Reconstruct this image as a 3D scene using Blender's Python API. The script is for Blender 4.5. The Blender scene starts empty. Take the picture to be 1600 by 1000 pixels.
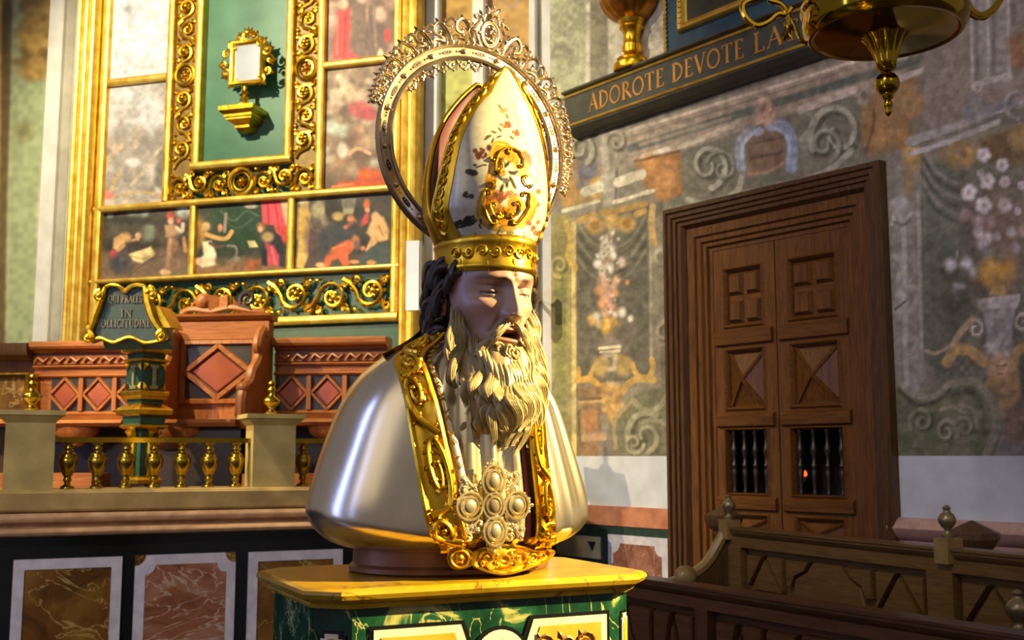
import bpy, math, random
import numpy as np
from mathutils import Vector, Matrix
sc = bpy.context.scene
COL = sc.collection
PI = math.pi
R = math.radians
# ---------------------------------------------------------------- camera
FPX, CAMZ, PITCH = 1730.0, 1.6, R(7.05)
cam_d = bpy.data.cameras.new('camera'); cam = bpy.data.objects.new('camera', cam_d); COL.objects.link(cam)
cam.location = (0, 0, CAMZ); cam.rotation_euler = (PI / 2 + PITCH, 0, 0)
cam_d.sensor_width = 36; cam_d.lens = 36 * FPX / 1600; cam_d.clip_start = .05
cam_d.dof.use_dof = True; cam_d.dof.focus_distance = 2.15; cam_d.dof.aperture_fstop = 11
sc.camera = cam
# ---------------------------------------------------------------- world and light
w = bpy.data.worlds.new('world'); sc.world = w; w.use_nodes = True
w.node_tree.nodes['Background'].inputs[0].default_value = (.94, .84, .86, 1)
w.node_tree.nodes['Background'].inputs[1].default_value = .20
def spot(name, loc, to, power, col, size, blend=.4, rad=.05):
    d = bpy.data.lights.new(name, 'SPOT'); d.energy = power; d.color = col; d.spot_size = R(size); d.spot_blend = blend; d.shadow_soft_size = rad
    o = bpy.data.objects.new(name, d); COL.objects.link(o); o.location = loc
    o.rotation_euler = (Vector(to) - Vector(loc)).to_track_quat('-Z', 'Y').to_euler(); return o
def area(name, loc, to, power, col, sx, sy):
    d = bpy.data.lights.new(name, 'AREA'); d.energy = power; d.color = col; d.shape = 'RECTANGLE'; d.size = sx; d.size_y = sy
    o = bpy.data.objects.new(name, d); COL.objects.link(o); o.location = loc
    o.rotation_euler = (Vector(to) - Vector(loc)).to_track_quat('-Z', 'Y').to_euler(); return o
spot('bust_spotlight', (3.05, 1.85, 3.25), (-.05, 2.2, 1.85), 3500, (1, .76, .32), 32, .25, .03)
spot('altar_spotlight', (-3.9, 4.6, 6.0), (-1.9, 8.0, 3.4), 1500, (1, .90, .60), 82, .6, .06)
spot('stalls_spotlight', (-4.6, 5.3, 3.95), (-1.75, 7.0, 1.75), 900, (1, .80, .46), 50, .7, .05)
spot('altar_fill_spotlight', (.2, 3.0, 6.5), (-.9, 8, 3.6), 120, (1, .9, .62), 50, .7, .1)
spot('door_wall_fill', (-1.5, .2, 5.6), (1.9, 5.6, 2.6), 560, (1, .88, .74), 46, .9, .5)  # added fill for the fresco wall, door and pews
spot('presbytery_fill', (-3.6, -1.5, 4.6), (-2.4, 5.9, .9), 900, (1, .88, .72), 26, .6, .2)  # fill put in to brighten the panels of the platform front
area('nave_window', (-6.0, .6, 3.3), (-.1, 2.2, 1.7), 85, (.26, .36, 1), .55, 4)
area('nave_window_narrow', (-4.6, -1.4, 3.0), (-.1, 2.2, 1.7), 13, (.26, .36, 1), .2, 3)
area('cope_glow_fill', (-5.4, -3.6, 5.6), (-.1, 2.2, 1.7), 45, (1, .87, .68), 4, 4.5)  # unseen warm panel, added to reflect in the cope
area('nave_fill', (3.5, -3.5, 6.0), (0.8, 5, 1.5), 25, (1, .86, .74), 3, 3)  # added area light behind the camera, fills the sides facing it
vs = sc.view_settings
vs.view_transform = 'Standard'; vs.look = 'None'; vs.exposure = 0.0; vs.gamma = 1; vs.use_curve_mapping = False
# ---------------------------------------------------------------- image pixels: sight lines through them meet the plane a thing stands on
SP, CP = math.sin(PITCH), math.cos(PITCH)
def sight(px, py):
    x = (px - 800) / FPX; y = (500 - py) / FPX
    return Vector((x, CP - y * SP, SP + y * CP))
def at(px, py, Y):
    d = sight(px, py); k = Y / d.y
    return Vector((d.x * k, Y, CAMZ + d.z * k))
class Frame:
    """upright plan frame: x to the right along a wall, y away from the room, z up from the floor"""
    def __init__(s, o, deg):
        s.o = Vector((o[0], o[1], 0 if len(o) < 3 else o[2])); s.a = R(deg)
        s.ux = Vector((math.cos(s.a), math.sin(s.a), 0)); s.uy = Vector((-math.sin(s.a), math.cos(s.a), 0))
        s.M = Matrix.Translation(s.o) @ Matrix.Rotation(s.a, 4, 'Z'); s.I = s.M.inverted()
    def p(s, px, py, y=0.0):
        d = sight(px, py); c = Vector((0, 0, CAMZ)); q = s.o + s.uy * y
        k = (q - c).dot(s.uy) / d.dot(s.uy)
        return s.I @ (c + d * k)
    def x(s, px, py, y=0.0): return s.p(px, py, y).x
    def z(s, px, py, y=0.0): return s.p(px, py, y).z
def pix(P):
    """image pixel coordinates of world points (N,3)"""
    P = np.asarray(P, float); dx = P[:, 0]; dy = P[:, 1]; dz = P[:, 2] - CAMZ
    dep = dy * CP + dz * SP; up = -dy * SP + dz * CP
    return np.stack([800 + FPX * dx / dep, 500 - FPX * up / dep], 1)
# ---------------------------------------------------------------- mesh builder
class MB:
    def __init__(s): s.v = []; s.f = []
    def add(s, vs, fs, M=None):
        n = len(s.v)
        if M is not None: vs = [tuple(M @ Vector(q)) for q in vs]
        s.v += [tuple(q) for q in vs]; s.f += [tuple(i + n for i in q) for q in fs]; return s
    def box(s, x0, x1, y0, y1, z0, z1, M=None):
        return s.add([(x0,y0,z0),(x1,y0,z0),(x1,y1,z0),(x0,y1,z0),(x0,y0,z1),(x1,y0,z1),(x1,y1,z1),(x0,y1,z1)],
                     [(0,3,2,1),(4,5,6,7),(0,1,5,4),(1,2,6,5),(2,3,7,6),(3,0,4,7)], M)
    def raised(s, x0, x1, z0, z1, y0, y1, c, M=None):
        """a panel standing proud towards -y, its face y1 smaller by c all round"""
        a = min(c, (x1-x0)*.49, (z1-z0)*.49)
        return s.add([(x0,y0,z0),(x1,y0,z0),(x1,y0,z1),(x0,y0,z1),(x0+a,y1,z0+a),(x1-a,y1,z0+a),(x1-a,y1,z1-a),(x0+a,y1,z1-a)],
                     [(4,5,6,7),(0,1,5,4),(1,2,6,5),(2,3,7,6),(3,0,4,7),(3,2,1,0)], M)
    def frame(s, x0, x1, z0, z1, prof, y=0.0, M=None, poly=None):
        """mitred picture frame: prof = (inset, height towards -y) from the outside in"""
        n = 4; vs = []; fs = []
        for ins, h in prof:
            vs += [(x0+ins, y-h, z0+ins), (x1-ins, y-h, z0+ins), (x1-ins, y-h, z1-ins), (x0+ins, y-h, z1-ins)]
        for k in range(len(prof)-1):
            for i in range(4):
                j = (i+1) % 4; fs.append((k*4+i, k*4+j, k*4+4+j, k*4+4+i))
        return s.add(vs, fs, M)
    def strip(s, x0, x1, prof, M=None):
        """moulding run along x: prof = closed list of (y, z)"""
        n = len(prof); vs = [(x0, a, b) for a, b in prof] + [(x1, a, b) for a, b in prof]
        fs = [(i, (i+1) % n, n+(i+1) % n, n+i) for i in range(n)] + [tuple(range(n))[::-1], tuple(range(n, 2*n))]
        return s.add(vs, fs, M)
    def post(s, z0, z1, prof, M=None):
        n = len(prof); vs = [(a, b, z0) for a, b in prof] + [(a, b, z1) for a, b in prof]
        fs = [(i, (i+1) % n, n+(i+1) % n, n+i) for i in range(n)] + [tuple(range(n))[::-1], tuple(range(n, 2*n))]
        return s.add(vs, fs, M)
    def prism(s, poly, y0, y1, M=None, cham=0.0):
        """outline in x,z pushed from y0 (back) to y1 (front)"""
        n = len(poly); cx = sum(a for a, _ in poly)/n; cz = sum(b for _, b in poly)/n
        vs = [(a, y0, b) for a, b in poly] + [(a, y1+cham, b) for a, b in poly] + [(a+(cx-a)*cham*4, y1, b+(cz-b)*cham*4) for a, b in poly]
        fs = [(i, (i+1) % n, n+(i+1) % n, n+i) for i in range(n)] + [(n+i, n+(i+1) % n, 2*n+(i+1) % n, 2*n+i) for i in range(n)]
        fs += [tuple(range(n))[::-1], tuple(range(2*n, 3*n))]
        return s.add(vs, fs, M)
    def lathe(s, prof, n=20, c=(0,0,0), sx=1, sy=1, M=None, lobes=0, amp=0):
        vs = []; fs = []
        for r, z in prof:
            for k in range(n):
                a = 2*PI*k/n; q = r*(1+(amp*abs(math.sin(lobes*a/2)) if lobes else 0))
                vs.append((c[0]+q*sx*math.cos(a), c[1]+q*sy*math.sin(a), c[2]+z))
        for i in range(len(prof)-1):
            for k in range(n):
                j = (k+1) % n; fs.append((i*n+k, i*n+j, i*n+n+j, i*n+n+k))
        fs.append(tuple(range(n))[::-1]); m = (len(prof)-1)*n; fs.append(tuple(range(m, m+n)))
        return s.add(vs, fs, M)
    def ngon(s, prof, sides, c=(0,0,0), rot=0.0, M=None):
        vs = []; fs = []; n = sides
        for r, z in prof:
            for k in range(n):
                a = 2*PI*k/n+rot; vs.append((c[0]+r*math.cos(a), c[1]+r*math.sin(a), c[2]+z))
        for i in range(len(prof)-1):
            for k in range(n):
                j = (k+1) % n; fs.append((i*n+k, i*n+j, i*n+n+j, i*n+n+k))
        fs.append(tuple(range(n))[::-1]); m = (len(prof)-1)*n; fs.append(tuple(range(m, m+n)))
        return s.add(vs, fs, M)
    def ell(s, c, r, nu=10, nv=7, M=None):
        vs = []; fs = []
        for i in range(nv+1):
            t = PI*i/nv
            for k in range(nu):
                a = 2*PI*k/nu; q = max(math.sin(t), .02)
                vs.append((c[0]+r[0]*q*math.cos(a), c[1]+r[1]*q*math.sin(a), c[2]-r[2]*math.cos(t)))
        for i in range(nv):
            for k in range(nu):
                j = (k+1) % nu; fs.append((i*nu+k, i*nu+j, i*nu+nu+j, i*nu+nu+k))
        return s.add(vs, fs, M)
    def tube(s, path, r, n=6, M=None, flat=1.0, ax=None):
        """r may be a list; flat squashes the section along ax"""
        P = [Vector(q) for q in path]; m = len(P); vs = []; fs = []
        rr = r if isinstance(r, (list, tuple)) else [r]*m
        up = Vector((0.123, .31, .94)); u = None
        for i in range(m):
            t = (P[min(i+1, m-1)]-P[max(i-1, 0)])
            if t.length < 1e-9: t = Vector((0, 0, 1))
            t.normalize()
            if ax is not None:
                b = Vector(ax); b = b-t*b.dot(t)
                if b.length < 1e-6: b = t.orthogonal()
                b.normalize(); a = b.cross(t)
            else:
                u = (up if u is None else u); u = u-t*u.dot(t)
                if u.length < 1e-6: u = t.orthogonal()
                u.normalize(); a = u; b = t.cross(u)
            for k in range(n):
                g = 2*PI*k/n; vs.append(P[i]+a*(rr[i]*math.cos(g))+b*(rr[i]*flat*math.sin(g)))
        for i in range(m-1):
            for k in range(n):
                j = (k+1) % n; fs.append((i*n+k, i*n+j, i*n+n+j, i*n+n+k))
        fs.append(tuple(range(n))[::-1]); fs.append(tuple(range((m-1)*n, m*n)))
        return s.add(vs, fs, M)
    def ring(s, c, rx, rz, r, n=24, k=6, y=0.0, M=None, flat=1.0):
        pts = [(c[0]+rx*math.cos(2*PI*i/n), y, c[1]+rz*math.sin(2*PI*i/n)) for i in range(n)]
        vs = []; fs = []
        for i in range(n):
            a = 2*PI*i/n; o = Vector((math.cos(a), 0, math.sin(a)))
            for j in range(k):
                g = 2*PI*j/k; q = Vector(pts[i])+o*(r*math.cos(g))+Vector((0, -r*flat*math.sin(g), 0)); vs.append(q)
        for i in range(n):
            i2 = (i+1) % n
            for j in range(k):
                j2 = (j+1) % k; fs.append((i*k+j, i*k+j2, i2*k+j2, i2*k+j))
        return s.add(vs, fs, M)
    def grid(s, fn, nu, nv, closed=False, M=None, keep=None):
        vs = [fn(u, v) for v in range(nv) for u in range(nu)]; fs = []
        for v in range(nv-1):
            for u in range(nu if closed else nu-1):
                u2 = (u+1) % nu
                if keep is None or keep(u, v): fs.append((v*nu+u, v*nu+u2, v*nu+nu+u2, v*nu+nu+u))
        return s.add(vs, fs, M)
    def build(s, name, mat, parent=None, ang=38, colors=None, M=None):
        me = bpy.data.meshes.new(name); me.from_pydata(s.v, [], s.f); me.update()
        if ang:
            me.shade_smooth()
            me.set_sharp_from_angle(angle=R(ang))
        if mat: me.materials.append(mat)
        if colors is not None:
            at_ = me.color_attributes.new('paint', 'FLOAT_COLOR', 'POINT')
            c = np.ones((len(s.v), 4), np.float32); c[:, :3] = colors; at_.data.foreach_set('color', c.ravel())
        o = bpy.data.objects.new(name, me); COL.objects.link(o)
        if parent: o.parent = parent
        if M is not None: o.matrix_local = M
        return o
def thing(name, label, cat, loc=(0,0,0), rz=0.0, group=None):
    o = bpy.data.objects.new(name, None); COL.objects.link(o); o.empty_display_size = .1
    o.location = loc; o.rotation_euler = (0, 0, rz); o['label'] = label; o['category'] = cat
    if group: o['group'] = group
    return o
def thingF(name, label, cat, F, group=None): return thing(name, label, cat, F.o, F.a, group)
def root(name, F):
    o = bpy.data.objects.new(name, None); COL.objects.link(o); o.empty_display_size = .1
    o.location = F.o; o.rotation_euler = (0, 0, F.a); o['kind'] = 'structure'; return o
def lab(o, t): o['label'] = t; return o
def inst(o, parent=None, loc=None, rot=None, scale=None):
    c = o.copy(); COL.objects.link(c)
    if parent is not None: c.parent = parent
    if loc is not None: c.location = loc
    if rot is not None: c.rotation_euler = rot
    if scale is not None: c.scale = scale
    return c
# ---------------------------------------------------------------- materials
def lin(c):
    if isinstance(c, str): c = [int(c[i:i+2], 16) for i in (1, 3, 5)]
    c = np.asarray(c, float)/255
    return np.where(c <= .04045, c/12.92, ((c+.055)/1.055)**2.4)
def L4(c, g=1.0): return tuple(float(min(x*g, .95)) for x in lin(c))+(1,)
def base_mat(name, rough=.5, metal=0.0, spec=.5):
    m = bpy.data.materials.new(name); m.use_nodes = True; nt = m.node_tree
    b = nt.nodes['Principled BSDF']; b.inputs['Roughness'].default_value = rough; b.inputs['Metallic'].default_value = metal
    b.inputs['Specular IOR Level'].default_value = spec
    return m, nt, b
def noisy(name, c1, c2, scale=8, rough=.5, metal=0.0, bump=0.0, stretch=(1,1,1), detail=5, lo=.35, hi=.65, dist=0.0, spec=.5, rvar=0.0, bscale=None):
    m, nt, b = base_mat(name, rough, metal, spec); N = nt.nodes.new; Lk = nt.links.new
    tc = N('ShaderNodeTexCoord'); mp = N('ShaderNodeMapping'); mp.inputs['Scale'].default_value = stretch; Lk(tc.outputs['Object'], mp.inputs['Vector'])
    nz = N('ShaderNodeTexNoise'); nz.inputs['Scale'].default_value = scale; nz.inputs['Detail'].default_value = detail; nz.inputs['Distortion'].default_value = dist
    Lk(mp.outputs[0], nz.inputs['Vector'])
    rp = N('ShaderNodeValToRGB'); rp.color_ramp.elements[0].position = lo; rp.color_ramp.elements[1].position = hi
    rp.color_ramp.elements[0].color = L4(c1); rp.color_ramp.elements[1].color = L4(c2)
    Lk(nz.outputs['Fac'], rp.inputs[0]); Lk(rp.outputs[0], b.inputs['Base Color'])
    if rvar:
        mr = N('ShaderNodeMapRange'); mr.inputs[3].default_value = max(rough-rvar, .03); mr.inputs[4].default_value = rough+rvar
        Lk(nz.outputs['Fac'], mr.inputs[0]); Lk(mr.outputs[0], b.inputs['Roughness'])
    if bump:
        bp = N('ShaderNodeBump'); bp.inputs['Strength'].default_value = bump; bp.inputs['Distance'].default_value = .004
        h = nz
        if bscale:
            h = N('ShaderNodeTexNoise'); h.inputs['Scale'].default_value = bscale; h.inputs['Detail'].default_value = 3; Lk(mp.outputs[0], h.inputs['Vector'])
        Lk(h.outputs['Fac'], bp.inputs['Height']); Lk(bp.outputs[0], b.inputs['Normal'])
    return m
def marble(name, cols, scale=5, rough=.22, vein=None, vw=.04, dist=2.5, stretch=(1,1,1)):
    """clouded marble: a ramp over warped noise with thin veins laid over it"""
    m, nt, b = base_mat(name, rough); N = nt.nodes.new; Lk = nt.links.new
    tc = N('ShaderNodeTexCoord'); mp = N('ShaderNodeMapping'); mp.inputs['Scale'].default_value = stretch; Lk(tc.outputs['Object'], mp.inputs['Vector'])
    nz = N('ShaderNodeTexNoise'); nz.inputs['Scale'].default_value = scale; nz.inputs['Detail'].default_value = 8; nz.inputs['Roughness'].default_value = .6; nz.inputs['Distortion'].default_value = dist*.4
    Lk(mp.outputs[0], nz.inputs['Vector'])
    rp = N('ShaderNodeValToRGB'); e = rp.color_ramp.elements
    while len(e) < len(cols): e.new(.5)
    for i, (pos, c) in enumerate(cols): e[i].position = pos; e[i].color = L4(c)
    Lk(nz.outputs['Fac'], rp.inputs[0]); out = rp.outputs[0]
    if vein:
        n2 = N('ShaderNodeTexNoise'); n2.inputs['Scale'].default_value = scale*.55; n2.inputs['Detail'].default_value = 6; n2.inputs['Distortion'].default_value = dist
        Lk(mp.outputs[0], n2.inputs['Vector'])
        r2 = N('ShaderNodeValToRGB'); q = r2.color_ramp.elements; q.new(.5)
        q[0].position = .5-vw; q[1].position = .5; q[2].position = .5+vw
        q[0].color = (0,0,0,1); q[1].color = (1,1,1,1); q[2].color = (0,0,0,1); Lk(n2.outputs['Fac'], r2.inputs[0])
        mx = N('ShaderNodeMixRGB'); mx.inputs[2].default_value = L4(vein); Lk(r2.outputs[0], mx.inputs[0]); Lk(out, mx.inputs[1]); out = mx.outputs[0]
    Lk(out, b.inputs['Base Color']); return m
def wood(name, c1, c2, axis='z', rough=.42, scale=9):
    st = {'z': (6, 6, .55), 'x': (.55, 6, 6)}[axis]
    return noisy(name, c1, c2, scale, rough, 0, .12, st, 6, .3, .72, 1.2, .28)
def painted(name, rough=.6, metal=0.0, bump=0.0, spec=.4):
    m, nt, b = base_mat(name, rough, metal, spec); a = nt.nodes.new('ShaderNodeAttribute'); a.attribute_name = 'paint'
    nt.links.new(a.outputs['Color'], b.inputs['Base Color'])
    if bump:
        nz = nt.nodes.new('ShaderNodeTexNoise'); nz.inputs['Scale'].default_value = 60; bp = nt.nodes.new('ShaderNodeBump'); bp.inputs['Strength'].default_value = bump; bp.inputs['Distance'].default_value = .002
        nt.links.new(nz.outputs['Fac'], bp.inputs['Height']); nt.links.new(bp.outputs[0], b.inputs['Normal'])
    return m
def glow(name, col, s):
    m = bpy.data.materials.new(name); m.use_nodes = True; b = m.node_tree.nodes['Principled BSDF']
    b.inputs['Emission Color'].default_value = L4(col); b.inputs['Emission Strength'].default_value = s; b.inputs['Base Color'].default_value = L4(col); return m
G_LEAF = noisy('gold_leaf', '#d9a520', '#f0c23c', 14, .30, 1.0, .25, bscale=40, rvar=.10)
G_OLD = noisy('old_gold', '#b98a1e', '#dcae36', 18, .36, 1.0, .3, bscale=50, rvar=.10)
G_WOOD = noisy('gilt_wood', '#d0a236', '#ecc85e', 12, .40, .65, .2, bscale=30, rvar=.10)
BRASS = noisy('brass', '#8f7420', '#c4a238', 6, .22, 1.0, .05, rvar=.08)
BRASS_P = noisy('polished_brass', '#93751a', '#b18f26', 4, .11, 1.0, .04, rvar=.05)
SILVER = noisy('silver_plate', '#d6c9aa', '#ecdfc2', 5, .23, .95, .10, (1.5, 1.5, .5), rvar=.09, bscale=9)
SILVER_G = noisy('silver_gilt', '#d8c28c', '#efe2b8', 20, .26, .8, .1, rvar=.08)
HALO_M = noisy('halo_silver', '#c0a888', '#dcc6a4', 12, .27, .95, .08, rvar=.08)
G_GREEN = noisy('green_paint', '#0d3a23', '#154c31', 12, .42, 0, .1)
BLACK_M = marble('black_marble', [(.3, '#0b0d0d'), (.8, '#191b1c')], 6, .2)
# ---------------------------------------------------------------- brush work for frescoes and pictures (colour only, stored per vertex)
def vnoise(x, y, seed=0):
    r = np.random.RandomState(seed).rand(64, 64)
    xi = np.floor(x).astype(int); yi = np.floor(y).astype(int); fx = x-xi; fy = y-yi
    fx = fx*fx*(3-2*fx); fy = fy*fy*(3-2*fy); g = lambda a, b: r[a % 64, b % 64]
    return (g(xi, yi)*(1-fx)+g(xi+1, yi)*fx)*(1-fy)+(g(xi, yi+1)*(1-fx)+g(xi+1, yi+1)*fx)*fy
class Paint:
    def __init__(s, P, base): s.P = P; s.C = np.tile(np.asarray(base, float), (len(P), 1))
    def near(s, x0, x1, y0, y1): return np.where((s.P[:,0] > x0) & (s.P[:,0] < x1) & (s.P[:,1] > y0) & (s.P[:,1] < y1))[0]
    def mix(s, i, al, col): s.C[i] += (np.asarray(col, float)-s.C[i])*al[:, None]
    @staticmethod
    def seg(Q, pts):
        d = np.full(len(Q), 1e9); tt = np.zeros(len(Q)); n = len(pts)-1
        for k in range(n):
            a = np.array(pts[k], float); b = np.array(pts[k+1], float); ab = b-a; L = (ab@ab) or 1e-9
            t = np.clip(((Q-a)@ab)/L, 0, 1); q = np.hypot(*(Q-a-t[:, None]*ab).T); m = q < d; d[m] = q[m]; tt[m] = (k+t[m])/n
        return d, tt
    def poly(s, pts, col, soft=1.5, a=1.0):
        p = np.array(pts, float); i = s.near(p[:,0].min()-soft*2, p[:,0].max()+soft*2, p[:,1].min()-soft*2, p[:,1].max()+soft*2)
        if not len(i): return s
        Q = s.P[i]; ins = np.zeros(len(i), bool); n = len(p)
        for k in range(n):
            x1, y1 = p[k]; x2, y2 = p[(k+1) % n]
            if y1 == y2: continue
            c = ((y1 > Q[:,1]) != (y2 > Q[:,1])) & (Q[:,0] < (x2-x1)*(Q[:,1]-y1)/(y2-y1)+x1); ins ^= c
        d, _ = s.seg(Q, list(p)+[p[0]]); sd = np.where(ins, d, -d); s.mix(i, np.clip(.5+sd/(2*soft), 0, 1)*a, col); return s
    def ell(s, cx, cy, rx, ry, col, soft=.35, rot=0.0, a=1.0):
        m = max(rx, ry)*1.6+2; i = s.near(cx-m, cx+m, cy-m, cy+m)
        if not len(i): return s
        q = s.P[i]-(cx, cy); c, n = math.cos(R(rot)), math.sin(R(rot))
        d = np.hypot((q[:,0]*c+q[:,1]*n)/rx, (-q[:,0]*n+q[:,1]*c)/ry); s.mix(i, np.clip((1+soft-d)/(2*soft), 0, 1)*a, col); return s
    def line(s, pts, wd, col, soft=1.2, a=1.0, sm=True, taper=0.0):
        p = crom(pts, 6) if sm and len(pts) > 2 else pts
        q = np.array(p, float); m = wd+soft+1; i = s.near(q[:,0].min()-m, q[:,0].max()+m, q[:,1].min()-m, q[:,1].max()+m)
        if not len(i): return s
        d, t = s.seg(s.P[i], p); ww = wd/2*(1-taper*t); s.mix(i, np.clip((ww-d)/soft+.5, 0, 1)*a, col); return s
    def grain(s, sc_, amp, seed=1):
        n = vnoise(s.P[:,0]/sc_, s.P[:,1]/sc_, seed)-.5; s.C *= (1+amp*2*n)[:, None]; return s
    def blobs(s, x0, x1, y0, y1, cols, n, r0, r1, seed=0, a=.8):
        r = random.Random(seed)
        for _ in range(n):
            q = r.uniform(r0, r1); s.ell(r.uniform(x0, x1), r.uniform(y0, y1), q, q*r.uniform(.6, 1.7), r.choice(cols), .5, r.uniform(0, 180), a)
        return s
    def scroll(s, cx, cy, rr, hand, a0, turns, wd, col, dark=None):
        pts = [(cx+rr*(1-.8*t)*math.cos(R(a0)+hand*turns*2*PI*t), cy+rr*1.15*(1-.8*t)*math.sin(R(a0)+hand*turns*2*PI*t)) for t in np.linspace(0, 1, 26)]
        if dark is not None: s.line([(x+wd*.45, y+wd*.5) for x, y in pts], wd*1.15, dark, 2, .75, False)
        return s.line(pts, wd, col, 2, .95, False, .5)
    def worn(s, base, lo, hi, sc_, seed):
        m = lo+(hi-lo)*vnoise(s.P[:,0]/sc_, s.P[:,1]/sc_, seed)*vnoise(s.P[:,0]/(sc_*.22), s.P[:,1]/(sc_*.22), seed+1)*1.6
        s.C += (np.array(base, float)-s.C)*np.clip(m, 0, .7)[:, None]; return s
    def out(s, g=1.0): return np.clip(lin(np.clip(s.C, 0, 255))*g, 0, .92)
def crom(p, k):
    """smooth curve through the points (any dimension)"""
    p = [np.array(q, float) for q in p]; p = [2*p[0]-p[1]]+p+[2*p[-1]-p[-2]]; o = []
    for i in range(1, len(p)-2):
        for j in range(k):
            t = j/k; o.append(.5*((2*p[i])+(-p[i-1]+p[i+1])*t+(2*p[i-1]-5*p[i]+4*p[i+1]-p[i+2])*t*t+(-p[i-1]+3*p[i]-3*p[i+1]+p[i+2])*t**3))
    o.append(p[-2]); return [tuple(q) for q in o]
def sheet(F, x0, x1, z0, z1, y, step, skip=None):
    """upright painted sheet: mesh builder and the image pixel coordinates of its vertices"""
    nx = max(2, int((x1-x0)/step)+1); nz = max(2, int((z1-z0)/step)+1); mb = MB()
    xs = np.linspace(x0, x1, nx); zs = np.linspace(z0, z1, nz)
    mb.grid(lambda u, v: (xs[u], y, zs[v]), nx, nz, keep=None if skip is None else (lambda u, v: not skip((xs[u]+xs[u+1])/2, (zs[v]+zs[v+1])/2)))
    V = np.array(mb.v); Mx = np.array(F.M); W = V@Mx[:3, :3].T+Mx[:3, 3]
    return mb, pix(W)
FRESCO = painted('fresco_plaster', .65, 0, .15, .2)
CANVAS = painted('varnished_canvas', .5, 0, .06, .2)
# ---------------------------------------------------------------- frames of the place
FR = Frame((1.87, 5.5), -51.2)         # wall with the door
FA = Frame((.30, 7.45), -16.8)         # altar wall
FB = Frame((-1.366, 6.3), 24.0)        # front of the presbytery, church axis
FS = Frame((-1.91, 7.35), -8.0)        # choir stalls
PB = 1.40                              # presbytery floor height
# ---------------------------------------------------------------- floor
FLOOR_M = marble('floor_marble', [(.3, '#3a342e'), (.7, '#5c5148')], 3, .25)
fm = MB(); fm.box(-8, 9, -7, 12, -.1, 0); fo = fm.build('floor', FLOOR_M, None, 0); fo['kind'] = 'structure'
# ---------------------------------------------------------------- wall with the door
dxl, dxr = -1.5, 0.0
DZ = FR.z(1210, 293)                                   # top of the door surround
zd = 1.605                                             # top of the white dado
XC = -2.62                                             # corner with the altar wall
wr = root('wall_right', FR)
mb, P = sheet(FR, XC, 2.3, zd, 4.9, 0.0, .0095, lambda x, z: dxl+.05 < x < dxr-.05 and z < DZ-.05)
p = Paint(P, (112, 104, 92))
p.grain(60, .16, 3)
# upper wall above the inscription
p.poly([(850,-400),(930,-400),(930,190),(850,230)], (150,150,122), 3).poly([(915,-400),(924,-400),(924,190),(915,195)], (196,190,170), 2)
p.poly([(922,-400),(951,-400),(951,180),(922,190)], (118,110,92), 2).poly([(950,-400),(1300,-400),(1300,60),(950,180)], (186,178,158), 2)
# painted cornice; its dark top band is the ledge's shadow put into the colour
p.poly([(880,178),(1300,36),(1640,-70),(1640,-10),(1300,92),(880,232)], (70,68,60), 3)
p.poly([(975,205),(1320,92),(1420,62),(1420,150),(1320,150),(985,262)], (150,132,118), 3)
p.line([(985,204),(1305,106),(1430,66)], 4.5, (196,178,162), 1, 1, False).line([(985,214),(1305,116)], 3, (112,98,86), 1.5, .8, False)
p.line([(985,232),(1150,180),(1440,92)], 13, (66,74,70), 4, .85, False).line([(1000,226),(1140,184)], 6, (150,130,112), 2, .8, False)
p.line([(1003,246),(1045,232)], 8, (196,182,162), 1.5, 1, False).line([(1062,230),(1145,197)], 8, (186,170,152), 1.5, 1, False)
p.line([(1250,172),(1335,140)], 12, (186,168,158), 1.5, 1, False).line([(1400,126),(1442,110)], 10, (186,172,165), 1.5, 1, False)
# lintel field over the door with scrolls and the mask
p.poly([(1062,240),(1345,150),(1350,250),(1040,330)], (104,100,86), 3)
g1, g2, gd = (160,156,142), (132,130,116), (58,58,48)
p.scroll(1105,258,32,-1,80,1.3,9,g1,gd).scroll(1128,262,26,1,200,1.1,6,g2,gd).scroll(1308,208,44,1,150,1.2,11,g1,gd).scroll(1287,225,26,-1,60,1.2,8,g2,gd)
p.line([(1075,312),(1110,318),(1150,300),(1160,270)], 9, g1, 2, .9).line([(1215,290),(1260,280),(1300,262),(1330,235)], 9, g1, 2, .9)
p.line([(1255,215),(1275,190),(1262,176)], 7, g2, 2, .9).ell(1256,222,8,11,g1)
p.poly([(1172,200),(1222,195),(1224,262),(1168,275)], (112,84,66), 3).line([(1172,225),(1222,215)], 4, (78,58,48)).line([(1172,248),(1222,238)], 4, (78,58,48))
p.line([(1158,262),(1156,225),(1172,205),(1186,205)], 15, (142,150,172), 3).line([(1204,196),(1226,198),(1238,222),(1236,262)], 17, (136,148,178), 3)
p.line([(1160,255),(1160,228),(1174,210)], 5, (178,184,196), 2).line([(1212,200),(1230,214),(1234,240)], 5, (170,180,200), 2)
p.ell(1195,176,14,20,(172,134,112)).ell(1195,160,9,8,(190,150,120)).blobs(1183,1208,158,196,[(196,160,138),(120,88,74),(150,112,94)],16,2,4,5)
p.line([(1178,196),(1196,188),(1214,192)], 4, (186,152,134), 1.5).line([(1170,272),(1200,268),(1228,252)], 5, (150,118,96), 2)
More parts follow.
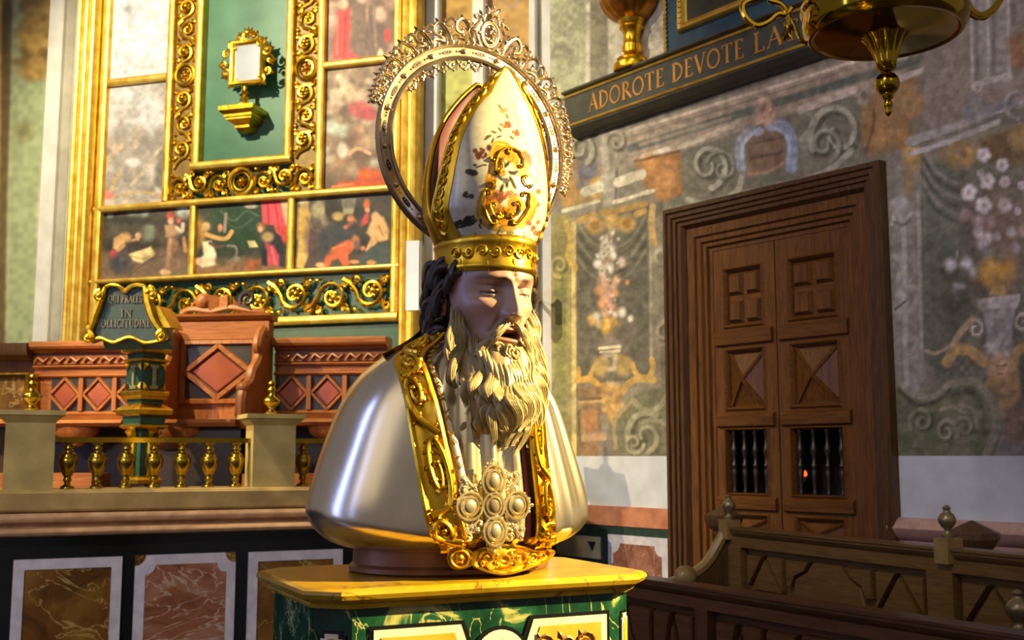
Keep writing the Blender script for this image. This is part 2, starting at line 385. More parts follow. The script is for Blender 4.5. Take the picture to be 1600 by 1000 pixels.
# brown scroll brackets
def bracket(q, x, y):
    p.poly(q, (138,94,54), 3); p.ell(x, y, 16, 24, (196,136,80), .5, 10, .8).ell(x-26, y-24, 12, 14, (176,126,70), .5, 0, .8); p.line([q[0], q[1]], 4, (92,60,38), 1.5, .8)
bracket([(992,252),(1062,236),(1068,302),(1034,318),(1014,300),(1000,276)], 1040, 278)
p.poly([(1352,240),(1344,200),(1350,150),(1388,136),(1432,118),(1446,170),(1422,190),(1418,232),(1364,244)], (132,98,60), 3)
p.ell(1384,205,18,26,(166,124,74),.6,0,.8).ell(1428,160,14,14,(150,108,64),.6,0,.8).line([(1352,240),(1364,200),(1366,170)], 5, (92,64,40), 2, .8).ell(1350,150,10,13,(150,138,124)).ell(1350,150,5,7,(96,86,76))
p.ell(1476,152,6,11,(190,180,176),.5)
# left upper blotch, volute, entablature
p.poly([(868,262),(905,250),(945,262),(945,312),(880,330)], (156,118,66), 4).ell(918,268,20,18,(84,84,104),.5).ell(930,285,9,8,(176,132,70)).ell(908,290,8,7,(98,92,104))
p.scroll(906,232,22,-1,60,1.2,8,(150,146,130),(70,66,56)).scroll(962,222,18,1,180,1.0,7,(150,142,128),(70,60,54)).line([(940,205),(945,240),(948,262)], 12, (156,150,136), 3, .8)
p.poly([(938,272),(968,264),(966,322),(944,328)], (148,140,128), 2).line([(964,262),(962,325)], 5, (96,88,80), 2).line([(915,300),(936,292)], 16, (196,188,164), 1.5, 1, False).line([(966,285),(1002,272)], 16, (188,176,154), 1.5, 1, False)
p.line([(880,330),(935,314)], 6, (200,192,160), 1, 1, False).line([(960,316),(1020,298)], 6, (204,192,166), 1, 1, False).line([(888,342),(1022,304)], 4, (112,104,78), 1.5, .8, False)
# left pilaster, olive and ochre, and the flower panel
p.poly([(850,335),(893,335),(893,720),(850,720)], (134,122,74), 2).poly([(866,395),(884,390),(884,680),(866,690)], (112,112,62), 3).line([(896,350),(897,712)], 7, (186,166,100), 1, 1, False).line([(902,352),(903,712)], 3, (98,88,56), 1, .8, False)
p.scroll(874,415,16,1,90,1.2,6,(164,146,92),(86,80,46)).line([(884,348),(892,372),(888,400),(900,420)], 9, (182,150,76), 2)
p.poly([(903,352),(1036,312),(1040,590),(903,600)], (78,74,62), 2).poly([(1012,345),(1043,330),(1047,640),(1016,640)], (112,102,84), 2).line([(1016,345),(1018,600)], 4, (146,134,110), 1.5, .9, False)
for k in range(5):
    y = 352+k*13; p.line([(904,y),(925,y+26),(955,y+36),(985,y+22),(1009,y-14)], 4, (56,54,42) if k % 2 else (112,106,86), 2.5, .8)
p.ell(930,352,15,13,(176,132,62)).ell(956,346,11,17,(186,142,70)).ell(979,349,14,13,(178,134,64)).line([(905,345),(930,335),(960,330),(1008,318)], 9, (162,122,58), 2).ell(930,352,8,7,(134,96,44)).ell(979,349,8,7,(134,96,44)).line([(995,335),(1006,330)], 10, (172,128,60), 2)
p.line([(1020,322),(1018,350),(1022,380)], 10, (166,134,84), 2).ell(1030,398,12,14,(156,146,126)).ell(1032,402,6,8,(94,86,70))
W_, Pk, Or = (208,198,182), (186,142,120), (198,138,92)
for x, y, r, c in [(956,362,5,W_),(950,372,6,W_),(946,384,8,W_),(955,388,7,W_),(943,398,8,W_),(958,400,6,W_),(934,412,7,W_),(950,408,8,(160,130,112)),(971,410,7,(206,176,162)),(942,424,8,(196,182,160)),(953,420,7,W_),(964,437,6,(206,150,128)),(944,440,10,Pk),(980,441,4,Or),(958,446,7,Pk),(938,456,9,Or),(950,462,10,Pk),(962,458,6,Or),(942,474,9,Or),(954,478,9,Pk),(946,490,8,Pk),(972,488,7,W_),(961,492,5,W_),(985,498,5,W_),(925,500,8,(196,150,78)),(932,494,6,W_),(936,506,6,(206,170,120))]:
    p.ell(x, y, r*.9, r*1.05, c, .5)
p.blobs(932,968,365,492,[(120,92,76),(222,206,186),(160,110,84),(92,80,62)],46,1.5,3.4,9,.8)
p.ell(953,510,14,15,(196,142,48)).ell(949,506,6,8,(222,172,74)).line([(953,520),(953,535)], 5, (120,98,70)).blobs(915,990,515,560,[(92,80,76),(112,96,98),(70,62,56)],26,3,7,2,.7)
p.line([(937,544),(969,542)], 5, (206,192,156), 1, 1, False).line([(939,550),(968,548)], 4, (186,172,140), 1, 1, False).poly([(943,553),(966,552),(963,580),(946,580)], (160,146,122), 1.5).poly([(950,558),(958,558),(957,572),(950,572)], (104,92,72), 1)
gs = (178,140,70)
p.line([(903,576),(906,592),(920,590),(930,572),(942,560)], 8, gs, 2).line([(968,558),(985,566),(996,586),(1014,588),(1020,572),(1018,562)], 8, gs, 2).ell(938,574,13,16,(150,124,74)).ell(975,572,12,16,(150,124,74)).line([(903,594),(925,594),(942,612),(945,625)], 10, (186,140,60), 2).line([(1022,594),(990,594),(972,612),(964,622)], 10, (176,136,66), 2)
p.poly([(940,600),(972,600),(968,640),(955,664),(944,640)], (156,122,72), 2).blobs(940,972,600,660,[(186,148,84),(116,88,52),(160,120,66)],24,2,5,4)
p.poly([(903,604),(940,604),(936,715),(903,715)], (118,90,60), 2).line([(905,624),(940,622)], 3, (76,62,42), 1, 1, False).line([(905,629),(944,627)], 3, (166,134,86), 1, 1, False).poly([(908,642),(934,640),(934,676),(910,676)], (150,102,66), 1).poly([(910,676),(948,674),(948,688),(908,690)], (158,124,92), 1).line([(904,642),(906,690)], 3, (70,54,38), 1)
p.poly([(962,660),(985,618),(1050,600),(1052,720),(960,720)], (92,90,68), 3).scroll(1008,682,34,-1,-60,1.4,10,(134,130,104),(58,56,42)).scroll(990,692,16,1,10,1.3,6,(140,134,108),(56,54,42)).line([(985,620),(1005,640),(1030,636),(1047,610)], 9, (130,124,100), 2).line([(1000,660),(1022,656),(1046,664)], 7, (124,118,94), 2).line([(962,700),(960,660),(985,628)], 6, (142,122,86), 2).scroll(1038,520,16,-1,-60,.8,7,(146,132,110),(66,60,48)).line([(1036,545),(1036,600)], 8, (88,80,66), 2)
# right of the door
p.poly([(1386,240),(1444,222),(1446,720),(1390,720)], (126,120,114), 2)
p.line([(1412,330),(1416,600)], 8, (160,154,152), 2).line([(1434,300),(1440,560)], 5, (156,152,148), 2).line([(1440,240),(1446,560)], 4, (76,86,66), 2)
p.ell(1425,240,15,30,(158,124,72),.3).ell(1423,238,8,11,(186,150,92)).ell(1423,238,4,5,(116,86,50)).line([(1420,270),(1420,300)], 14, (150,120,80), 2).ell(1408,322,17,14,(166,160,158)).line([(1394,350),(1400,330),(1412,345),(1424,332)], 6, (176,170,168), 2).line([(1396,346),(1410,352),(1422,344)], 3, (88,84,82), 1.5)
p.ell(1416,468,16,24,(162,156,154)).line([(1398,484),(1416,470)], 2.5, (46,42,40), 1).ell(1424,462,7,13,(120,114,112)).line([(1402,440),(1410,410),(1398,400)], 8, (158,152,150), 2)
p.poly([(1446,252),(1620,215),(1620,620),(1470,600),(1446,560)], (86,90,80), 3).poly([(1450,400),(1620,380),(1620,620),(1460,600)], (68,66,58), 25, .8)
for k in range(6):
    y = 236+k*12; p.line([(1443,y),(1462,y+30),(1490,y+48),(1525,y+56)], 5, (122,118,110) if k % 2 == 0 else (56,60,52), 2.5, .85)
p.ell(1502,242,30,20,(140,108,62)).ell(1506,240,12,12,(164,128,78)).ell(1506,240,6,6,(112,84,48)).poly([(1530,215),(1620,190),(1620,262),(1560,262),(1535,245)], (92,72,46), 4).ell(1594,215,16,20,(140,110,66))
p.line([(1424,222),(1500,192),(1610,150)], 16, (148,140,142), 2).line([(1424,240),(1480,222),(1560,190)], 8, (168,160,160), 2).line([(1424,230),(1560,184)], 3, (98,92,94), 1.5).line([(1440,206),(1600,140)], 4, (96,90,92), 2)
p.poly([(1442,-60),(1640,-60),(1640,140),(1442,208)], (116,104,98), 3)
p.poly([(1512,-60),(1580,-60),(1576,128),(1520,140)], (124,116,114), 2)
for x in (1516, 1542, 1574): p.line([(x,-60),(x+3,128)], 4, (158,152,150), 2, .9, False).line([(x+9,-60),(x+11,126)], 6, (92,86,84), 2.5, .8, False)
p.line([(1522,134),(1548,124),(1576,120)], 10, (164,156,150), 2).scroll(1526,134,8,1,0,1.2,4,(172,164,158)).scroll(1572,122,8,-1,0,1.2,4,(172,164,158)).poly([(1575,60),(1620,40),(1620,110),(1580,104)], (122,82,56), 4)
p.line([(1520,150),(1545,170),(1580,160)], 12, (104,104,108), 3).ell(1515,175,10,14,(112,110,114)).scroll(1590,160,22,1,90,1.2,6,(134,128,130),(80,76,78))
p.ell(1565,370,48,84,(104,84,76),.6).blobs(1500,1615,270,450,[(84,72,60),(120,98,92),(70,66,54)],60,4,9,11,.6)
for x, y, r in [(1537,242,11),(1566,258,10),(1543,283,12),(1514,301,12),(1537,321,13),(1570,320,11),(1532,270,6),(1570,284,9),(1596,290,7),(1590,330,6)]:
    c = (196,188,196) if r > 9 else (172,158,164)
    for k in range(5): p.ell(x+r*.55*math.cos(k*1.257+x), y+r*.6*math.sin(k*1.257+x), r*.5, r*.5, c, .4)
    p.ell(x, y, r*.28, r*.28, (150,128,112), .5)
for x, y, r, c in [(1510,333,7,(150,128,128)),(1530,346,9,(160,134,134)),(1548,346,8,(150,122,124)),(1529,364,8,(176,164,172)),(1544,371,7,(190,180,190)),(1558,369,6,(178,160,170)),(1535,380,9,(168,156,164)),(1580,362,7,(176,164,174)),(1587,387,7,(164,150,156)),(1485,414,9,(176,170,182)),(1510,412,9,(184,178,192)),(1497,448,9,(166,162,172)),(1520,424,6,(160,156,164)),(1545,398,10,(120,116,112)),(1580,410,9,(140,112,84)),(1600,360,9,(150,130,120))]:
    p.ell(x, y, r, r*1.1, c, .5)
p.line([(1496,392),(1494,408)], 2.5, (140,134,120)).blobs(1465,1540,420,520,[(52,52,44),(84,80,72),(60,54,48)],34,4,9,21,.6)
p.ell(1557,426,27,24,(162,116,48)).ell(1550,420,12,12,(190,142,70),.6).poly([(1549,446),(1570,446),(1573,462),(1546,462)], (150,120,70), 1.5)
p.poly([(1527,468),(1594,460),(1594,470),(1588,482),(1534,486),(1527,478)], (152,144,144), 1.5).line([(1527,470),(1594,462)], 3, (182,174,172), 1).poly([(1536,486),(1586,482),(1580,536),(1544,540)], (134,128,132), 2).poly([(1552,498),(1572,496),(1570,526),(1553,528)], (112,106,114), 2)
p.scroll(1524,514,15,1,180,1.3,6,(176,166,158),(92,84,76)).scroll(1598,505,15,-1,0,1.3,6,(176,166,158),(92,84,76)).line([(1486,544),(1500,520),(1518,500)], 10, (160,134,106), 3)
p.line([(1446,548),(1462,552),(1480,544)], 5, (162,144,120), 2).line([(1480,566),(1492,548),(1515,548),(1538,566)], 17, (166,128,72), 3).line([(1610,540),(1590,548),(1582,570)], 15, (166,128,72), 3).poly([(1540,560),(1590,560),(1596,620),(1570,650),(1548,620)], (156,122,78), 3)
p.ell(1562,544,20,20,(160,152,150)).blobs(1545,1580,528,556,[(190,182,180),(128,120,118)],18,3,5,33).ell(1562,573,16,20,(176,142,108)).line([(1553,570),(1559,571)], 2, (90,66,50)).line([(1566,570),(1572,571)], 2, (90,66,50)).line([(1558,584),(1567,584)], 2, (120,80,62)).line([(1562,572),(1561,579)], 2, (140,104,78)).blobs(1545,1585,596,650,[(176,138,88),(120,92,58),(150,114,70)],22,3,6,12)
p.poly([(1400,600),(1440,616),(1480,602),(1520,592),(1552,612),(1566,660),(1556,720),(1390,720)], (82,84,62), 4)
p.line([(1404,596),(1430,618),(1462,618),(1484,598)], 10, (128,122,108), 2.5).line([(1404,610),(1432,632),(1462,628),(1486,608)], 6, (54,54,44), 2).line([(1486,600),(1520,596),(1548,624),(1556,668),(1540,712)], 13, (120,116,98), 3).line([(1490,616),(1518,612),(1536,640),(1540,676)], 8, (64,64,50), 3).line([(1500,632),(1520,640),(1528,668)], 6, (126,120,102), 2.5)
p.scroll(1440,658,20,1,150,1.2,7,(120,118,96),(54,56,40)).scroll(1478,674,18,-1,20,1.3,7,(132,126,106),(54,54,42)).scroll(1506,668,16,1,200,1.1,6,(128,122,100),(56,54,42)).line([(1470,640),(1490,636),(1506,644)], 6, (130,124,104), 2)
p.poly([(1566,640),(1620,630),(1620,690),(1570,690)], (112,92,72), 4).line([(1585,655),(1610,652)], 4, (140,116,94)).poly([(1560,690),(1620,690),(1620,720),(1555,720)], (104,98,94), 4)
p.worn((112,104,90), .10, .55, 34, 31); p.grain(9, .12, 7).grain(3.5, .09, 8)
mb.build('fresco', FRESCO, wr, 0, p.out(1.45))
PLASTER_W = noisy('white_dado_plaster', '#b9bbbf', '#c9cbd0', 7, .6, 0, .05)
ORANGE = noisy('orange_marble', '#a8694c', '#c08262', 12, .35)
GREENB = noisy('dark_green_stone', '#26352c', '#31443a', 20, .3)
PINKM = noisy('pink_stone', '#a98476', '#c29c8c', 18, .4)
LILAC = noisy('white_marble', '#b8b2bc', '#cdc8cf', 15, .3)
REDM = marble('red_marble', [(.3, '#6d4434'), (.5, '#8a5a48'), (.72, '#a57a68')], 9, .28, '#b0907f', .014)
BUFF = noisy('buff_marble', '#b3a583', '#c9bd9c', 12, .35)
b = MB(); b.box(XC, dxl+.05, 0, .25, .95, zd); b.box(dxr-.05, 2.3, 0, .25, .95, zd); lab(b.build('dado', PLASTER_W, wr, 0), 'plain white band of plaster below the fresco')
zo1, zo0 = FR.z(985, 792), FR.z(985, 823); zg0 = FR.z(1000, 848)
b = MB(); b.box(XC, dxl+.05, -.012, .05, zo0, zo1); lab(b.build('orange_band', ORANGE, wr, 0), 'orange marble band')
b = MB(); b.box(XC, dxl+.05, -.006, .05, 0, zo0); lab(b.build('green_band', GREENB, wr, 0), 'dark green stone ground of the wainscot')
xa, xb = FR.x(953, 860), FR.x(1046, 860); zt = FR.z(1000, 838)
def notched(x0, x1, z0, z1, c):
    o = []
    for cx, cz, a0 in ((x0, z1, 0), (x1, z1, 270), (x1, z0, 180), (x0, z0, 90)):
        pts = [(cx+c*math.cos(R(a0-90*t)), cz+c*math.sin(R(a0-90*t))) for t in (0, .25, .5, .75, 1)]
        o += pts[::-1] if False else pts
    return o
def notch(x0, x1, z0, z1, c):
    """rectangle with hollowed corners, clockwise from top left"""
    o = []
    for cx, cz, a0 in ((x0, z1, -90), (x1, z1, 180), (x1, z0, 90), (x0, z0, 0)):
        o += [(cx+c*math.cos(R(a0+90*t)), cz+c*math.sin(R(a0+90*t))) for t in (0, .25, .5, .75, 1)]
    return o
b = MB(); b.box(xa, xb, -.016, .03, .25, zt); lab(b.build('panel_border', LILAC, wr, 0), 'white marble border of the wainscot panel')
b = MB(); b.prism(notch(xa+.05, xb-.05, .32, zt-.05, .06), 0, -.022); lab(b.build('panel', REDM, wr, 0), 'red veined marble panel beside the door')
b = MB(); b.box(FR.x(872,850), FR.x(940,850), -.016, .03, FR.z(925,872), FR.z(925,838)); lab(b.build('inlay', BUFF, wr, 0), 'cream marble inlay')
b = MB(); xq = FR.x(929, 850); zq = FR.z(929, 846); b.prism([(xq-.045, zq), (xq+.03, zq), (xq, zq-.06)], 0, -.022); b.build('inlay', GREENB, wr, 0)
b = MB(); b.strip(dxr+.0, 2.3, [(0,1.0),(-.02,1.0),(-.05,1.02),(-.07,1.06),(-.05,1.09),(-.02,1.11),(0,1.11)], Matrix.Translation((0,0,FR.z(1480,818)-1.09))); lab(b.build('rail_moulding', PINKM, wr), 'rounded pink stone rail right of the door')
b = MB(); b.box(dxr, 2.3, -.02, .05, 0, FR.z(1480,829)); lab(b.build('wainscot', PINKM, wr, 0), 'pink stone below the rail')
# passage behind the grille, its darkness put into the colour
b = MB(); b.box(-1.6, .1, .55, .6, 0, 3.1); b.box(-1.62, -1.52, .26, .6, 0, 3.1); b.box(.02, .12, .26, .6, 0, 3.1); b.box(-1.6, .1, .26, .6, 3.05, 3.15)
DARKP = noisy('passage_dark', '#0c0a09', '#14110f', 4, .8)
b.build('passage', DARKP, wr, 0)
# ---------------------------------------------------------------- altar wall with its pilasters
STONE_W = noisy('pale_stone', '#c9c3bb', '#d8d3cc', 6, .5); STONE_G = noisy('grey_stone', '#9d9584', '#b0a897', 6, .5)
wa = root('wall_back', FA)
xl = FA.x(-40, 300, .12)
mb, P = sheet(FA, -8.6, .25, 1.2, 6.2, .12, .018)
p = Paint(P, (150,146,116)); p.grain(70, .12, 5)
p.poly([(-600,-400),(8,-400),(22,0),(6,300),(0,560),(-600,560)], (186,140,70), 5).poly([(10,-400),(26,-400),(24,0),(12,300),(8,560),(-8,560),(-2,300)], (84,70,44), 3)
p.poly([(26,-400),(84,-400),(80,0),(60,300),(44,600),(10,600),(14,300)], (124,130,98), 3)
p.poly([(36,-400),(82,-400),(84,25),(74,50),(76,80),(70,110),(50,130),(34,120)], (120,96,52), 5).ell(52,10,18,14,(96,78,50)).ell(54,62,20,16,(142,112,58),.6).ell(38,205,14,14,(112,104,66),.5).ell(38,205,7,7,(96,100,72),.5).blobs(30,78,0,125,[(142,112,60),(92,72,40),(120,96,54)],40,4,9,3,.7)
p.poly([(684,-400),(740,-400),(740,620),(684,620)], (150,148,84), 2).poly([(686,-400),(738,-400),(738,90),(686,80)], (140,108,54), 5).scroll(712,150,22,-1,180,.7,6,(122,118,62),None).blobs(690,735,-60,80,[(152,122,64),(112,84,42)],26,4,8,8,.6).blobs(700,726,165,230,[(140,104,58),(112,92,50)],10,4,8,18,.5)
p.poly([(758,-400),(826,-400),(826,640),(758,640)], (150,116,66), 2).line([(775,-10),(800,10),(820,-12)], 6, (118,108,110), 2, .7).blobs(762,822,-40,300,[(168,132,80),(126,92,50),(142,122,96)],60,4,10,6,.5)
p.poly([(818,420),(850,420),(850,720),(818,720)], (96,94,68), 3)
p.grain(8, .1, 9)
mb.build('wall_painting', FRESCO, wa, 0, p.out(1.6))
b = MB(); b.box(-8.6, .26, .125, .4, 0, 6.2); b.build('masonry', STONE_G, wa, 0)
def pilaster(pts, y0, mat):
    """vertical stone strip standing on the presbytery floor: pts = two sight lines giving its edges"""
    (xa_, ya_), (xb_, yb_) = pts; b = MB(); b.post(PB, 6.2, [(FA.x(xa_, ya_, y0), .13), (FA.x(xa_, ya_, y0), y0+.012), (FA.x(xa_, ya_, y0)+.012, y0), (FA.x(xb_, yb_, y0)-.012, y0), (FA.x(xb_, yb_, y0), y0+.012), (FA.x(xb_, yb_, y0), .13)])
    return b.build('pilaster', mat, wa, 0)
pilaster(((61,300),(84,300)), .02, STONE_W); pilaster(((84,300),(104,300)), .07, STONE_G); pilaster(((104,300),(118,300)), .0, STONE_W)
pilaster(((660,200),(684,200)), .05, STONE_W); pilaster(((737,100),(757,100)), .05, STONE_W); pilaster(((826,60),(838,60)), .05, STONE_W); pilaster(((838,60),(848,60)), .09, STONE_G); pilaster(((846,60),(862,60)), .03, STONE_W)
# ---------------------------------------------------------------- door
W_DOOR = wood('door_wood', '#4e2e11', '#74481d'); W_DOORX = wood('door_wood_cross', '#4e2e11', '#74481d', 'x')
W_DARK = wood('dark_surround_wood', '#402815', '#5e3f22'); W_BLACK = noisy('dark_turned_wood', '#1c1511', '#2c221b', 10, .35)
d1 = root('door_1', FR)
def surround(b, x0, x1, z1, prof, y=0.0):
    vs = []; fs = []
    for ins, h in prof: vs += [(x0+ins, y-h, 0), (x0+ins, y-h, z1-ins), (x1-ins, y-h, z1-ins), (x1-ins, y-h, 0)]
    for k in range(len(prof)-1):
        for i in range(3): fs.append((k*4+i, k*4+i+1, k*4+5+i, k*4+4+i))
    b.add(vs, fs)
xo0, xo1 = FR.x(1051, 600), FR.x(1399, 600)
b = MB(); surround(b, xo0, xo1, DZ, [(0,-.05),(0,.06),(.012,.075),(.03,.075),(.036,.06),(.06,.06),(.066,.045),(.085,.045),(.09,.03),(.112,.03),(.13,.0),(.13,-.08)]); lab(b.build('door_frame', W_DARK, d1, 30), 'dark stepped wooden door surround')
b = MB(); surround(b, xo0+.13, xo1-.13, DZ-.13, [(0,-.03),(.0,-.005),(.055,-.005),(.062,-.022),(.09,-.022),(.1,-.04),(.12,-.04),(.128,-.06),(.15,-.06),(.15,-.09)]); b.build('inner_frame', W_DOOR, d1, 30)
yl = .065
lx0, lx1 = xo0+.275, xo1-.275; lxm = FR.x(1216, 600, yl); lz1 = DZ-.27
def zof(py, px=1275): return FR.z(px, py, yl)
spin = MB(); spin.lathe([(.012,0),(.016,.01),(.012,.03),(.010,.05),(.014,.12),(.018,.17),(.011,.19),(.017,.20),(.017,.215),(.010,.225),(.012,.27),(.019,.31),(.019,.33),(.012,.35),(.009,.40),(.012,.43),(.017,.445),(.012,.47)], 10)
spindle0 = None
pieces0 = {}
for (x0, x1) in ((lx0, lxm-.004), (lxm+.004, lx1)):
    st = .075
    rails = [zof(395), zof(499), zof(531), zof(638), zof(668), zof(776), zof(806), zof(862), .62, .30]
    z_a1, z_a0, z_b1, z_b0, z_c1, z_c0, z_d1, z_d0 = rails[:8]
    b = MB(); b.box(x0, x0+st, yl, yl+.05, 0, lz1); b.box(x1-st, x1, yl, yl+.05, 0, lz1)
    for za, zb in ((z_a1, lz1), (z_b1, z_a0), (z_c1, z_b0), (z_d1, z_c0), (.9, z_d0), (0, .18)): b.box(x0+st, x1-st, yl, yl+.05, za, zb)
    leaf = b.build('door_leaf', W_DOOR, d1, 0)
    X0, X1 = x0+st, x1-st; xm = (X0+X1)/2
    b = MB(); b.frame(X0, X1, z_a0, z_a1, [(0,-yl),(.012,-yl+.014),(.024,-yl),(.03,-yl-.02)]); b.frame(X0, X1, z_b0, z_b1, [(0,-yl),(.012,-yl+.014),(.024,-yl),(.03,-yl-.02)]); b.frame(X0, X1, z_c0, z_c1, [(-.012,-yl),(0,-yl+.014),(.006,-yl),(.008,-yl-.04)]); b.frame(X0, X1, z_d0, z_d1, [(0,-yl),(.012,-yl+.012),(.024,-yl),(.03,-yl-.02)]); b.build('moulding', W_DOORX, leaf, 30)
    for za, zb in ((z_a1, z_a1), (z_b1, z_a0), (z_c1, z_b0), (z_d1, z_c0)):
        if za != zb: b = MB(); b.strip(x0+.02, x1-.02, [(yl, za+.012),(yl-.022, za+.02),(yl-.026, zb-.024),(yl-.008, zb-.01),(yl, zb-.008)]); b.build('rail_moulding', W_DOORX, leaf, 30)
    b = MB(); b.box(X0-.005, X1+.005, yl+.022, yl+.04, .9, z_c0-.002+.002-.0); b.box(X0-.005, X1+.005, yl+.022, yl+.04, z_b0-.002, z_a1+.005); b.build('backing_board', W_DOORX, leaf, 0)
    a = .034
    for (qx0, qx1) in ((X0+a, xm-.012), (xm+.012, X1-a)):
        h = (z_a1-z_a0-2*a-.03)/2
        for qz0 in (z_a0+a, z_a0+a+h+.03):
            b = MB(); b.raised(qx0, qx1, qz0, qz0+h, yl+.022, yl-.006, .018); b.build('panel', W_DOOR, leaf, 0)
    for (za, zb) in ((z_b0, z_b1), (z_d0, z_d1)):
        q0, q1, w0, w1 = X0+a, X1-a, za+a, zb-a; cx, cz = (q0+q1)/2, (w0+w1)/2
        b = MB(); b.add([(q0, yl+.022, w0), (q1, yl+.022, w0), (q1, yl+.022, w1), (q0, yl+.022, w1), (cx, yl-.028, cz)], [(0,1,4),(1,2,4),(2,3,4),(3,0,4)])
        for (ex, ez) in ((q0, w0), (q1, w0), (q1, w1), (q0, w1)):
            b.tube([(ex, yl+.018, ez), (cx, yl-.032, cz)], .011, 4)
        b.build('panel', W_DOOR, leaf, 0)
    for k in range(4):
        xx = X0+.035+(X1-X0-.07)*k/3
        if spindle0 is None:
            spindle0 = spin.build('spindle', W_BLACK, leaf, 50); spindle0.location = (xx, yl+.025, z_c0); spindle0.scale = (1, 1, (z_c1-z_c0)/.47)
        else: inst(spindle0, leaf, (xx, yl+.025, z_c0), None, (1, 1, (z_c1-z_c0)/.47))
t = thing('votive_light', 'small glowing red sanctuary light in the dark behind the door grille', 'light', FR.M @ Vector((FR.x(1258, 740, .40), .40, FR.z(1258, 740, .40))))
b = MB(); b.lathe([(.004,-.05),(.018,-.045),(.02,-.02),(.014,-.015)], 12); b.box(-.008, .008, .0, .15, -.05, -.04); b.build('holder', BRASS, t)
b = MB(); b.lathe([(.006,-.016),(.012,-.006),(.009,.008),(.001,.018)], 10); b.build('flame_glass', glow('red_glow', '#ff3a10', 7), t)
# ---------------------------------------------------------------- inscription ledge over the door
INSC = noisy('olive_painted_board', '#34342a', '#47463a', 9, .45); G_LET = noisy('gold_lettering', '#d08c3c', '#e0a04e', 20, .38, .55)
yi = -.12
iz0, iz1 = FR.z(1000, 161, yi), FR.z(1000, 108, yi); ix1 = FR.x(1330, 40, yi); XI = FR.x(882, 180, yi)
ti = thingF('inscription_ledge', 'long olive ledge lettered ADOROTE DEVOTE in gold above the wooden door', 'inscription', FR)
b = MB(); b.strip(XI, ix1, [(0, iz0-.055),(-.03, iz0-.05),(-.05, iz0-.035),(yi+.02, iz0-.025),(yi, iz0-.012),(yi, iz1+.01),(yi-.03, iz1+.018),(yi-.03, iz1+.03),(0, iz1+.03)]); b.build('board', INSC, ti, 20)
for z in (iz0, iz1-.012):
    b = MB(); b.strip(XI, ix1, [(yi+.005, z),(yi-.008, z),(yi-.014, z+.008),(yi-.008, z+.016),(yi+.005, z+.016)]); b.build('gold_fillet', G_WOOD, ti, 40)
def arc(cx, cz, rx, rz, a0, a1, n=10): return [(cx+rx*math.cos(R(a0+(a1-a0)*k/n)), cz+rz*math.sin(R(a0+(a1-a0)*k/n))) for k in range(n+1)]
# letters as (width, strokes); a stroke is (points, thick)
LT = {'A': (.78, [([(.03,0),(.40,1)], 0), ([(.38,1),(.74,0)], 1), ([(.17,.36),(.60,.36)], 0), ([(-.04,0),(.12,0)], 0), ([(.62,0),(.84,0)], 0)]),
      'D': (.82, [([(.14,0),(.14,1)], 1), (arc(.16,.5,.6,.5,90,-90), .7), ([(0,1),(.2,1)], 0), ([(0,0),(.2,0)], 0)]),
      'O': (.92, [(arc(.45,.5,.42,.5,0,360,18), .65)]), 'Q': (.92, [(arc(.45,.5,.42,.5,0,360,18), .65), ([(.5,.1),(.9,-.22)], .7)]),
      'R': (.78, [([(.14,0),(.14,1)], 1), (arc(.16,.74,.4,.26,90,-90), .7), ([(.36,.48),(.78,0)], 1), ([(0,1),(.2,1)], 0), ([(0,0),(.28,0)], 0)]),
      'P': (.66, [([(.14,0),(.14,1)], 1), (arc(.16,.72,.4,.28,90,-90), .7), ([(0,1),(.2,1)], 0), ([(0,0),(.28,0)], 0)]),
      'T': (.74, [([(.36,0),(.36,1)], 1), ([(.02,1),(.70,1)], 0), ([(.02,1),(.02,.84)], 0), ([(.70,1),(.70,.84)], 0), ([(.22,0),(.5,0)], 0)]),
      'E': (.62, [([(.14,0),(.14,1)], 1), ([(0,1),(.54,1)], 0), ([(.14,.52),(.46,.52)], 0), ([(0,0),(.58,0)], 0), ([(.54,1),(.54,.86)], 0), ([(.58,0),(.58,.16)], 0)]),
      'V': (.78, [([(.06,1),(.40,0)], 1), ([(.40,0),(.72,1)], 0), ([(-.06,1),(.18,1)], 0), ([(.62,1),(.82,1)], 0)]),
      'L': (.62, [([(.14,0),(.14,1)], 1), ([(0,0),(.56,0)], 0), ([(.56,0),(.56,.18)], 0), ([(0,1),(.28,1)], 0)]),
      'N': (.84, [([(.12,0),(.12,1)], 0), ([(.12,1),(.72,0)], 1), ([(.72,0),(.72,1)], 0), ([(0,0),(.24,0)], 0), ([(.6,1),(.84,1)], 0)]),
      'I': (.32, [([(.14,0),(.14,1)], 1), ([(0,0),(.28,0)], 0), ([(0,1),(.28,1)], 0)]),
      'U': (.80, [([(.12,1),(.12,.35)], 1), (arc(.40,.35,.28,.35,180,360), .6), ([(.68,.35),(.68,1)], 0), ([(0,1),(.24,1)], 0), ([(.58,1),(.78,1)], 0)]),
      'S': (.56, [(arc(.27,.75,.22,.25,30,270,8)+arc(.27,.25,.24,.25,90,-150,8), .7)]),
      'C': (.80, [(arc(.45,.5,.42,.5,50,310,14), .7)])}
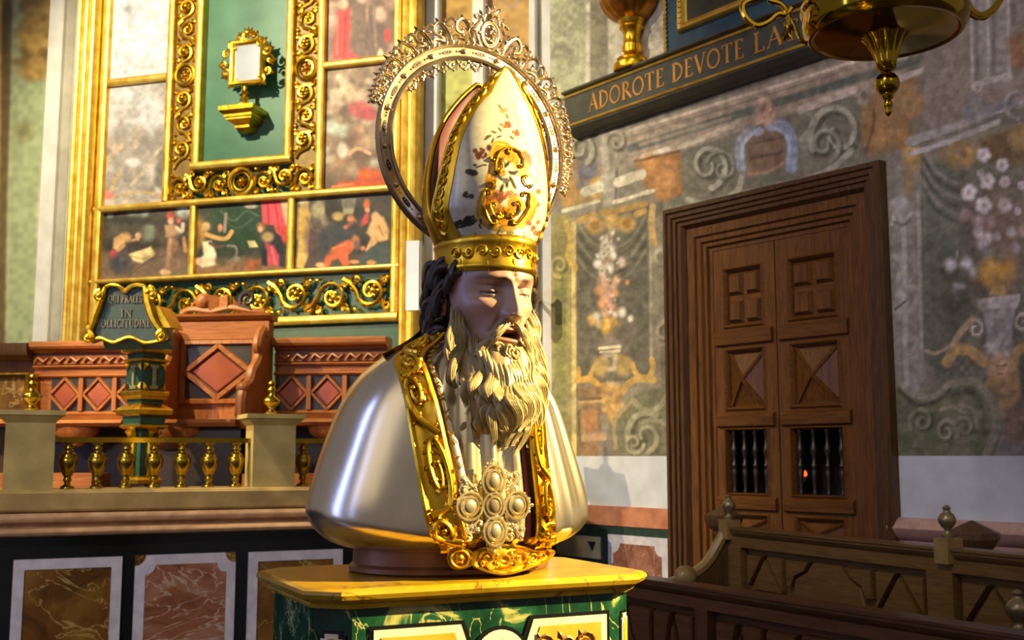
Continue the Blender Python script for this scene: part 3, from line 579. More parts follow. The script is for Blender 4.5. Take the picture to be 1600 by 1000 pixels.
def lettering(b, text, x0, z0, h, width, y, M=None, k=.11):
    adv = sum((LT[c][0]+.16) if c != ' ' else .55 for c in text); sx = width/(adv*1.0); x = x0
    for c in text:
        if c == ' ': x += .55*sx; continue
        wd, st = LT[c]
        for pts, th in st:
            q = [(x+a*sx, z0+bb*h) for a, bb in pts]; r = h*(.028+.05*th)*k/.11
            for (ax, az), (bx, bz) in zip(q[:-1], q[1:]):
                d = Vector((bx-ax, 0, bz-az)); L = d.length or 1e-6; d /= L; nrm = Vector((-d.z, 0, d.x))*r; e = d*(r*.5)
                A, B = Vector((ax, 0, az))-e, Vector((bx, 0, bz))+e
                vs = [A-nrm, B-nrm, B+nrm, A+nrm]; vs = [(v.x, y, v.z) for v in vs]+[(v.x, y-.004, v.z) for v in vs]
                b.add(vs, [(4,5,6,7),(0,1,5,4),(1,2,6,5),(2,3,7,6),(3,0,4,7)], M)
        x += (wd+.16)*sx
hL = (iz1-iz0)*.50; zL = iz0+(iz1-iz0)*.27
xw = [FR.x(921, 166, yi), FR.x(1041, 125, yi), FR.x(1051, 120, yi), FR.x(1166, 82, yi), FR.x(1179, 78, yi), FR.x(1252, 52, yi)]
for i, wtxt in enumerate(('ADOROTE', 'DEVOTE', 'LAT')):
    b = MB(); lettering(b, wtxt, xw[i*2], zL, hL, xw[i*2+1]-xw[i*2], yi); b.build('lettering', G_LET, ti, 0)
# ---------------------------------------------------------------- urn and picture standing on the ledge
ur = thing('gilt_urn', 'gilt lobed urn on a slim stem standing on the inscription ledge', 'urn', FR.M @ Vector((FR.x(985, 108, -.09), -.075, iz1+.03)))
uk = 7.0/1743*1.0
G_BROWN = noisy('brown_gilding', '#8a5a1c', '#b27a2a', 9, .32, .85, .1)
def ux(px): return (px-990)*uk
b = MB(); b.lathe([(29*uk,0),(30*uk,4*uk),(29*uk,10*uk),(24*uk,12*uk),(22*uk,17*uk),(24*uk,19*uk),(16*uk,22*uk),(12*uk,28*uk)], 24); b.build('foot', G_LEAF, ur)
b = MB(); b.lathe([(12*uk,28*uk),(14*uk,30*uk),(14.5*uk,42*uk),(13*uk,44*uk),(12.5*uk,56*uk),(15*uk,66*uk),(20*uk,70*uk),(17*uk,73*uk),(20*uk,78*uk),(22*uk,84*uk)], 20); b.build('stem', G_LEAF, ur)
b = MB()
for k in range(12): b.box(-.003, .003, -15.5*uk, -13*uk, 31*uk, 41*uk, Matrix.Rotation(2*PI*k/12, 4, 'Z'))
b.build('flute', G_OLD, ur, 0)
b = MB(); b.lathe([(20*uk,82*uk),(30*uk,88*uk),(40*uk,98*uk),(46*uk,112*uk),(46*uk,126*uk),(40*uk,142*uk),(30*uk,150*uk),(30*uk,156*uk),(36*uk,160*uk)], 48, (0,0,0), 1, 1, None, 14, .10); b.build('bowl', G_BROWN, ur, 60)
BLUEP = noisy('blue_paint', '#1e3a48', '#2c4c5c', 9, .5); OLIVE_D = noisy('dark_olive_canvas', '#2c2a18', '#403c24', 6, .5)
tp = thingF('framed_picture', 'blue bordered gilt picture frame standing on the inscription ledge by the urn', 'picture', FR)
px0 = FR.x(1046, 60, -.06); px1 = px0+1.15; pz0 = iz1+.031
b = MB(); b.box(px0, px1, -.09, -.02, pz0, pz0+1.7); b.build('blue_board', BLUEP, tp, 0)
fx0, fz0 = FR.x(1061, 40, -.1), FR.z(1066, 50, -.1)
b = MB(); b.frame(fx0, px1-.08, fz0, pz0+1.6, [(0,.09),(.0,.115),(.012,.13),(.03,.12),(.04,.128),(.052,.10),(.06,.095)]); b.build('gilt_frame', G_WOOD, tp, 40)
b = MB()
for k in range(42): b.ell((fx0+.022, -.124, fz0+.02+k*.034), (.013,.012,.015), 6, 4)
b.build('bead_row', G_WOOD, tp, 60)
b = MB()
for k in range(54): b.tube([(px0-.006, -.10, pz0+.014+k*.03), (px0+.01, -.10, pz0+.044+k*.03)], .010, 5)
b.build('rope_edge', G_WOOD, tp, 60)
b = MB(); b.box(fx0+.05, px1-.13, -.096, -.088, fz0+.05, pz0+1.55); b.build('canvas', OLIVE_D, tp, 0)
# ---------------------------------------------------------------- scroll carving
def spiral2(cx, cz, r, hand, a0, turns=1.5, n=22, end=.16):
    return [(cx+r*(1-(1-end)*t)*math.cos(a0+hand*turns*2*PI*t), cz+r*(1-(1-end)*t)*math.sin(a0+hand*turns*2*PI*t)) for t in [k/n for k in range(n+1)]]
def leaf3(b, p, ang, L, wd, h, place):
    """pointed leaf lying on the ground plane of a carving"""
    c, s = math.cos(ang), math.sin(ang); q = lambda a, d, hh: place(p[0]+a*c-d*s, p[1]+a*s+d*c, hh)
    vs = [q(0,0,h*.3), q(L*.38,wd,0), q(L*.62,wd*.7,0), q(L,0,h*.15), q(L*.62,-wd*.7,0), q(L*.38,-wd,0), q(L*.45,0,h)]
    b.add(vs, [(0,1,6),(1,2,6),(2,3,6),(3,4,6),(4,5,6),(5,0,6)])
def scrollwork(b, L, W, n, place, rnd, r=None, berries=True, lush=1.0):
    """running acanthus scrolls along u (0..L), v across (-W/2..W/2)"""
    r = (r or W*.055)*1.15; pit = L/n
    for i in range(n):
        cx = (i+.5)*pit; s = 1 if i % 2 == 0 else -1; rad = min(W*.40, pit*.43); cz = -s*W*.05
        a0 = PI if s > 0 else PI; hand = -s
        sp = spiral2(cx, cz, rad, hand, a0, 1.55)
        st = [(cx-pit*.5-rad*.1, -s*W*.30), (cx-pit*.5+.02*pit, -s*W*.12)]
        path = crom([(cx-pit*.72, -s*W*.40), (cx-pit*.52, -s*W*.26)]+sp[:1], 4)[:-1]+sp
        m = len(path); b.tube([place(u, v, r*.9+r*.5*k/m) for k, (u, v) in enumerate(path)], [r*(1.15-.55*k/m) for k in range(m)], 6)
        for k in range(2, len(sp)-4, 3 if lush >= 1 else 4):
            (ux_, uz_), (vx, vz) = sp[k], sp[k+1]; tang = math.atan2(vz-uz_, vx-ux_)
            if k < 13: leaf3(b, sp[k], tang-hand*R(50), W*.16*rnd.uniform(.8, 1.2), W*.05, r*2.2, place)
            leaf3(b, sp[k], tang+hand*R(55), W*.11*rnd.uniform(.7, 1.1), W*.04, r*2.0, place)
        e = sp[-1]
        if berries:
            c = Vector(place(e[0], e[1], r*1.4))
            b.ell(c, (r*1.7,)*3, 7, 5)
            for k in range(5):
                q = (e[0]+rad*.33*math.cos(k*1.256), e[1]+rad*.33*math.sin(k*1.256)); b.ell(Vector(place(q[0], q[1], r)), (r*.8,)*3, 6, 4)
        for k in range(1, len(sp)-8, 2):
            (ux_, uz_), (vx, vz) = sp[k], sp[k+1]; tang = math.atan2(vz-uz_, vx-ux_)
            leaf3(b, sp[k], tang-hand*R(75), W*.13*rnd.uniform(.8, 1.2), W*.06, r*2.4, place)
        for (du, dv, rr_, hh) in ((pit*.40, s*W*.30, .13, hand), (-pit*.36, -s*W*.36, .09, -hand), (pit*.34, -s*W*.34, .10, hand)):
            q = spiral2(cx+du, dv, W*rr_, hh, a0+1.0, 1.15, 10, .25); b.tube([place(u, v, r) for u, v in q], [r*(.85-.035*k) for k in range(11)], 5)
            leaf3(b, q[0], rnd.uniform(0, 6.28), W*.16, W*.055, r*2, place); leaf3(b, q[3], rnd.uniform(0, 6.28), W*.13, W*.05, r*2, place)
        for k in range(3):
            leaf3(b, (cx+pit*.44, s*W*(.30-.05*k)), R(60*s-55*s*k)+PI*.5*0, W*.20, W*.055, r*2.2, place)
        for q in ((cx+pit*.42, -s*W*.40), (cx-pit*.40, s*W*.40)):
            b.ell(Vector(place(q[0], q[1], r)), (r*1.0,)*3, 6, 4)
            leaf3(b, q, R(-90*s)+rnd.uniform(-.6, .6), W*.12, W*.045, r*1.8, place); leaf3(b, q, R(180 if q[0] > cx else 0)+rnd.uniform(-.5, .5), W*.16, W*.045, r*1.8, place)
def rosette(b, u, v, rad, place):
    pts = [place(u+rad*math.cos(2*PI*k/20), v+rad*math.sin(2*PI*k/20), rad*.18) for k in range(21)]; b.tube(pts, rad*.16, 6)
    pts = [place(u+rad*.68*math.cos(2*PI*k/16), v+rad*.68*math.sin(2*PI*k/16), rad*.14) for k in range(17)]; b.tube(pts, rad*.08, 5)
    for k in range(6): leaf3(b, (u, v), 2*PI*k/6, rad*.62, rad*.17, rad*.32, place)
    b.ell(Vector(place(u, v, rad*.2)), (rad*.16,)*3, 7, 5)
# ---------------------------------------------------------------- altarpiece
ta = thingF('altarpiece', 'tall gilt altarpiece of carved scrolls and painted panels on the far wall', 'altarpiece', FA)
rnd = random.Random(4)
XA = lambda px, py=300, y=0.0: FA.x(px, py, y); ZA = lambda py, px=385, y=0.0: FA.z(px, py, y)
xo = [XA(113,400), XA(146,400), XA(148,380), XA(160,380), XA(297,380), XA(307,380), XA(450,370), XA(461,370), XA(613,370), XA(626,370), XA(630,370), XA(659,300)]
z_pt, z_pb = ZA(317), ZA(425); z_bar1b = ZA(433); z_rb = ZA(306)      # picture row: top, bottom, bar below, bar above
z_s1, z_s0 = ZA(434, 450), ZA(495, 450); z_g0 = ZA(508, 500); TOP = 5.9
b = MB(); b.box(xo[0], xo[11], .03, .115, PB, TOP); b.build('ground_board', G_GREEN, ta, 0)
def mould_v(x0, x1, z0, z1, h, mat=G_WOOD, name='upright_moulding', n=1):
    prof = [(x0, .03), (x0, -.3*h)]; w_ = (x1-x0)/n
    for k in range(n):
        for a in (150, 120, 90, 60, 30): prof.append((x0+w_*(k+.5)+w_*.5*math.cos(R(a)), -h*(.55+.45*math.sin(R(a)))))
    prof += [(x1, -.3*h), (x1, .03)]
    b = MB(); b.post(z0, z1, prof); return b.build(name, mat, ta, 30)
def mould_h(x0, x1, z0, z1, h, mat=G_WOOD, name='cross_moulding'):
    c = (z0+z1)/2; r = (z1-z0)/2; b = MB()
    b.strip(x0, x1, [(.03, z0), (-.3*h, z0)]+[(-h*(.55+.45*math.sin(R(a))), c-r*math.cos(R(a))) for a in (30, 60, 90, 120, 150)]+[(-.3*h, z1), (.03, z1)]); return b.build(name, mat, ta, 30)
lab(mould_v(xo[0], xo[1], PB, TOP, .11, n=3), 'outer left gilt moulding of three rolls'); lab(mould_v(xo[10], xo[11], PB, TOP, .10, n=2), 'outer right gilt moulding of two rolls')
mould_v(xo[2], xo[3], z_s0, TOP, .045); mould_v(xo[8], xo[9], z_s0, TOP, .045)
mould_v(xo[4], xo[5], z_pb, z_pt, .035); mould_v(xo[6], xo[7], z_pb, z_pt, .035)
mould_h(xo[2], xo[9], z_pt, z_rb, .045); mould_h(xo[2], xo[9], z_bar1b, z_pb, .045); mould_h(xo[2]-.0, xo[9], z_g0, z_s0, .06)
xs = [XA(168,230), XA(257,280), XA(268,280), XA(306,150), XA(318,150), XA(448,150), XA(460,150), XA(497,150), XA(509,150), XA(612,150)]
mould_v(xs[1], xs[2]-.004, z_rb, TOP, .045); mould_v(xs[3], xs[4], ZA(256), TOP, .05); mould_v(xs[5], xs[6], ZA(256), TOP, .05); mould_v(xs[7], xs[8], z_rb, TOP, .045)
mould_h(xs[3], xs[6], ZA(261), ZA(248), .055)
z_lt = FA.z(215, 126); z_rt = FA.z(560, 98)
mould_h(xo[3], xs[1], z_lt-.03, z_lt+.03, .04); mould_h(xs[8], xo[8], z_rt-.028, z_rt+.028, .04)
OLDG_BG = noisy('dull_gold_ground', '#6d5420', '#8a6c2c', 14, .5, .3)
for x0_, x1_, nm in ((xs[2], xs[3], 'left'), (xs[6], xs[7], 'right')):
    b = MB(); b.box(x0_, x1_, .0, .035, z_rb, TOP); b.build('strip_ground', OLDG_BG, ta, 0)
    wv = x1_-x0_; xm_ = (x0_+x1_)/2; zr = ZA(118, 290) if nm == 'left' else ZA(107, 480)
    plc = lambda u, v, h, xm_=xm_: (xm_+v, -h, u)
    b = MB(); rosette(b, zr, 0, wv*.44, plc); b.build('rosette', G_LEAF, ta, 50)
    for za, zb in ((ZA(245), zr-wv*.5), (zr+wv*.5, TOP)):
        n = max(2, round((zb-za)/(wv*.95)))
        b = MB(); scrollwork(b, zb-za, wv*.95, n, lambda u, v, h, za=za, plc=plc: plc(za+u, v, h), rnd, wv*.058); o = b.build('carved_scroll', G_LEAF, ta, 50)
zb0, zb1 = z_rb+.005, ZA(262); wv = zb1-zb0; zm = (zb0+zb1)/2; xr = (xs[2]+xs[7])/2
plc = lambda u, v, h: (u, -h, zm+v)
b = MB(); rosette(b, xr, 0, wv*.47, plc); b.build('rosette', G_LEAF, ta, 50)
for xa_, xb_ in ((xs[2], xr-wv*.5), (xr+wv*.5, xs[7])):
    b = MB(); scrollwork(b, xb_-xa_, wv, 3, lambda u, v, h, xa_=xa_: plc(xa_+u, v, h), rnd, wv*.06); b.build('carved_scroll', G_LEAF, ta, 50)
# predella carving: six large scrolls
zm2 = (z_s0+z_s1)/2; wv2 = z_s1-z_s0; n6 = 8; xA, xB = xo[3]+.02, xo[8]; pit = (xB-xA)/n6
for k in range(n6):
    b = MB(); scrollwork(b, pit, wv2*.96, 1, lambda u, v, h, k=k: (xA+k*pit+u, -h, zm2+(v if k % 2 == 0 else -v)), rnd, wv2*.048); b.build('carved_scroll', G_LEAF, ta, 50)
b = MB(); b.box(xo[2], xo[9], .0, .035, PB+.1, z_g0); b.build('base_band', G_GREEN, ta, 0)
# niche
CLOTH = noisy('green_damask', '#185234', '#4c7c5e', 2.2, .42, 0, .06, (1,1,1), 4, .3, .75)
b = MB(); b.box(xs[4], xs[5], .024, .03, ZA(256), TOP); lab(b.build('niche_cloth', CLOTH, ta, 0), 'plain green cloth ground of the central niche')
# pictures
def picture(x0, x1, z0, z1, fn, label, g=1.25, base=(90,80,70)):
    mb, P = sheet(FA, x0, x1, z0, z1, .004, .0062); p = Paint(P, base); fn(p); p.grain(7, .10, 5).grain(3, .05, 6)
    mb.box(x0, x1, .006, .03, z0, z1); C = np.vstack([p.out(g), np.full((8, 3), .1)]); lab(mb.build('painted_panel', CANVAS, ta, 0, C), label)
def p1(p):
    p.grain(30, .3, 2); p.poly([(150,395),(300,385),(300,440),(150,440)], (112,92,74), 5)
    p.ell(222,332,20,9,(132,138,122)).ell(172,336,5,9,(128,134,124)).ell(232,362,10,14,(118,124,108)).ell(210,345,50,6,(60,58,52),.5).ell(286,332,12,9,(205,212,204)).ell(240,337,8,9,(70,66,58))
    p.poly([(176,388),(178,372),(190,365),(200,368),(196,382),(186,394)], (194,152,104), 2).ell(197,372,8,9,(188,146,98)).ell(178,398,6,7,(206,74,74)).line([(184,390),(200,380),(215,374)], 6, (180,140,100), 2).ell(216,368,5,5,(196,154,118)).poly([(200,396),(215,392),(235,385),(243,397),(222,411),(208,408)], (216,192,138), 1.5).line([(205,400),(225,404),(240,396)], 2, (176,144,92), 1.5).ell(188,412,16,16,(66,66,74),.4).poly([(196,380),(214,376),(232,386),(214,392),(200,396)], (60,52,46), 2)
    p.ell(267,337,6,8,(206,88,72)).ell(267,346,5,5,(196,152,122)).poly([(258,352),(274,350),(282,366),(276,374),(258,370)], (176,136,104), 2).line([(276,356),(284,362),(286,350)], 6, (206,186,160), 2).ell(279,344,4,5,(206,96,84)).poly([(262,370),(278,368),(282,420),(256,422),(260,395)], (142,106,82), 2).line([(266,374),(262,415)], 6, (176,132,104), 2).line([(287,372),(290,392)], 6, (190,136,88), 2).ell(258,425,8,5,(196,164,124)).line([(200,432),(232,408),(255,400)], 1.5, (84,68,54), 1)
    p.blobs(160,295,330,425,[(70,64,58),(112,98,82),(92,80,66)],30,3,8,2,.4)
def p2(p):
    p.grain(30, .3, 3); p.poly([(300,405),(455,400),(455,440),(300,440)], (132,100,72), 5).poly([(385,408),(412,404),(412,420),(386,422)], (158,88,58), 2).poly([(330,320),(410,316),(405,388),(345,392)], (44,66,46), 8)
    p.line([(345,330),(365,345),(385,330),(405,338)], 3, (98,112,96), 3, .7).line([(350,345),(372,356),(395,342)], 2, (84,102,84), 3, .7).ell(392,322,10,4,(176,164,140)).line([(353,334),(351,362)], 5, (142,122,112), 2)
    p.ell(312,362,10,22,(164,122,64)).ell(306,372,7,22,(126,92,50)).ell(322,354,6,7,(202,160,112)).poly([(316,378),(330,376),(338,396),(338,414),(316,418),(306,410),(318,398)], (226,210,172), 2).line([(322,366),(340,372),(354,372),(362,362)], 7, (206,156,92), 2).ell(344,356,4,6,(206,134,96)).line([(328,380),(340,386),(350,384)], 5, (92,70,58), 2).ell(310,408,6,5,(206,166,132)).line([(356,384),(368,386),(369,398),(360,408)], 4, (136,130,120), 2).ell(370,405,5,4,(160,152,138))
    p.poly([(408,316),(440,313),(446,345),(450,375),(436,380),(428,352),(410,350)], (212,78,88), 1.5).poly([(438,313),(452,313),(452,360),(446,352)], (222,164,130), 1.5).line([(418,318),(420,350)], 3, (176,54,66), 2).line([(430,318),(436,360)], 3, (186,60,70), 2).ell(446,366,10,14,(206,70,62)).ell(408,355,7,8,(146,96,60)).ell(407,358,4,5,(206,160,120)).poly([(410,364),(424,358),(440,370),(446,402),(446,418),(434,416),(430,390),(412,380)], (48,46,52), 1.5).ell(418,370,9,8,(186,152,100)).poly([(414,378),(428,384),(436,400),(436,416),(418,414),(416,396)], (192,74,84), 2).line([(424,386),(430,412)], 3, (226,112,112), 2).poly([(408,388),(417,390),(418,416),(409,414)], (44,42,46), 1.5).poly([(386,376),(398,376),(404,386),(390,387)], (206,190,130), 1)
    p.blobs(340,405,385,425,[(92,78,60),(64,66,52),(110,92,70)],16,4,9,7,.5)
def p3(p):
    p.grain(30, .3, 4); p.poly([(455,400),(620,392),(620,430),(455,430)], (76,68,58), 5).ell(498,330,12,16,(164,152,116)).ell(475,316,8,6,(196,186,140)).poly([(508,310),(528,308),(528,345),(508,347)], (56,50,42), 2).poly([(534,312),(556,310),(552,335),(536,336)], (150,142,112), 2).ell(545,318,10,8,(112,108,92))
    p.poly([(466,325),(478,318),(486,335),(484,372),(472,382),(464,372)], (196,158,84), 2).ell(476,322,6,7,(186,150,100)).line([(478,340),(490,358),(500,362)], 5, (176,136,74), 2).poly([(466,374),(482,370),(482,400),(474,420),(463,418)], (214,174,100), 2).ell(502,345,10,10,(146,128,100),.5).ell(492,378,14,26,(92,70,70),.5).poly([(494,365),(520,352),(545,358),(560,368),(552,380),(516,382),(502,405)], (66,70,72), 4)
    p.poly([(504,420),(510,394),(526,382),(546,374),(556,376),(556,388),(544,398),(546,414),(536,416),(528,404),(518,408),(512,420)], (204,98,62), 1.5).ell(555,376,7,8,(190,120,82)).ell(558,384,5,8,(112,92,84)).ell(500,414,7,4,(216,162,120)).ell(553,409,8,3,(206,142,92)).line([(520,388),(540,382)], 3, (226,136,88), 2)
    p.ell(528,338,9,7,(192,160,98)).ell(548,342,6,6,(196,126,82)).line([(540,355),(555,346)], 6, (196,104,96), 2).poly([(562,350),(570,335),(577,330),(576,348),(564,354)], (192,72,72), 2).ell(573,319,5,8,(206,106,64)).ell(574,328,4,4,(216,160,120)).ell(590,324,9,7,(84,66,56))
    p.poly([(580,345),(588,332),(600,340),(608,360),(606,375),(590,378),(578,392),(572,390),(580,370),(572,364)], (214,166,110), 2).ell(586,338,6,7,(216,170,122)).ell(582,362,6,8,(222,172,122)).line([(592,352),(598,368)], 3, (180,126,80), 2).line([(580,380),(574,392)], 6, (216,164,116), 2).ell(567,388,4,4,(206,120,80)).poly([(560,420),(566,398),(580,386),(606,380),(612,398),(612,420)], (66,76,74), 2).ell(580,410,7,4,(180,132,72))
    p.blobs(480,560,345,400,[(56,58,60),(84,76,70),(72,70,72)],16,4,9,8,.5)
def pl1(p):  # near-white colours hold the glare off the varnish
    p.grain(26, .07, 3); p.blobs(165,265,-50,125,[(242,242,246),(208,208,218),(226,220,232),(196,196,206)],50,6,18,5,.4); p.line([(195,-10),(205,60),(200,120)], 9, (208,206,214), 8, .5).ell(200,15,6,8,(176,176,186),.6)
def pl2(p):
    p.grain(26, .12, 4); p.blobs(160,260,130,220,[(206,204,206),(192,188,192),(216,214,220)],34,6,16,6,.5); p.blobs(160,260,205,320,[(160,146,134),(132,122,112),(184,168,152),(146,134,120)],46,5,13,9,.55)
    p.ell(208,254,11,7,(216,208,206)).line([(252,232),(236,250),(218,275),(205,290)], 6, (190,174,150), 3).line([(172,300),(178,285),(186,270)], 7, (186,160,120), 3).ell(170,305,8,7,(214,132,122)).line([(166,258),(176,240),(190,228)], 8, (186,166,144), 3).ell(180,232,6,7,(200,176,156)).ell(212,225,5,7,(196,178,166)).line([(175,310),(215,300),(255,306)], 4, (190,162,124), 2).ell(246,293,4,9,(206,208,200)).poly([(248,240),(260,225),(260,300),(240,290)], (126,120,108), 4)
def pr1(p):
    p.grain(22, .3, 3); p.blobs(508,615,-50,95,[(132,104,92),(168,132,116),(108,86,78),(190,150,132)],44,5,12,5,.6)
    p.poly([(524,18),(546,10),(548,40),(544,92),(520,92),(522,55)], (206,68,66), 2).line([(528,25),(526,85)], 4, (232,108,98), 2).line([(540,20),(538,88)], 4, (172,48,52), 2).ell(552,86,11,7,(216,76,76)).poly([(550,0),(572,0),(570,92),(552,84)], (122,96,86), 2).ell(536,6,8,9,(216,176,150)).poly([(576,10),(600,5),(602,80),(576,92)], (112,88,80), 2).ell(594,22,10,12,(206,166,144)).poly([(600,48),(608,44),(610,64),(602,66)], (216,60,64), 2).ell(594,84,5,8,(214,190,144)).ell(518,30,8,20,(196,164,148),.5)
    p.line([(584,10),(588,80)], 5, (146,116,104), 3).ell(566,-5,9,10,(206,170,150))
def pr2(p):
    p.grain(22, .3, 6); p.blobs(506,616,105,210,[(196,164,136),(160,128,104),(92,82,68),(214,188,160),(120,98,80)],60,4,10,15,.75)
    p.poly([(575,150),(600,120),(615,110),(615,150),(592,162)], (62,64,54), 3).ell(546,145,10,14,(206,176,146)).ell(524,150,9,11,(212,182,156)).ell(562,170,18,12,(196,92,92)).ell(575,178,16,10,(178,74,80)).ell(590,140,9,12,(196,152,120)).ell(520,200,12,12,(196,196,180)).ell(540,205,14,10,(184,186,170)).ell(560,210,10,18,(206,160,132)).line([(530,120),(536,135),(530,150)], 9, (216,190,160), 2)
    p.blobs(506,616,210,300,[(160,128,96),(196,160,124),(122,92,72),(206,196,176),(140,100,76)],44,5,11,17,.7); p.poly([(512,300),(530,285),(556,282),(566,262),(590,266),(612,285),(612,302)], (206,88,44), 3).ell(572,272,11,7,(232,104,52)).line([(520,292),(550,288)], 4, (226,132,86), 2).ell(535,235,8,12,(214,206,184)).line([(545,240),(560,232),(578,240)], 6, (206,162,128), 2)
picture(xo[3], xo[4], z_pb, z_pt, p1, 'small painting of a reclining figure and a man in a red cap', 1.0, (74,66,58))
picture(xo[5], xo[6], z_pb, z_pt, p2, 'annunciation painting with a kneeling angel and pink curtain', 1.0, (56,58,48))
picture(xo[7], xo[8], z_pb, z_pt, p3, 'adoration painting with a kneeling figure in orange', 1.0, (68,64,56))
picture(xo[3], xs[1], z_rb, z_lt, pl2, 'pale lower left painting of a crowd', .85, (176,166,160)); picture(xo[3], xs[1], z_lt, TOP, pl1, 'upper left painting with varnish glare in its colours', .72, (224,222,230))
picture(xs[8], xo[8], z_rb, z_rt, pr2, 'lower right painting of a crowd with orange drapery', .85, (146,122,100)); picture(xs[8], xo[8], z_rt, TOP, pr1, 'upper right painting of standing figures in red', .85, (140,112,98))
# gilt mirror reliquary on a bracket
yb = -.16
tb = thing('wall_bracket', 'small gilt stepped bracket on the green niche cloth', 'bracket', FA.M @ Vector((FA.x(372, 170, yb), 0, FA.z(372, 200, yb))), FA.a)
kx = 8.1/1743
b = MB()
def sq(b, hw, z0, z1, hw2=None, d=None):
    h2 = hw2 or hw; b.add([(-hw, .023, z0), (hw, .023, z0), (h2, .023, z1), (-h2, .023, z1), (-hw, yb*1.15*hw/(31*kx)-.02, z0), (hw, yb*1.15*hw/(31*kx)-.02, z0), (h2, yb*1.15*h2/(31*kx)-.02, z1), (-h2, yb*1.15*h2/(31*kx)-.02, z1)], [(4,5,6,7),(0,4,7,3),(5,1,2,6),(3,7,6,2),(0,1,5,4)])
sq(b, 8*kx, 0, 5*kx, 12*kx); sq(b, 13*kx, 5*kx, 9*kx); sq(b, 12*kx, 9*kx, 16*kx, 22*kx); sq(b, 23*kx, 16*kx, 20*kx); b.build('corbel', G_OLD, tb, 0)
b = MB(); sq(b, 25*kx, 20*kx, 25*kx); sq(b, 27*kx, 25*kx, 29*kx, 30*kx); sq(b, 31*kx, 29*kx, 36*kx); b.build('shelf', G_LEAF, tb, 0)
zt_b = FA.z(372, 200, yb)+36*kx
tm = thing('mirror_reliquary', 'ornate gilt mirror on a turned foot standing on the niche bracket', 'reliquary', FA.M @ Vector((FA.x(382, 165, -.11), -.11, zt_b)), FA.a)
kz = kx*.98
b = MB(); b.lathe([(16*kz,0),(16*kz,3*kz),(9*kz,6*kz),(4*kz,9*kz),(6*kz,14*kz),(7*kz,18*kz),(3.5*kz,22*kz),(6*kz,27*kz),(3.5*kz,30*kz),(4*kz,36*kz)], 14); b.build('foot', G_LEAF, tm)
mx0, mx1, mz0, mz1 = -20*kz, 27*kz, 46*kz, 108*kz
b = MB(); b.frame(mx0-7*kz, mx1+7*kz, mz0-7*kz, mz1+7*kz, [(0,-.02),(0,.02),(2*kz,.03),(5*kz,.025),(7*kz,.012),(7.5*kz,0)]); b.box(mx0-6*kz, mx1+6*kz, .012, .03, mz0-6*kz, mz1+6*kz); fr_ = b.build('frame', G_LEAF, tm, 40)
b = MB(); b.box(mx0, mx1, -.002, .012, mz0, mz1); b.build('mirror_glass', noisy('mirror_glass', '#c8ccd6', '#dde0e8', 3, .16, .55), tm, 0)
b = MB(); r2 = random.Random(8); plm = lambda u, v, h: (u, -h, v); cxm, czm = (mx0+mx1)/2, (mz0+mz1)/2
for k in range(16):
    a = 2*PI*k/16; ex, ez = cxm+38*kz*math.cos(a)*(1+.12*math.cos(2*a)), czm+46*kz*math.sin(a); hd = 1 if k % 2 else -1
    if math.sin(a) < -.9: continue
    b.tube([plm(u, v, .012) for u, v in spiral2(ex, ez, 9*kz, hd, a+PI, 1.2, 12, .25)], [.009*(1.2-.6*j/12) for j in range(13)], 5)
    leaf3(b, (ex, ez), a, 13*kz, 4*kz, .02, plm); leaf3(b, (ex, ez), a+R(60*hd), 11*kz, 4*kz, .02, plm); b.ell(plm(ex, ez, .015), (.014,)*3, 6, 4)
for k in range(5): leaf3(b, (cxm, czm+46*kz), R(30+30*k), 17*kz, 4.5*kz, .025, plm)
b.ell(plm(cxm, czm+50*kz, .02), (.026,.02,.026), 8, 6); b.build('openwork', G_LEAF, tm, 50)
# slim white fittings beside the altarpiece
WHITE_E = noisy('white_enamel', '#c8ccd6', '#d6dae2', 5, .35)
for lbl, q in (('slim white box lamp fixed to the right edge of the altarpiece', (637, 657, 378, 486)), ('slim white box lamp half hidden behind the bearded face', (818, 838, 437, 489))):
    y_ = -.17; xm_, zm_ = (FA.x(q[0], 430, y_)+FA.x(q[1], 430, y_))/2, FA.z(q[0], q[3], y_); hh = FA.z(q[0], q[2], y_)-zm_; wd = FA.x(q[1], 430, y_)-FA.x(q[0], 430, y_)
    tl = thing('box_lamp', lbl, 'lamp', FA.M @ Vector((xm_, y_, zm_)), FA.a)
    b = MB(); b.box(-wd/2, wd/2, -.03, .03, 0, hh); b.build('housing', WHITE_E, tl, 0)
    b = MB(); b.box(wd*.5, wd*.62, -.02, .03, hh*.05, hh*.95); b.build('back_rail', STONE_G, tl, 0)
    b = MB(); b.box(-.012, .012, .03, .26 if q[0] > 700 else .09, hh*.45, hh*.52); b.build('mount', BRASS, tl, 0)
# ---------------------------------------------------------------- presbytery platform with its marble front
STONE_B = noisy('speckled_tan_stone', '#8f7648', '#b2955c', 9, .34, 0, .05, detail=8, lo=.3, hi=.7)
STONE_P = noisy('rosy_tan_stone', '#a8805c', '#c29a74', 14, .3)
BROWNM = marble('ochre_marble', [(.28, '#3c2408'), (.48, '#6b4418'), (.62, '#7e5a22'), (.8, '#a8823c')], 3.6, .24, '#a98c50', .010)
ROSEM = marble('rose_brown_marble', [(.28, '#5c3420'), (.5, '#8a5638'), (.75, '#a8806a')], 3.0, .24, '#bca08c', .016, 2.6, (1, 1, 2.2))
wf = root('wall_presbytery', FB)
yf = -.17; sx0, sx1 = -6.5, 1.74
zl1, zl0 = FB.z(240, 765, yf), FB.z(240, 797, yf)
b = MB(); b.box(sx0, sx1, -.10, 3.2, 0, PB); lab(b.build('core', BLACK_M, wf, 0), 'black marble platform front')
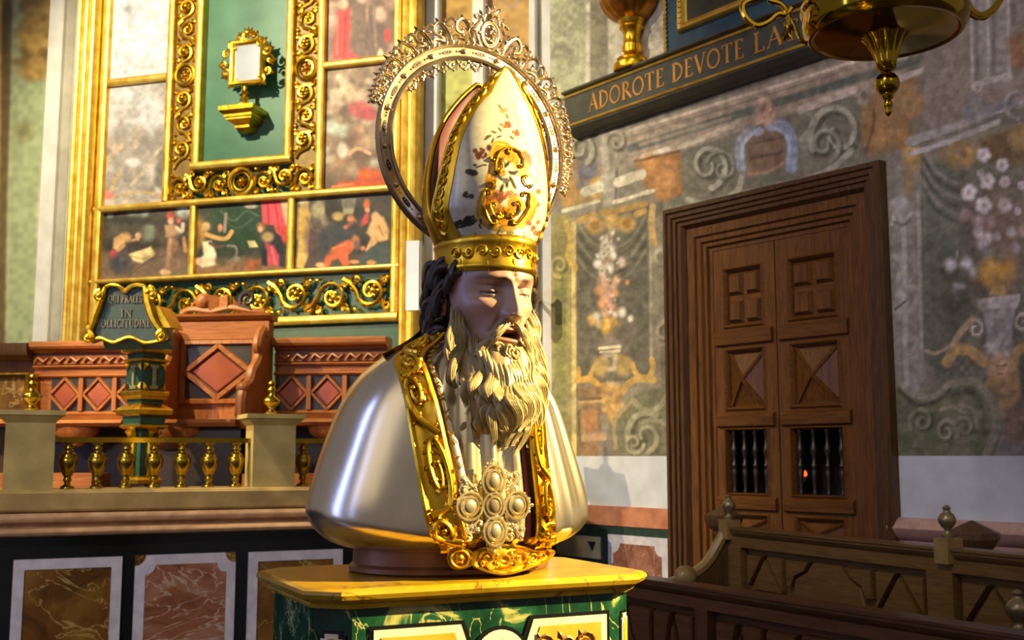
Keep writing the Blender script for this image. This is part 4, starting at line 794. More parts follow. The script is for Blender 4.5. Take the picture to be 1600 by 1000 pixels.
b = MB(); b.strip(sx0, sx1, [(.16, PB), (.16, PB+.035), (yf+.03, PB+.035), (yf+.01, PB+.028), (yf+.01, zl1-.004), (yf, zl1-.012), (yf, zl0+.012), (yf+.012, zl0), (.1, zl0), (.1, PB)]); lab(b.build('plinth_course', STONE_B, wf, 20), 'speckled tan stone plinth under the balustrade')
zr1 = FB.z(240, 802, yf); zr0 = FB.z(240, 838, yf-.04); dz = zr1-zr0
b = MB(); b.strip(sx0, sx1, [(.1, zl0)]+[(yf-.005-.025*math.sin(R(a)), zl0-.006-dz*.21*(1-math.cos(R(a)))) for a in range(0, 181, 30)]+[(yf+.015, zl0-dz*.5), (yf+.02, zl0-dz*.62)]+[(yf-.02-.035*math.sin(R(a)), zl0-dz*.66-dz*.19*(1-math.cos(R(a)))) for a in range(0, 181, 30)]+[(.1, zl0-dz*1.05)]); lab(b.build('roll_moulding', STONE_P, wf, 40), 'rosy stone double roll moulding')
yp = -.10
for k, (xa_, xb_, py, kind) in enumerate(((20, 190, 872, 0), (210, 367, 865, 1), (387, 534, 860, 0))):
    q0, q1, zt_ = FB.x(xa_, 900, yp), FB.x(xb_, 900, yp), FB.z((xa_+xb_)/2, py, yp); z0 = .35; e = .052
    if kind:
        b = MB(); b.box(q0, q1, yp-.008, yp, z0, zt_); b.build('corner_inlay', BROWNM, wf, 0)
        b = MB(); b.prism(notch(q0, q1, z0, zt_, .055), yp, yp-.014); lab(b.build('panel_border', LILAC, wf, 0), 'white marble border with hollowed corners')
        b = MB(); b.prism(notch(q0+e, q1-e, z0+e, zt_-e, .05), yp-.004, yp-.018); lab(b.build('panel', ROSEM, wf, 0), 'rose brown veined marble panel')
    else:
        b = MB(); b.frame(q0, q1, z0, zt_, [(0, -.0), (0, .014), (e, .014), (e, .0)], yp); lab(b.build('panel_border', LILAC, wf, 0), 'white marble border with square corners')
        b = MB(); b.box(q0+e, q1-e, yp-.006, yp+.01, z0+e, zt_-e); lab(b.build('panel', BROWNM, wf, 0), 'ochre veined marble panel')
# ---------------------------------------------------------------- balustrade
bal = thingF('balustrade', 'stone and brass balustrade along the edge of the raised presbytery', 'balustrade', FB)
ZB = PB+.0355
STONE_V = noisy('veined_cream_stone', '#9a8650', '#bca668', 7, .34, 0, .05, detail=8, lo=.3, hi=.7)
zc = FB.z(417, 652, -.1); pw = .118
def post(x):
    b = MB(); b.box(x-pw, x+pw, -.11, .11, ZB, zc-.045); o = b.build('post', STONE_V, bal, 0)
    b = MB(); b.add([(x-pw, -.11, zc-.045), (x+pw, -.11, zc-.045), (x+pw, .11, zc-.045), (x-pw, .11, zc-.045), (x-pw-.04, -.15, zc-.006), (x+pw+.04, -.15, zc-.006), (x+pw+.04, .15, zc-.006), (x-pw-.04, .15, zc-.006)], [(0,1,5,4),(1,2,6,5),(2,3,7,6),(3,0,4,7),(3,2,1,0),(4,5,6,7)])
    b.box(x-pw-.045, x+pw+.045, -.155, .155, zc-.006, zc+.018); b.build('cap', STONE_V, o, 0)
fin = MB(); fin.lathe([(.030,0),(.034,.006),(.034,.014),(.018,.022),(.014,.034),(.022,.046),(.046,.066),(.050,.078),(.040,.092),(.022,.104),(.013,.116),(.012,.124),(.022,.134),(.022,.146),(.012,.154),(.010,.160),(.019,.170),(.020,.180),(.012,.190),(.003,.197)], 18)
xp = [FB.x(45, 720), 0.0]; sp_ = xp[1]-xp[0]; xp = [xp[0]-sp_]+xp+[1.22]
xp = [q for q in xp if q > -2.2]
f0 = None
for x in xp:
    post(x)
    if f0 is None: f0 = fin.build('finial', BRASS, bal, 60); f0.location = (x, 0, zc+.018)
    else: inst(f0, bal, (x, 0, zc+.018))
zr_ = FB.z(240, 688, 0)
bz0, bz1 = ZB, zr_-.012; hb = bz1-bz0
bl = MB(); bl.lathe([(.034,0),(.036,.02),(.030,.05),(.016,.09),(.014,.13),(.022,.17),(.022,.20),(.016,.23),(.030,.33),(.044,.48),(.049,.60),(.046,.66),(.034,.71),(.040,.735),(.030,.755),(.017,.79),(.022,.83),(.028,.87),(.020,.91),(.018,.95),(.032,.98),(.032,1.0)], 18)
B0 = None
for i in range(len(xp)-1):
    if i == len(xp)-2: xa_, n = xp[i], 7
    else: xa_, n = xp[i], 7
    g = xp[i+1]-xp[i]
    for k in range(n):
        x = xa_+pw+(g-2*pw)*(k+.5)/n
        if B0 is None: B0 = bl.build('baluster', BRASS, bal, 50); B0.location = (x, 0, bz0); B0.scale = (1, 1, hb)
        else: inst(B0, bal, (x, 0, bz0), None, (1, 1, hb))
    b = MB(); b.box(xa_+pw, xp[i+1]-pw, -.034, .034, bz1, bz1+.010); b.box(xa_+pw, xp[i+1]-pw, -.040, .040, bz1+.010, bz1+.026); b.build('handrail', BRASS_P, bal, 0)
# ---------------------------------------------------------------- choir stalls
W_ST = wood('stall_wood', '#7c4520', '#a4642f', 'x'); W_STR = noisy('red_stall_panel', '#7a3014', '#94461e', 5, .42); W_SDK = noisy('ebonised_inlay', '#211a18', '#332824', 6, .4)
W_P = wood('pew_wood', '#4c301a', '#66452a', 'x', .34); W_P2 = wood('pew_wood_olive', '#5a4222', '#785a30', 'x', .34); W_PV = wood('pew_upright', '#46301c', '#60442a', 'z', .34); W_HONEY = noisy('worn_honey_wood', '#7a6034', '#957a48', 14, .35)
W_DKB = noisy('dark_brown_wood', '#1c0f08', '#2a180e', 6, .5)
W_STV = wood('stall_wood_upright', '#7c4520', '#a4642f')
def lozenge_panel(par, x0, x1, z0, z1, y, arm=.022):
    """framed field with dark corners and a red lozenge"""
    b = MB(); b.box(x0, x1, y-.006, y+.002, z0, z1); b.build('dark_corner_field', W_SDK, par, 0)
    cx, cz = (x0+x1)/2, (z0+z1)/2; hx, hz = (x1-x0)/2, (z1-z0)/2
    b = MB()
    for k, (a, c) in enumerate((((cx, z1), (x1, cz)), ((x1, cz), (cx, z0)), ((cx, z0), (x0, cz)), ((x0, cz), (cx, z1)))):
        d = Vector((c[0]-a[0], 0, c[1]-a[1])).normalized(); n = Vector((-d.z, 0, d.x))*arm*.5; A, B_ = Vector((a[0], y, a[1])), Vector((c[0], y, c[1]))
        for yy in (0,): b.add([A-n+Vector((0,-.004,0)), B_-n+Vector((0,-.004,0)), B_+n+Vector((0,-.004,0)), A+n+Vector((0,-.004,0)), A-n*.7+Vector((0,-.03,0)), B_-n*.7+Vector((0,-.03,0)), B_+n*.7+Vector((0,-.03,0)), A+n*.7+Vector((0,-.03,0))], [(4,5,6,7),(0,1,5,4),(1,2,6,5),(2,3,7,6),(3,0,4,7)])
    b.build('lattice', W_ST, par, 0)
    s = .80; b = MB(); b.add([(cx, y-.008, cz+hz*s), (cx+hx*s, y-.008, cz), (cx, y-.008, cz-hz*s), (cx-hx*s, y-.008, cz), (cx, y-.018, cz+hz*s*.93), (cx+hx*s*.93, y-.018, cz), (cx, y-.018, cz-hz*s*.93), (cx-hx*s*.93, y-.018, cz)], [(7,6,5,4),(0,4,5,1),(1,5,6,2),(2,6,7,3),(3,7,4,0)])
    lab(b.build('lozenge', W_STR, par, 0), 'reddish lozenge panel')
ZS = lambda py, px=350, y=0.0: FS.z(px, py, y); XS = lambda px, py=610, y=0.0: FS.x(px, py, y)
zt0, zt1 = ZS(545), ZS(531)
def stall(name_label, xa_, xb_, panels, zpan, seatz, carved):
    t = thingF('choir_stall', name_label, 'choir stall', FS, 'choir stalls along the apse')
    b = MB(); b.box(xa_, xb_, .0, .08, PB, zt0); b.build('backrest', W_ST, t, 0)
    b = MB(); b.strip(xa_, xb_, [(.10, zt0-.015), (-.02, zt0-.015), (-.03, zt0), (-.075, zt0+.01), (-.085, zt0+.025), (-.085, zt1-.012), (-.075, zt1), (.10, zt1)]); b.build('cornice', W_ST, t, 20)
    za, zb = ZS(566), ZS(553)
    b = MB(); b.box(xa_, xb_, -.014, .01, za, zb); fr = b.build('frieze', W_ST, t, 0)
    b = MB(); n = int((xb_-xa_)/.12)
    for k in range(n):
        u = xa_+(k+.5)*.12; b.tube([(u-.05, -.02, za+.012), (u-.02, -.026, zb-.012), (u+.02, -.026, za+.014), (u+.05, -.02, zb-.014)], [.008,.012,.012,.006], 5)
    b.build('carved_leaf_run', W_ST, fr, 60)
    for z in (ZS(570), ZS(585)):
        b = MB(); b.strip(xa_, xb_, [(.0, z-.012), (-.018, z-.010), (-.026, z), (-.018, z+.008), (0, z+.01)]); b.build('rail', W_ST, t, 30)
    z0, z1 = zpan
    for p0, p1 in panels: lozenge_panel(t, p0, p1, z0, z1, 0)
    for p0, p1 in panels:
        b = MB(); b.box(p1-.002, p1+.028, -.035, .0, z0, z1); b.build('stile', W_STV, t, 0)
    b = MB(); b.strip(xa_, xb_, [(0, z0-.12), (-.02, z0-.115), (-.03, z0-.06), (-.05, z0-.02), (-.02, z0-.004), (0, z0)]); b.build('lower_rail', W_ST, t, 20)
    b = MB(); b.strip(xa_, xb_, [(.02, seatz-.045), (-.40, seatz-.04), (-.42, seatz-.02), (-.40, seatz), (.02, seatz)]); b.build('seat', W_ST, t, 30)
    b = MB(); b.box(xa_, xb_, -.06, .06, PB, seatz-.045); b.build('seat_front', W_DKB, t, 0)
    for c in carved:
        b = MB(); b.lathe([(.02, -.13), (.06, -.12), (.10, -.075), (.15, -.045), (.165, -.0)], 16, (c, -.30, seatz-.042), 1, .6); b.build('seat_bracket', W_STV, t)
    b = MB(); b.box(xa_+.05, xb_-.05, -.65, -.42, PB, PB+.10); b.build('foot_board', W_ST, t, 0)
    return t
zpan = (ZS(641), ZS(589)); stz = ZS(655, 350, -.4)
l0, lw = XS(83), XS(133)-XS(81)
stall('left choir stall with two reddish lozenges behind the green and gold lectern', XS(52), XS(238), [(XS(81)+k*lw, XS(81)+(k+1)*lw-.028) for k in range(3)], zpan, stz, [XS(118, 680, -.3)])
r0 = XS(488)
stall('right choir stall half hidden by the silver bust', XS(429), XS(606), [(r0-lw, r0-.028), (r0, r0+lw-.028), (r0+lw, r0+2*lw-.028)], zpan, stz, [XS(520, 680, -.3)])
b = MB(); tq = thingF('marble_panel', 'gold framed brown marble panel low at the far left', 'panel', FS)
gy = -.12; q0, q1, w0, w1 = XS(-40, 610, gy), XS(46, 610, gy), ZS(662, 20, gy), ZS(583, 20, gy)
b.frame(q0, q1, w0, w1, [(0, -.118), (0, .02), (.012, .032), (.028, .02), (.034, .0)], gy); b.build('gilt_frame', G_OLD, tq, 30)
b = MB(); b.box(q0+.03, q1-.03, gy-.002, -.004, w0+.03, w1-.03); b.build('slab', BROWNM, tq, 0)
b = MB(); b.box(q0, XS(51), .0, .08, PB, zt0); b.build('backing', W_PV, tq, 0)
b = MB(); b.strip(q0, XS(51), [(.09, zt0-.06), (-.05, zt0-.06), (-.09, zt0-.03), (-.10, zt0), (-.10, zt1-.01), (.09, zt1-.005)]); b.build('ledge', W_PV, tq, 20)
# presiding chair
tc = thingF('presider_chair', 'high backed carved chair with one big red lozenge between the stalls', 'chair', FS)
yb2 = -.10
XT = lambda px, py=560: FS.x(px, py, yb2); ZT = lambda py, px=350: FS.z(px, py, yb2)
cx0, cx1 = XT(266), XT(425)
b = MB(); b.box(cx0+.03, cx1-.03, yb2, -.002, PB, ZT(500)); b.build('backrest', W_STV, tc, 0)
b = MB(); z = ZT(502); b.strip(cx0, cx1, [(-.004, z), (yb2-.01, z), (yb2-.03, z+.012), (yb2-.05, z+.03), (yb2-.055, z+.046), (-.004, z+.046)]); crn = b.build('cornice', W_ST, tc, 20)
b = MB(); z1_, z0_ = ZT(503), ZT(529); b.box(cx0+.02, cx1-.02, yb2-.02, yb2, z0_, z1_); b.strip(cx0+.02, cx1-.02, [(yb2, z0_-.02), (yb2-.025, z0_-.018), (yb2-.032, z0_-.006), (yb2-.02, z0_)]); b.build('frieze', W_ST, tc, 0)
lz0, lz1_ = ZT(622), ZT(540); lxa, lxb = XT(292), XT(394)
b = MB(); b.frame(lxa-.035, lxb+.035, lz0-.035, lz1_+.035, [(0, 0), (0, .028), (.025, .032), (.035, .0)], yb2); b.build('panel_frame', W_STV, tc, 0)
lozenge_panel(tc, lxa, lxb, lz0, lz1_, yb2-.004, .04)
seat_z = ZS(655, 330, -.5)
b = MB(); b.strip(XT(250), XT(410), [(yb2, seat_z-.05), (-.52, seat_z-.045), (-.54, seat_z-.022), (-.52, seat_z), (yb2, seat_z)]); b.build('seat', W_ST, tc, 30)
b = MB(); b.lathe([(.03, -.15), (.09, -.13), (.15, -.08), (.20, -.045), (.21, 0)], 20, (XT(300, 680), -.42, seat_z-.046), 1, .55); b.build('seat_bracket', W_STV, tc)
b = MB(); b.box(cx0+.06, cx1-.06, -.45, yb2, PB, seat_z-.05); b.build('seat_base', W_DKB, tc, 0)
arm = [(yb2, ZT(520)), (-.16, ZT(518)), (-.22, ZT(528)), (-.25, ZT(545)), (-.22, ZT(556)), (-.26, ZT(572)), (-.32, ZT(582)), (-.36, ZT(598)), (-.40, ZT(606)), (-.46, ZT(612)), (-.50, ZT(630)), (-.50, ZT(655)), (-.44, ZT(672)), (yb2, ZT(676))]
for xx in (cx0+.02, cx1-.07):
    b = MB(); b.strip(xx, xx+.055, arm); o = b.build('arm_panel', W_STV, tc, 0)
    b = MB(); b.tube([(xx+.027, q, r_) for q, r_ in crom(arm[1:12], 4)], .035, 8); b.ell((xx+.027, -.17, ZT(524)), (.045, .05, .045), 10, 8); b.ell((xx+.027, -.47, ZT(612)), (.045, .05, .04), 10, 8); b.build('arm_scroll', W_STV, o)
b = MB(); b.prism([(XT(340), ZT(680)), (XT(340), ZT(655)), (XT(372), ZT(655)), (XT(372), ZT(640)), (XT(398), ZT(628)), (XT(404), ZT(655)), (XT(404), ZT(680))], yb2, yb2-.12); b.build('stepped_block', W_ST, tc, 0)
# crest: globe, open book, scrolling staff and drapery on the cornice
zc_ = ZT(502)+.046; ym = yb2-.01
b = MB(); b.tube(crom([(XT(282), ym, zc_+.01), (XT(300), ym-.02, zc_+.035), (XT(330), ym-.02, zc_+.018), (XT(360), ym-.025, zc_+.04), (XT(390), ym-.02, zc_+.02), (XT(412), ym, zc_+.012)], 5), .022, 8, None, .8); b.build('carved_drapery', W_ST, tc)
b = MB(); b.ell((XT(317), ym, zc_+.085), (.060, .055, .060), 16, 12); lab(b.build('globe', W_STV, tc), 'carved wooden globe on the crest')
b = MB(); bx = XT(343)
for s in (-1, 1): b.add([(bx, ym-.02, zc_+.015), (bx+s*.065, ym-.045, zc_+.03), (bx+s*.065, ym-.045, zc_+.125), (bx, ym-.02, zc_+.115), (bx, ym+.02, zc_+.015), (bx+s*.065, ym-.01, zc_+.03), (bx+s*.065, ym-.01, zc_+.125), (bx, ym+.02, zc_+.115)], [(0,1,2,3),(4,7,6,5),(0,4,5,1),(1,5,6,2),(2,6,7,3)])
lab(b.build('open_book', W_ST, tc, 0), 'carved open book on the crest')
b = MB(); b.tube([(XT(370)+u, ym-.01, zc_+.03+v) for u, v in spiral2(.07, .065, .055, -1, PI*1.2, 1.4, 20, .2)], [.018-.0006*k for k in range(21)], 7); b.tube(crom([(XT(358), ym, zc_+.03), (XT(375), ym-.02, zc_+.045), (XT(395), ym-.02, zc_+.02)], 5), .017, 7); lab(b.build('carved_scroll', W_SDK, tc), 'dark carved scroll on the crest')
b = MB(); r3 = random.Random(2)
for k in range(7): leaf3(b, (XT(292)+.065*k+.02, zc_+.02), R(60+10*k), .10, .022, .02, lambda u, v, h: (u, ym-.005-h, v))
b.build('carved_leaf', W_STV, tc, 0)
# ---------------------------------------------------------------- lectern behind the balustrade
Y_L = 6.62; lk = Y_L/1743
LC = at(221, 757, Y_L); zb_ = PB+.0005
lc = thing('lectern', 'green and gold pillar lectern with a dark lettered desk behind the balustrade', 'lectern', (LC.x, LC.y, zb_))
FADED0 = noisy('pale_gilding', '#7c7450', '#948a62', 40, .45, .3)
LG = noisy('dark_green_enamel', '#16342c', '#22483c', 14, .38, 0, .06)
zq = lambda py: at(221, py, Y_L-.1).z-zb_
def pil(r_prof, mat, name, sides=4, par=None, rot=-82):
    b = MB(); b.ngon([(r*lk*1.02, zq(py)) for r, py in r_prof], sides, (0,0,0), R(rot)); return b.build(name, mat, par or lc, 0)
pil([(29,757),(30,756),(30,750),(26,746),(26,744)], G_LEAF, 'base')
pil([(22,744),(22,668)], LG, 'column')
b = MB()
for k in range(4):
    a = R(-82+90*k+45); b.lathe([(4*lk,zq(744)),(5*lk,zq(735)),(5.5*lk,zq(700)),(4.5*lk,zq(690))], 10, (17*lk*math.cos(a), 17*lk*math.sin(a), 0))
    b.tube([(19*lk*math.cos(a), 19*lk*math.sin(a), zq(688)), (20*lk*math.cos(a), 20*lk*math.sin(a), zq(678)), (24*lk*math.cos(a), 24*lk*math.sin(a), zq(671))], [.02, .03, .035], 8)
b.build('capital', G_LEAF, lc)
pil([(30,670),(36,667),(36,664),(30,662)], G_LEAF, 'lower_cornice'); pil([(31,662),(32,650)], LG, 'lower_frieze')
pil([(33,650),(42,647),(43,640),(40,637),(24,629)], G_LEAF, 'sloping_cornice'); pil([(26,630),(27,623)], LG, 'neck'); pil([(33,623),(33,620),(36,618),(37,612),(34,610)], G_LEAF, 'shelf_moulding')
bd = pil([(29,610),(29,565)], LG, 'lantern_block'); pil([(30,565),(35,563),(35,560),(30,559)], G_LEAF, 'upper_fillet'); pil([(28,559),(29,551)], LG, 'upper_neck'); pil([(33,551),(38,549),(38,544),(30,542)], G_OLD, 'cap')
b = MB(); s_ = 29*lk*1.02*.7071
for k in range(4):
    Mk = Matrix.Rotation(R(-37+90*k), 4, 'Z')
    for sx in (-1, 1):
        for pz, sz in ((608, 1), (567, -1)):
            b.add([Mk @ Vector((sx*s_*.98, -s_-.012, zq(pz))), Mk @ Vector((sx*s_*.45, -s_-.006, zq(pz))), Mk @ Vector((sx*s_*.95, -s_-.006, zq(pz)+sz*.045)), Mk @ Vector((sx*s_*.75, -s_-.02, zq(pz)+sz*.018))], [(0,1,3),(1,2,3),(2,0,3)])
b.build('corner_leaf', G_LEAF, bd, 0)
for k in (0, 1):
    Mk = Matrix.Rotation(R(-37+90*k), 4, 'Z'); b = MB(); b.add([(x, -s_-y_, z) for y_ in (-.002, .010) for x, z in ((-.028, zq(573)), (-.028, zq(569)), (.028, zq(569)), (.028, zq(573)), (.010, zq(575)), (.010, zq(601)), (.028, zq(603)), (.028, zq(607)), (-.028, zq(607)), (-.028, zq(603)), (-.010, zq(601)), (-.010, zq(575)))], [tuple(range(12, 24))]+[(q, (q+1) % 12, 12+(q+1) % 12, 12+q) for q in range(12)], Mk)
    b.build('monogram', FADED0, bd, 0)

# desk: sloping lettered front with gilt scroll sides
FD = Frame((LC.x, LC.y-.10), -4); yd = -.14
XD = lambda px, py=500: FD.x(px, py, yd); ZD = lambda py, px=205: FD.z(px, py, yd)
dk = thingF('reading_desk', 'dark green lettered reading desk with gilt scrolls on top of the lectern', 'desk', FD)
outl = [(XD(138,535), ZD(534)), (XD(148), ZD(503)), (XD(156), ZD(478)), (XD(160), ZD(462)), (XD(164), ZD(449)), (XD(174), ZD(446)), (XD(186), ZD(449)), (XD(194), ZD(457)), (XD(202), ZD(449)), (XD(213), ZD(446)), (XD(225), ZD(448)), (XD(229), ZD(462)), (XD(233), ZD(478)), (XD(243), ZD(503)), (XD(262,535), ZD(530)), (XD(230), ZD(536)), (XD(205), ZD(527)), (XD(180), ZD(535)), (XD(158), ZD(528))]
# the field is cut along its notch so that each piece is convex enough to fill cleanly
b = MB(); b.prism(outl, -.06, yd); lab(b.build('desk_front', noisy('slate_green_paint', '#16281f', '#24392f', 14, .5), dk, 0), 'dark green field lettered in faded gold')
b = MB()
b.tube([(x, yd-.01, z) for x, z in crom(outl[0:5], 5)], [.012+.010*math.sin(PI*k/20) for k in range(21)], 7); b.tube([(x, yd-.01, z) for x, z in crom(outl[10:15], 5)], [.012+.016*math.sin(PI*k/20) for k in range(21)], 7)
b.tube([(x, yd-.01, z) for x, z in crom(outl[4:8], 5)], .013, 7); b.tube([(x, yd-.01, z) for x, z in crom(outl[7:11], 5)], .013, 7)
b.tube([(x, yd-.01, z) for x, z in crom(outl[14:19]+outl[0:1], 5)], .009, 6)
for cx, cz, hd in ((XD(157), ZD(462), 1), (XD(233), ZD(457), -1), (XD(240), ZD(462), 1), (XD(142), ZD(527), -1), (XD(256), ZD(526), 1)):
    b.tube([(u, yd-.02, v) for u, v in spiral2(cx, cz, .032, hd, PI/2, 1.2, 14, .25)], .013, 6); b.ell((cx, yd-.025, cz), (.018,.02,.018), 8, 6)
b.build('gilt_scroll', G_LEAF, dk)
b = MB(); b.add([(XD(240), yd+.01, ZD(478)), (XD(246), yd+.01, ZD(478)), (XD(266), yd+.01, ZD(512)), (XD(252), yd+.01, ZD(512)), (XD(244), .02, ZD(478)), (XD(252), .02, ZD(478)), (XD(272), .02, ZD(512)), (XD(266), .02, ZD(512))], [(0,3,2,1),(1,2,6,5),(4,5,6,7),(0,4,7,3),(2,3,7,6),(0,1,5,4)]); b.build('side_bracket', G_LEAF, dk, 0)
b = MB(); b.add([(XD(150,540), -.02, ZD(543)), (XD(262,540), -.02, ZD(543)), (XD(238), .16, ZD(492)), (XD(165), .16, ZD(492)), (XD(150,540), -.06, ZD(528)), (XD(250,540), -.06, ZD(528)), (XD(232), .10, ZD(480)), (XD(168), .10, ZD(480))], [(4,5,6,7),(0,3,2,1),(0,1,5,4),(1,2,6,5),(2,3,7,6),(3,0,4,7)]); b.build('desk_body', LG, dk, 0)
FADED = noisy('faded_gold', '#5c5640', '#777054', 60, .5)
h_ = .042
for wtxt, pxa, pya, pxb in (('QUI', 168, 473, 186), ('PRAEEST', 189, 473, 228), ('IN', 189, 495, 208), ('SOLLICITUDINE', 153, 511, 237)):
    b = MB(); lettering(b, wtxt, XD(pxa), ZD(pya), h_, XD(pxb)-XD(pxa), yd-.001, None, .09); b.build('lettering', FADED, dk, 0)

# ---------------------------------------------------------------- pews in front of the door
def tracery(par, mat, x0, x1, z0, z1, y):
    H = [[(0,.05),(0,1),(.11,1)], [(.02,0),(.12,.93),(.22,0)], [(.13,1),(.235,1),(.235,.05)], [(.255,.25),(.255,1),(.405,1),(.375,.75),(.305,.55),(.282,.25)]]
    C = [(.295,.0),(.315,.48),(.385,.70),(.425,1),(.575,1),(.615,.70),(.685,.48),(.705,.0)]
    for s in (0, 1):
        for q in H:
            b = MB(); pts = [((1-u if s else u), v) for u, v in q]
            if s: pts = pts[::-1]
            gu, gv = sum(q_[0] for q_ in pts)/len(pts), sum(q_[1] for q_ in pts)/len(pts); pts = [(gu+(u-gu)*.92, gv+(v-gv)*.96) for u, v in pts]
            b.prism([(x0+(x1-x0)*u, z0+(z1-z0)*v) for u, v in pts], y, y-.036, None, .012); b.build('raised_piece', mat, par, 0)
    b = MB(); b.prism([(x0+(x1-x0)*u, z0+(z1-z0)*v) for u, v in C], y, y-.036, None, .008); b.build('raised_piece', mat, par, 0)
def pew(F, label, x0, x1, zt, stiles, mat, dark, pz0, pz1, sw=.10, rail=.16):
    t = thingF('pew', label, 'pew', F, 'wooden pews beside the door wall')
    b = MB(); b.box(x0, x1, .036, .06, .0, zt-.02); b.build('back_board', mat, t, 0)
    b = MB(); b.strip(x0, x1, [(.065, zt-.045), (.0, zt-.045), (-.012, zt-.035), (-.022, zt-.022), (-.022, zt-.012), (-.03, zt-.010), (-.03, zt), (.07, zt)]); b.build('top_rail', mat, t, 20)
    b = MB(); b.box(x0, x1, -.012, .036, pz1, zt-.045); b.build('upper_board', mat, t, 0)
    for s in stiles: b = MB(); b.box(s-sw/2, s+sw/2, -.014, .036, 0, pz1); b.build('stile', dark, t, 0)
    b = MB(); b.box(x0, x1, -.012, .036, 0, pz0); b.build('lower_board', mat, t, 0)
    e = sorted(stiles)
    for a, c in zip(e[:-1], e[1:]): tracery(t, mat, a+sw/2+.03, c-sw/2-.03, pz0+.02, pz1-.03, .036)
    return t
A1 = at(1105, 917, 4.29); F1 = Frame((A1.x, A1.y), -58.5); h1 = A1.z
z11 = F1.z(1180, 966); 
s1 = [F1.x(1099, 950)+k*1.15 for k in (-1, 0, 1, 2)]
pw1 = pew(F1, 'front pew, plain dark back nearest the yellow slab', F1.x(985, 903)-.1, F1.x(1610, 996)+.6, h1, s1, W_P, W_PV, .55, z11, .07)
A2 = at(1139, 823, 5.60); F2 = Frame((A2.x, A2.y), -65); h2 = A2.z
z21 = F2.z(1300, 872); x2a, x2b = F2.x(1142, 860), F2.x(1470, 870)
pw2 = pew(F2, 'rear pew with carved zigzag back and brass finials below the door', x2a, F2.x(1640, 875)+.3, h2, [x2a+.03, x2b, x2b+(x2b-x2a)], W_P2, W_P2, F2.z(1300, 950), z21, .13)
fin2 = MB(); fin2.lathe([(.022,0),(.024,.012),(.014,.020),(.012,.034),(.024,.046),(.033,.062),(.034,.074),(.026,.090),(.014,.100),(.012,.108),(.017,.114),(.010,.122),(.002,.126)], 16)
ff = None
for (px, py) in ((1139, 800), (1481, 838), (1592, 962)):
    if px < 1500:
        xx = F2.x(px, py, -.0); zz = h2; b = MB(); b.box(xx-.035, xx+.035, -.04, .04, zz-.06, zz+.035); b.build('finial_block', W_HONEY, pw2, 0)
        if ff is None: ff = fin2.build('finial', noisy('dull_brass', '#7a6c4a', '#938460', 10, .35, .6), pw2, 60); ff.location = (xx, 0, zz+.035)
        else: inst(ff, pw2, (xx, 0, zz+.035))
    else:
        xx = F2.x(px, py, -.12); inst(ff, pw2, (xx, -.12, F2.z(px, 990, -.12)), None, (1.3, 1.3, 1.2))
# armrest end of the rear pew
b = MB(); x_ = x2a-.03
pts = crom([(-.02, h2-.04), (-.12, h2-.17), (-.22, h2-.23), (-.36, h2-.27)], 5); b.tube([(x_, q, z) for q, z in pts], .028, 8); b.build('arm_rest', W_HONEY, pw2)
b = MB(); b.ell((x_, -.25, h2-.235), (.05, .06, .055), 14, 10); b.lathe([(.035, -.16), (.03, -.14), (.018, -.11), (.026, -.08), (.04, -.06)], 14, (x_, -.25, h2-.23)); b.build('arm_knob', W_HONEY, pw2)
b = MB(); b.strip(x_-.025, x_+.025, [(.0, 0), (.0, h2-.06), (-.10, h2-.19), (-.24, h2-.27), (-.40, h2-.32), (-.44, 0)]); b.build('bench_end', W_PV, pw2, 0)
# newel posts with pyramid caps behind the rear pew
def newel(px, py, Y, w_, label):
    q = at(px, py, Y); t = thing('newel_post', label, 'post', (q.x, q.y, 0), R(-52)); z = q.z
    b = MB(); b.ngon([(w_*.62, 0), (w_*.62, z-.16), (w_*.75, z-.15), (w_*.75, z-.125)], 4, (0,0,0), R(45)); b.build('shaft', W_PV, t, 0)
    b = MB(); b.ngon([(w_*.95, z-.125), (w_*1.25, z-.105), (w_*1.45, z-.075), (w_*1.45, z-.05), (.004, z)], 4 if px < 1400 else 8, (0,0,0), R(45)); b.build('cap', W_PV, t, 0)
newel(1130, 790, 5.98, .070, 'dark square newel post with low pyramid cap left of the rear pew')
newel(1518, 813, 4.72, .078, 'dark newel post with faceted pyramid cap right of the door')
# ---------------------------------------------------------------- hanging sanctuary lamp
YL2 = 3.3; k2 = YL2/1743*1.0
LP = at(1383, 60, YL2)
tl = thing('sanctuary_lamp', 'polished brass hanging lamp bowl with scrolled arms at upper right', 'lamp', LP)
u = lambda a: a*k2
zz = lambda py: at(1383, py, YL2).z-LP.z
b = MB(); b.lathe([(u(10), zz(62)), (u(34), zz(57.5)), (u(70), zz(55)), (u(112), zz(53)), (u(116), zz(55)), (u(121), zz(55)), (u(124), zz(52)), (u(130), zz(44)), (u(132), zz(34)), (u(130), zz(18)), (u(134), zz(13)), (u(134), zz(6)), (u(121), zz(-2)), (u(122), zz(-60)), (u(128), zz(-66)), (u(124), zz(-66)), (u(60), zz(-68))], 64); b.build('bowl', BRASS_P, tl, 30)
b = MB(); b.lathe([(u(36), zz(56)), (u(27), zz(66)), (u(20), zz(80)), (u(15), zz(95)), (u(13), zz(108)), (u(8), zz(112))], 32, (0,0,0), 1, 1, None, 16, .14); b.build('fluted_neck', BRASS_P, tl, 60)
b = MB(); b.lathe([(u(2), zz(112))]+[(max(u(20)*math.sin(R(a)), u(2)), zz(131)-u(20)*-math.cos(R(a))) for a in range(10, 180, 10)]+[(u(3), zz(151))], 28); b.build('ball', BRASS_P, tl, 60)
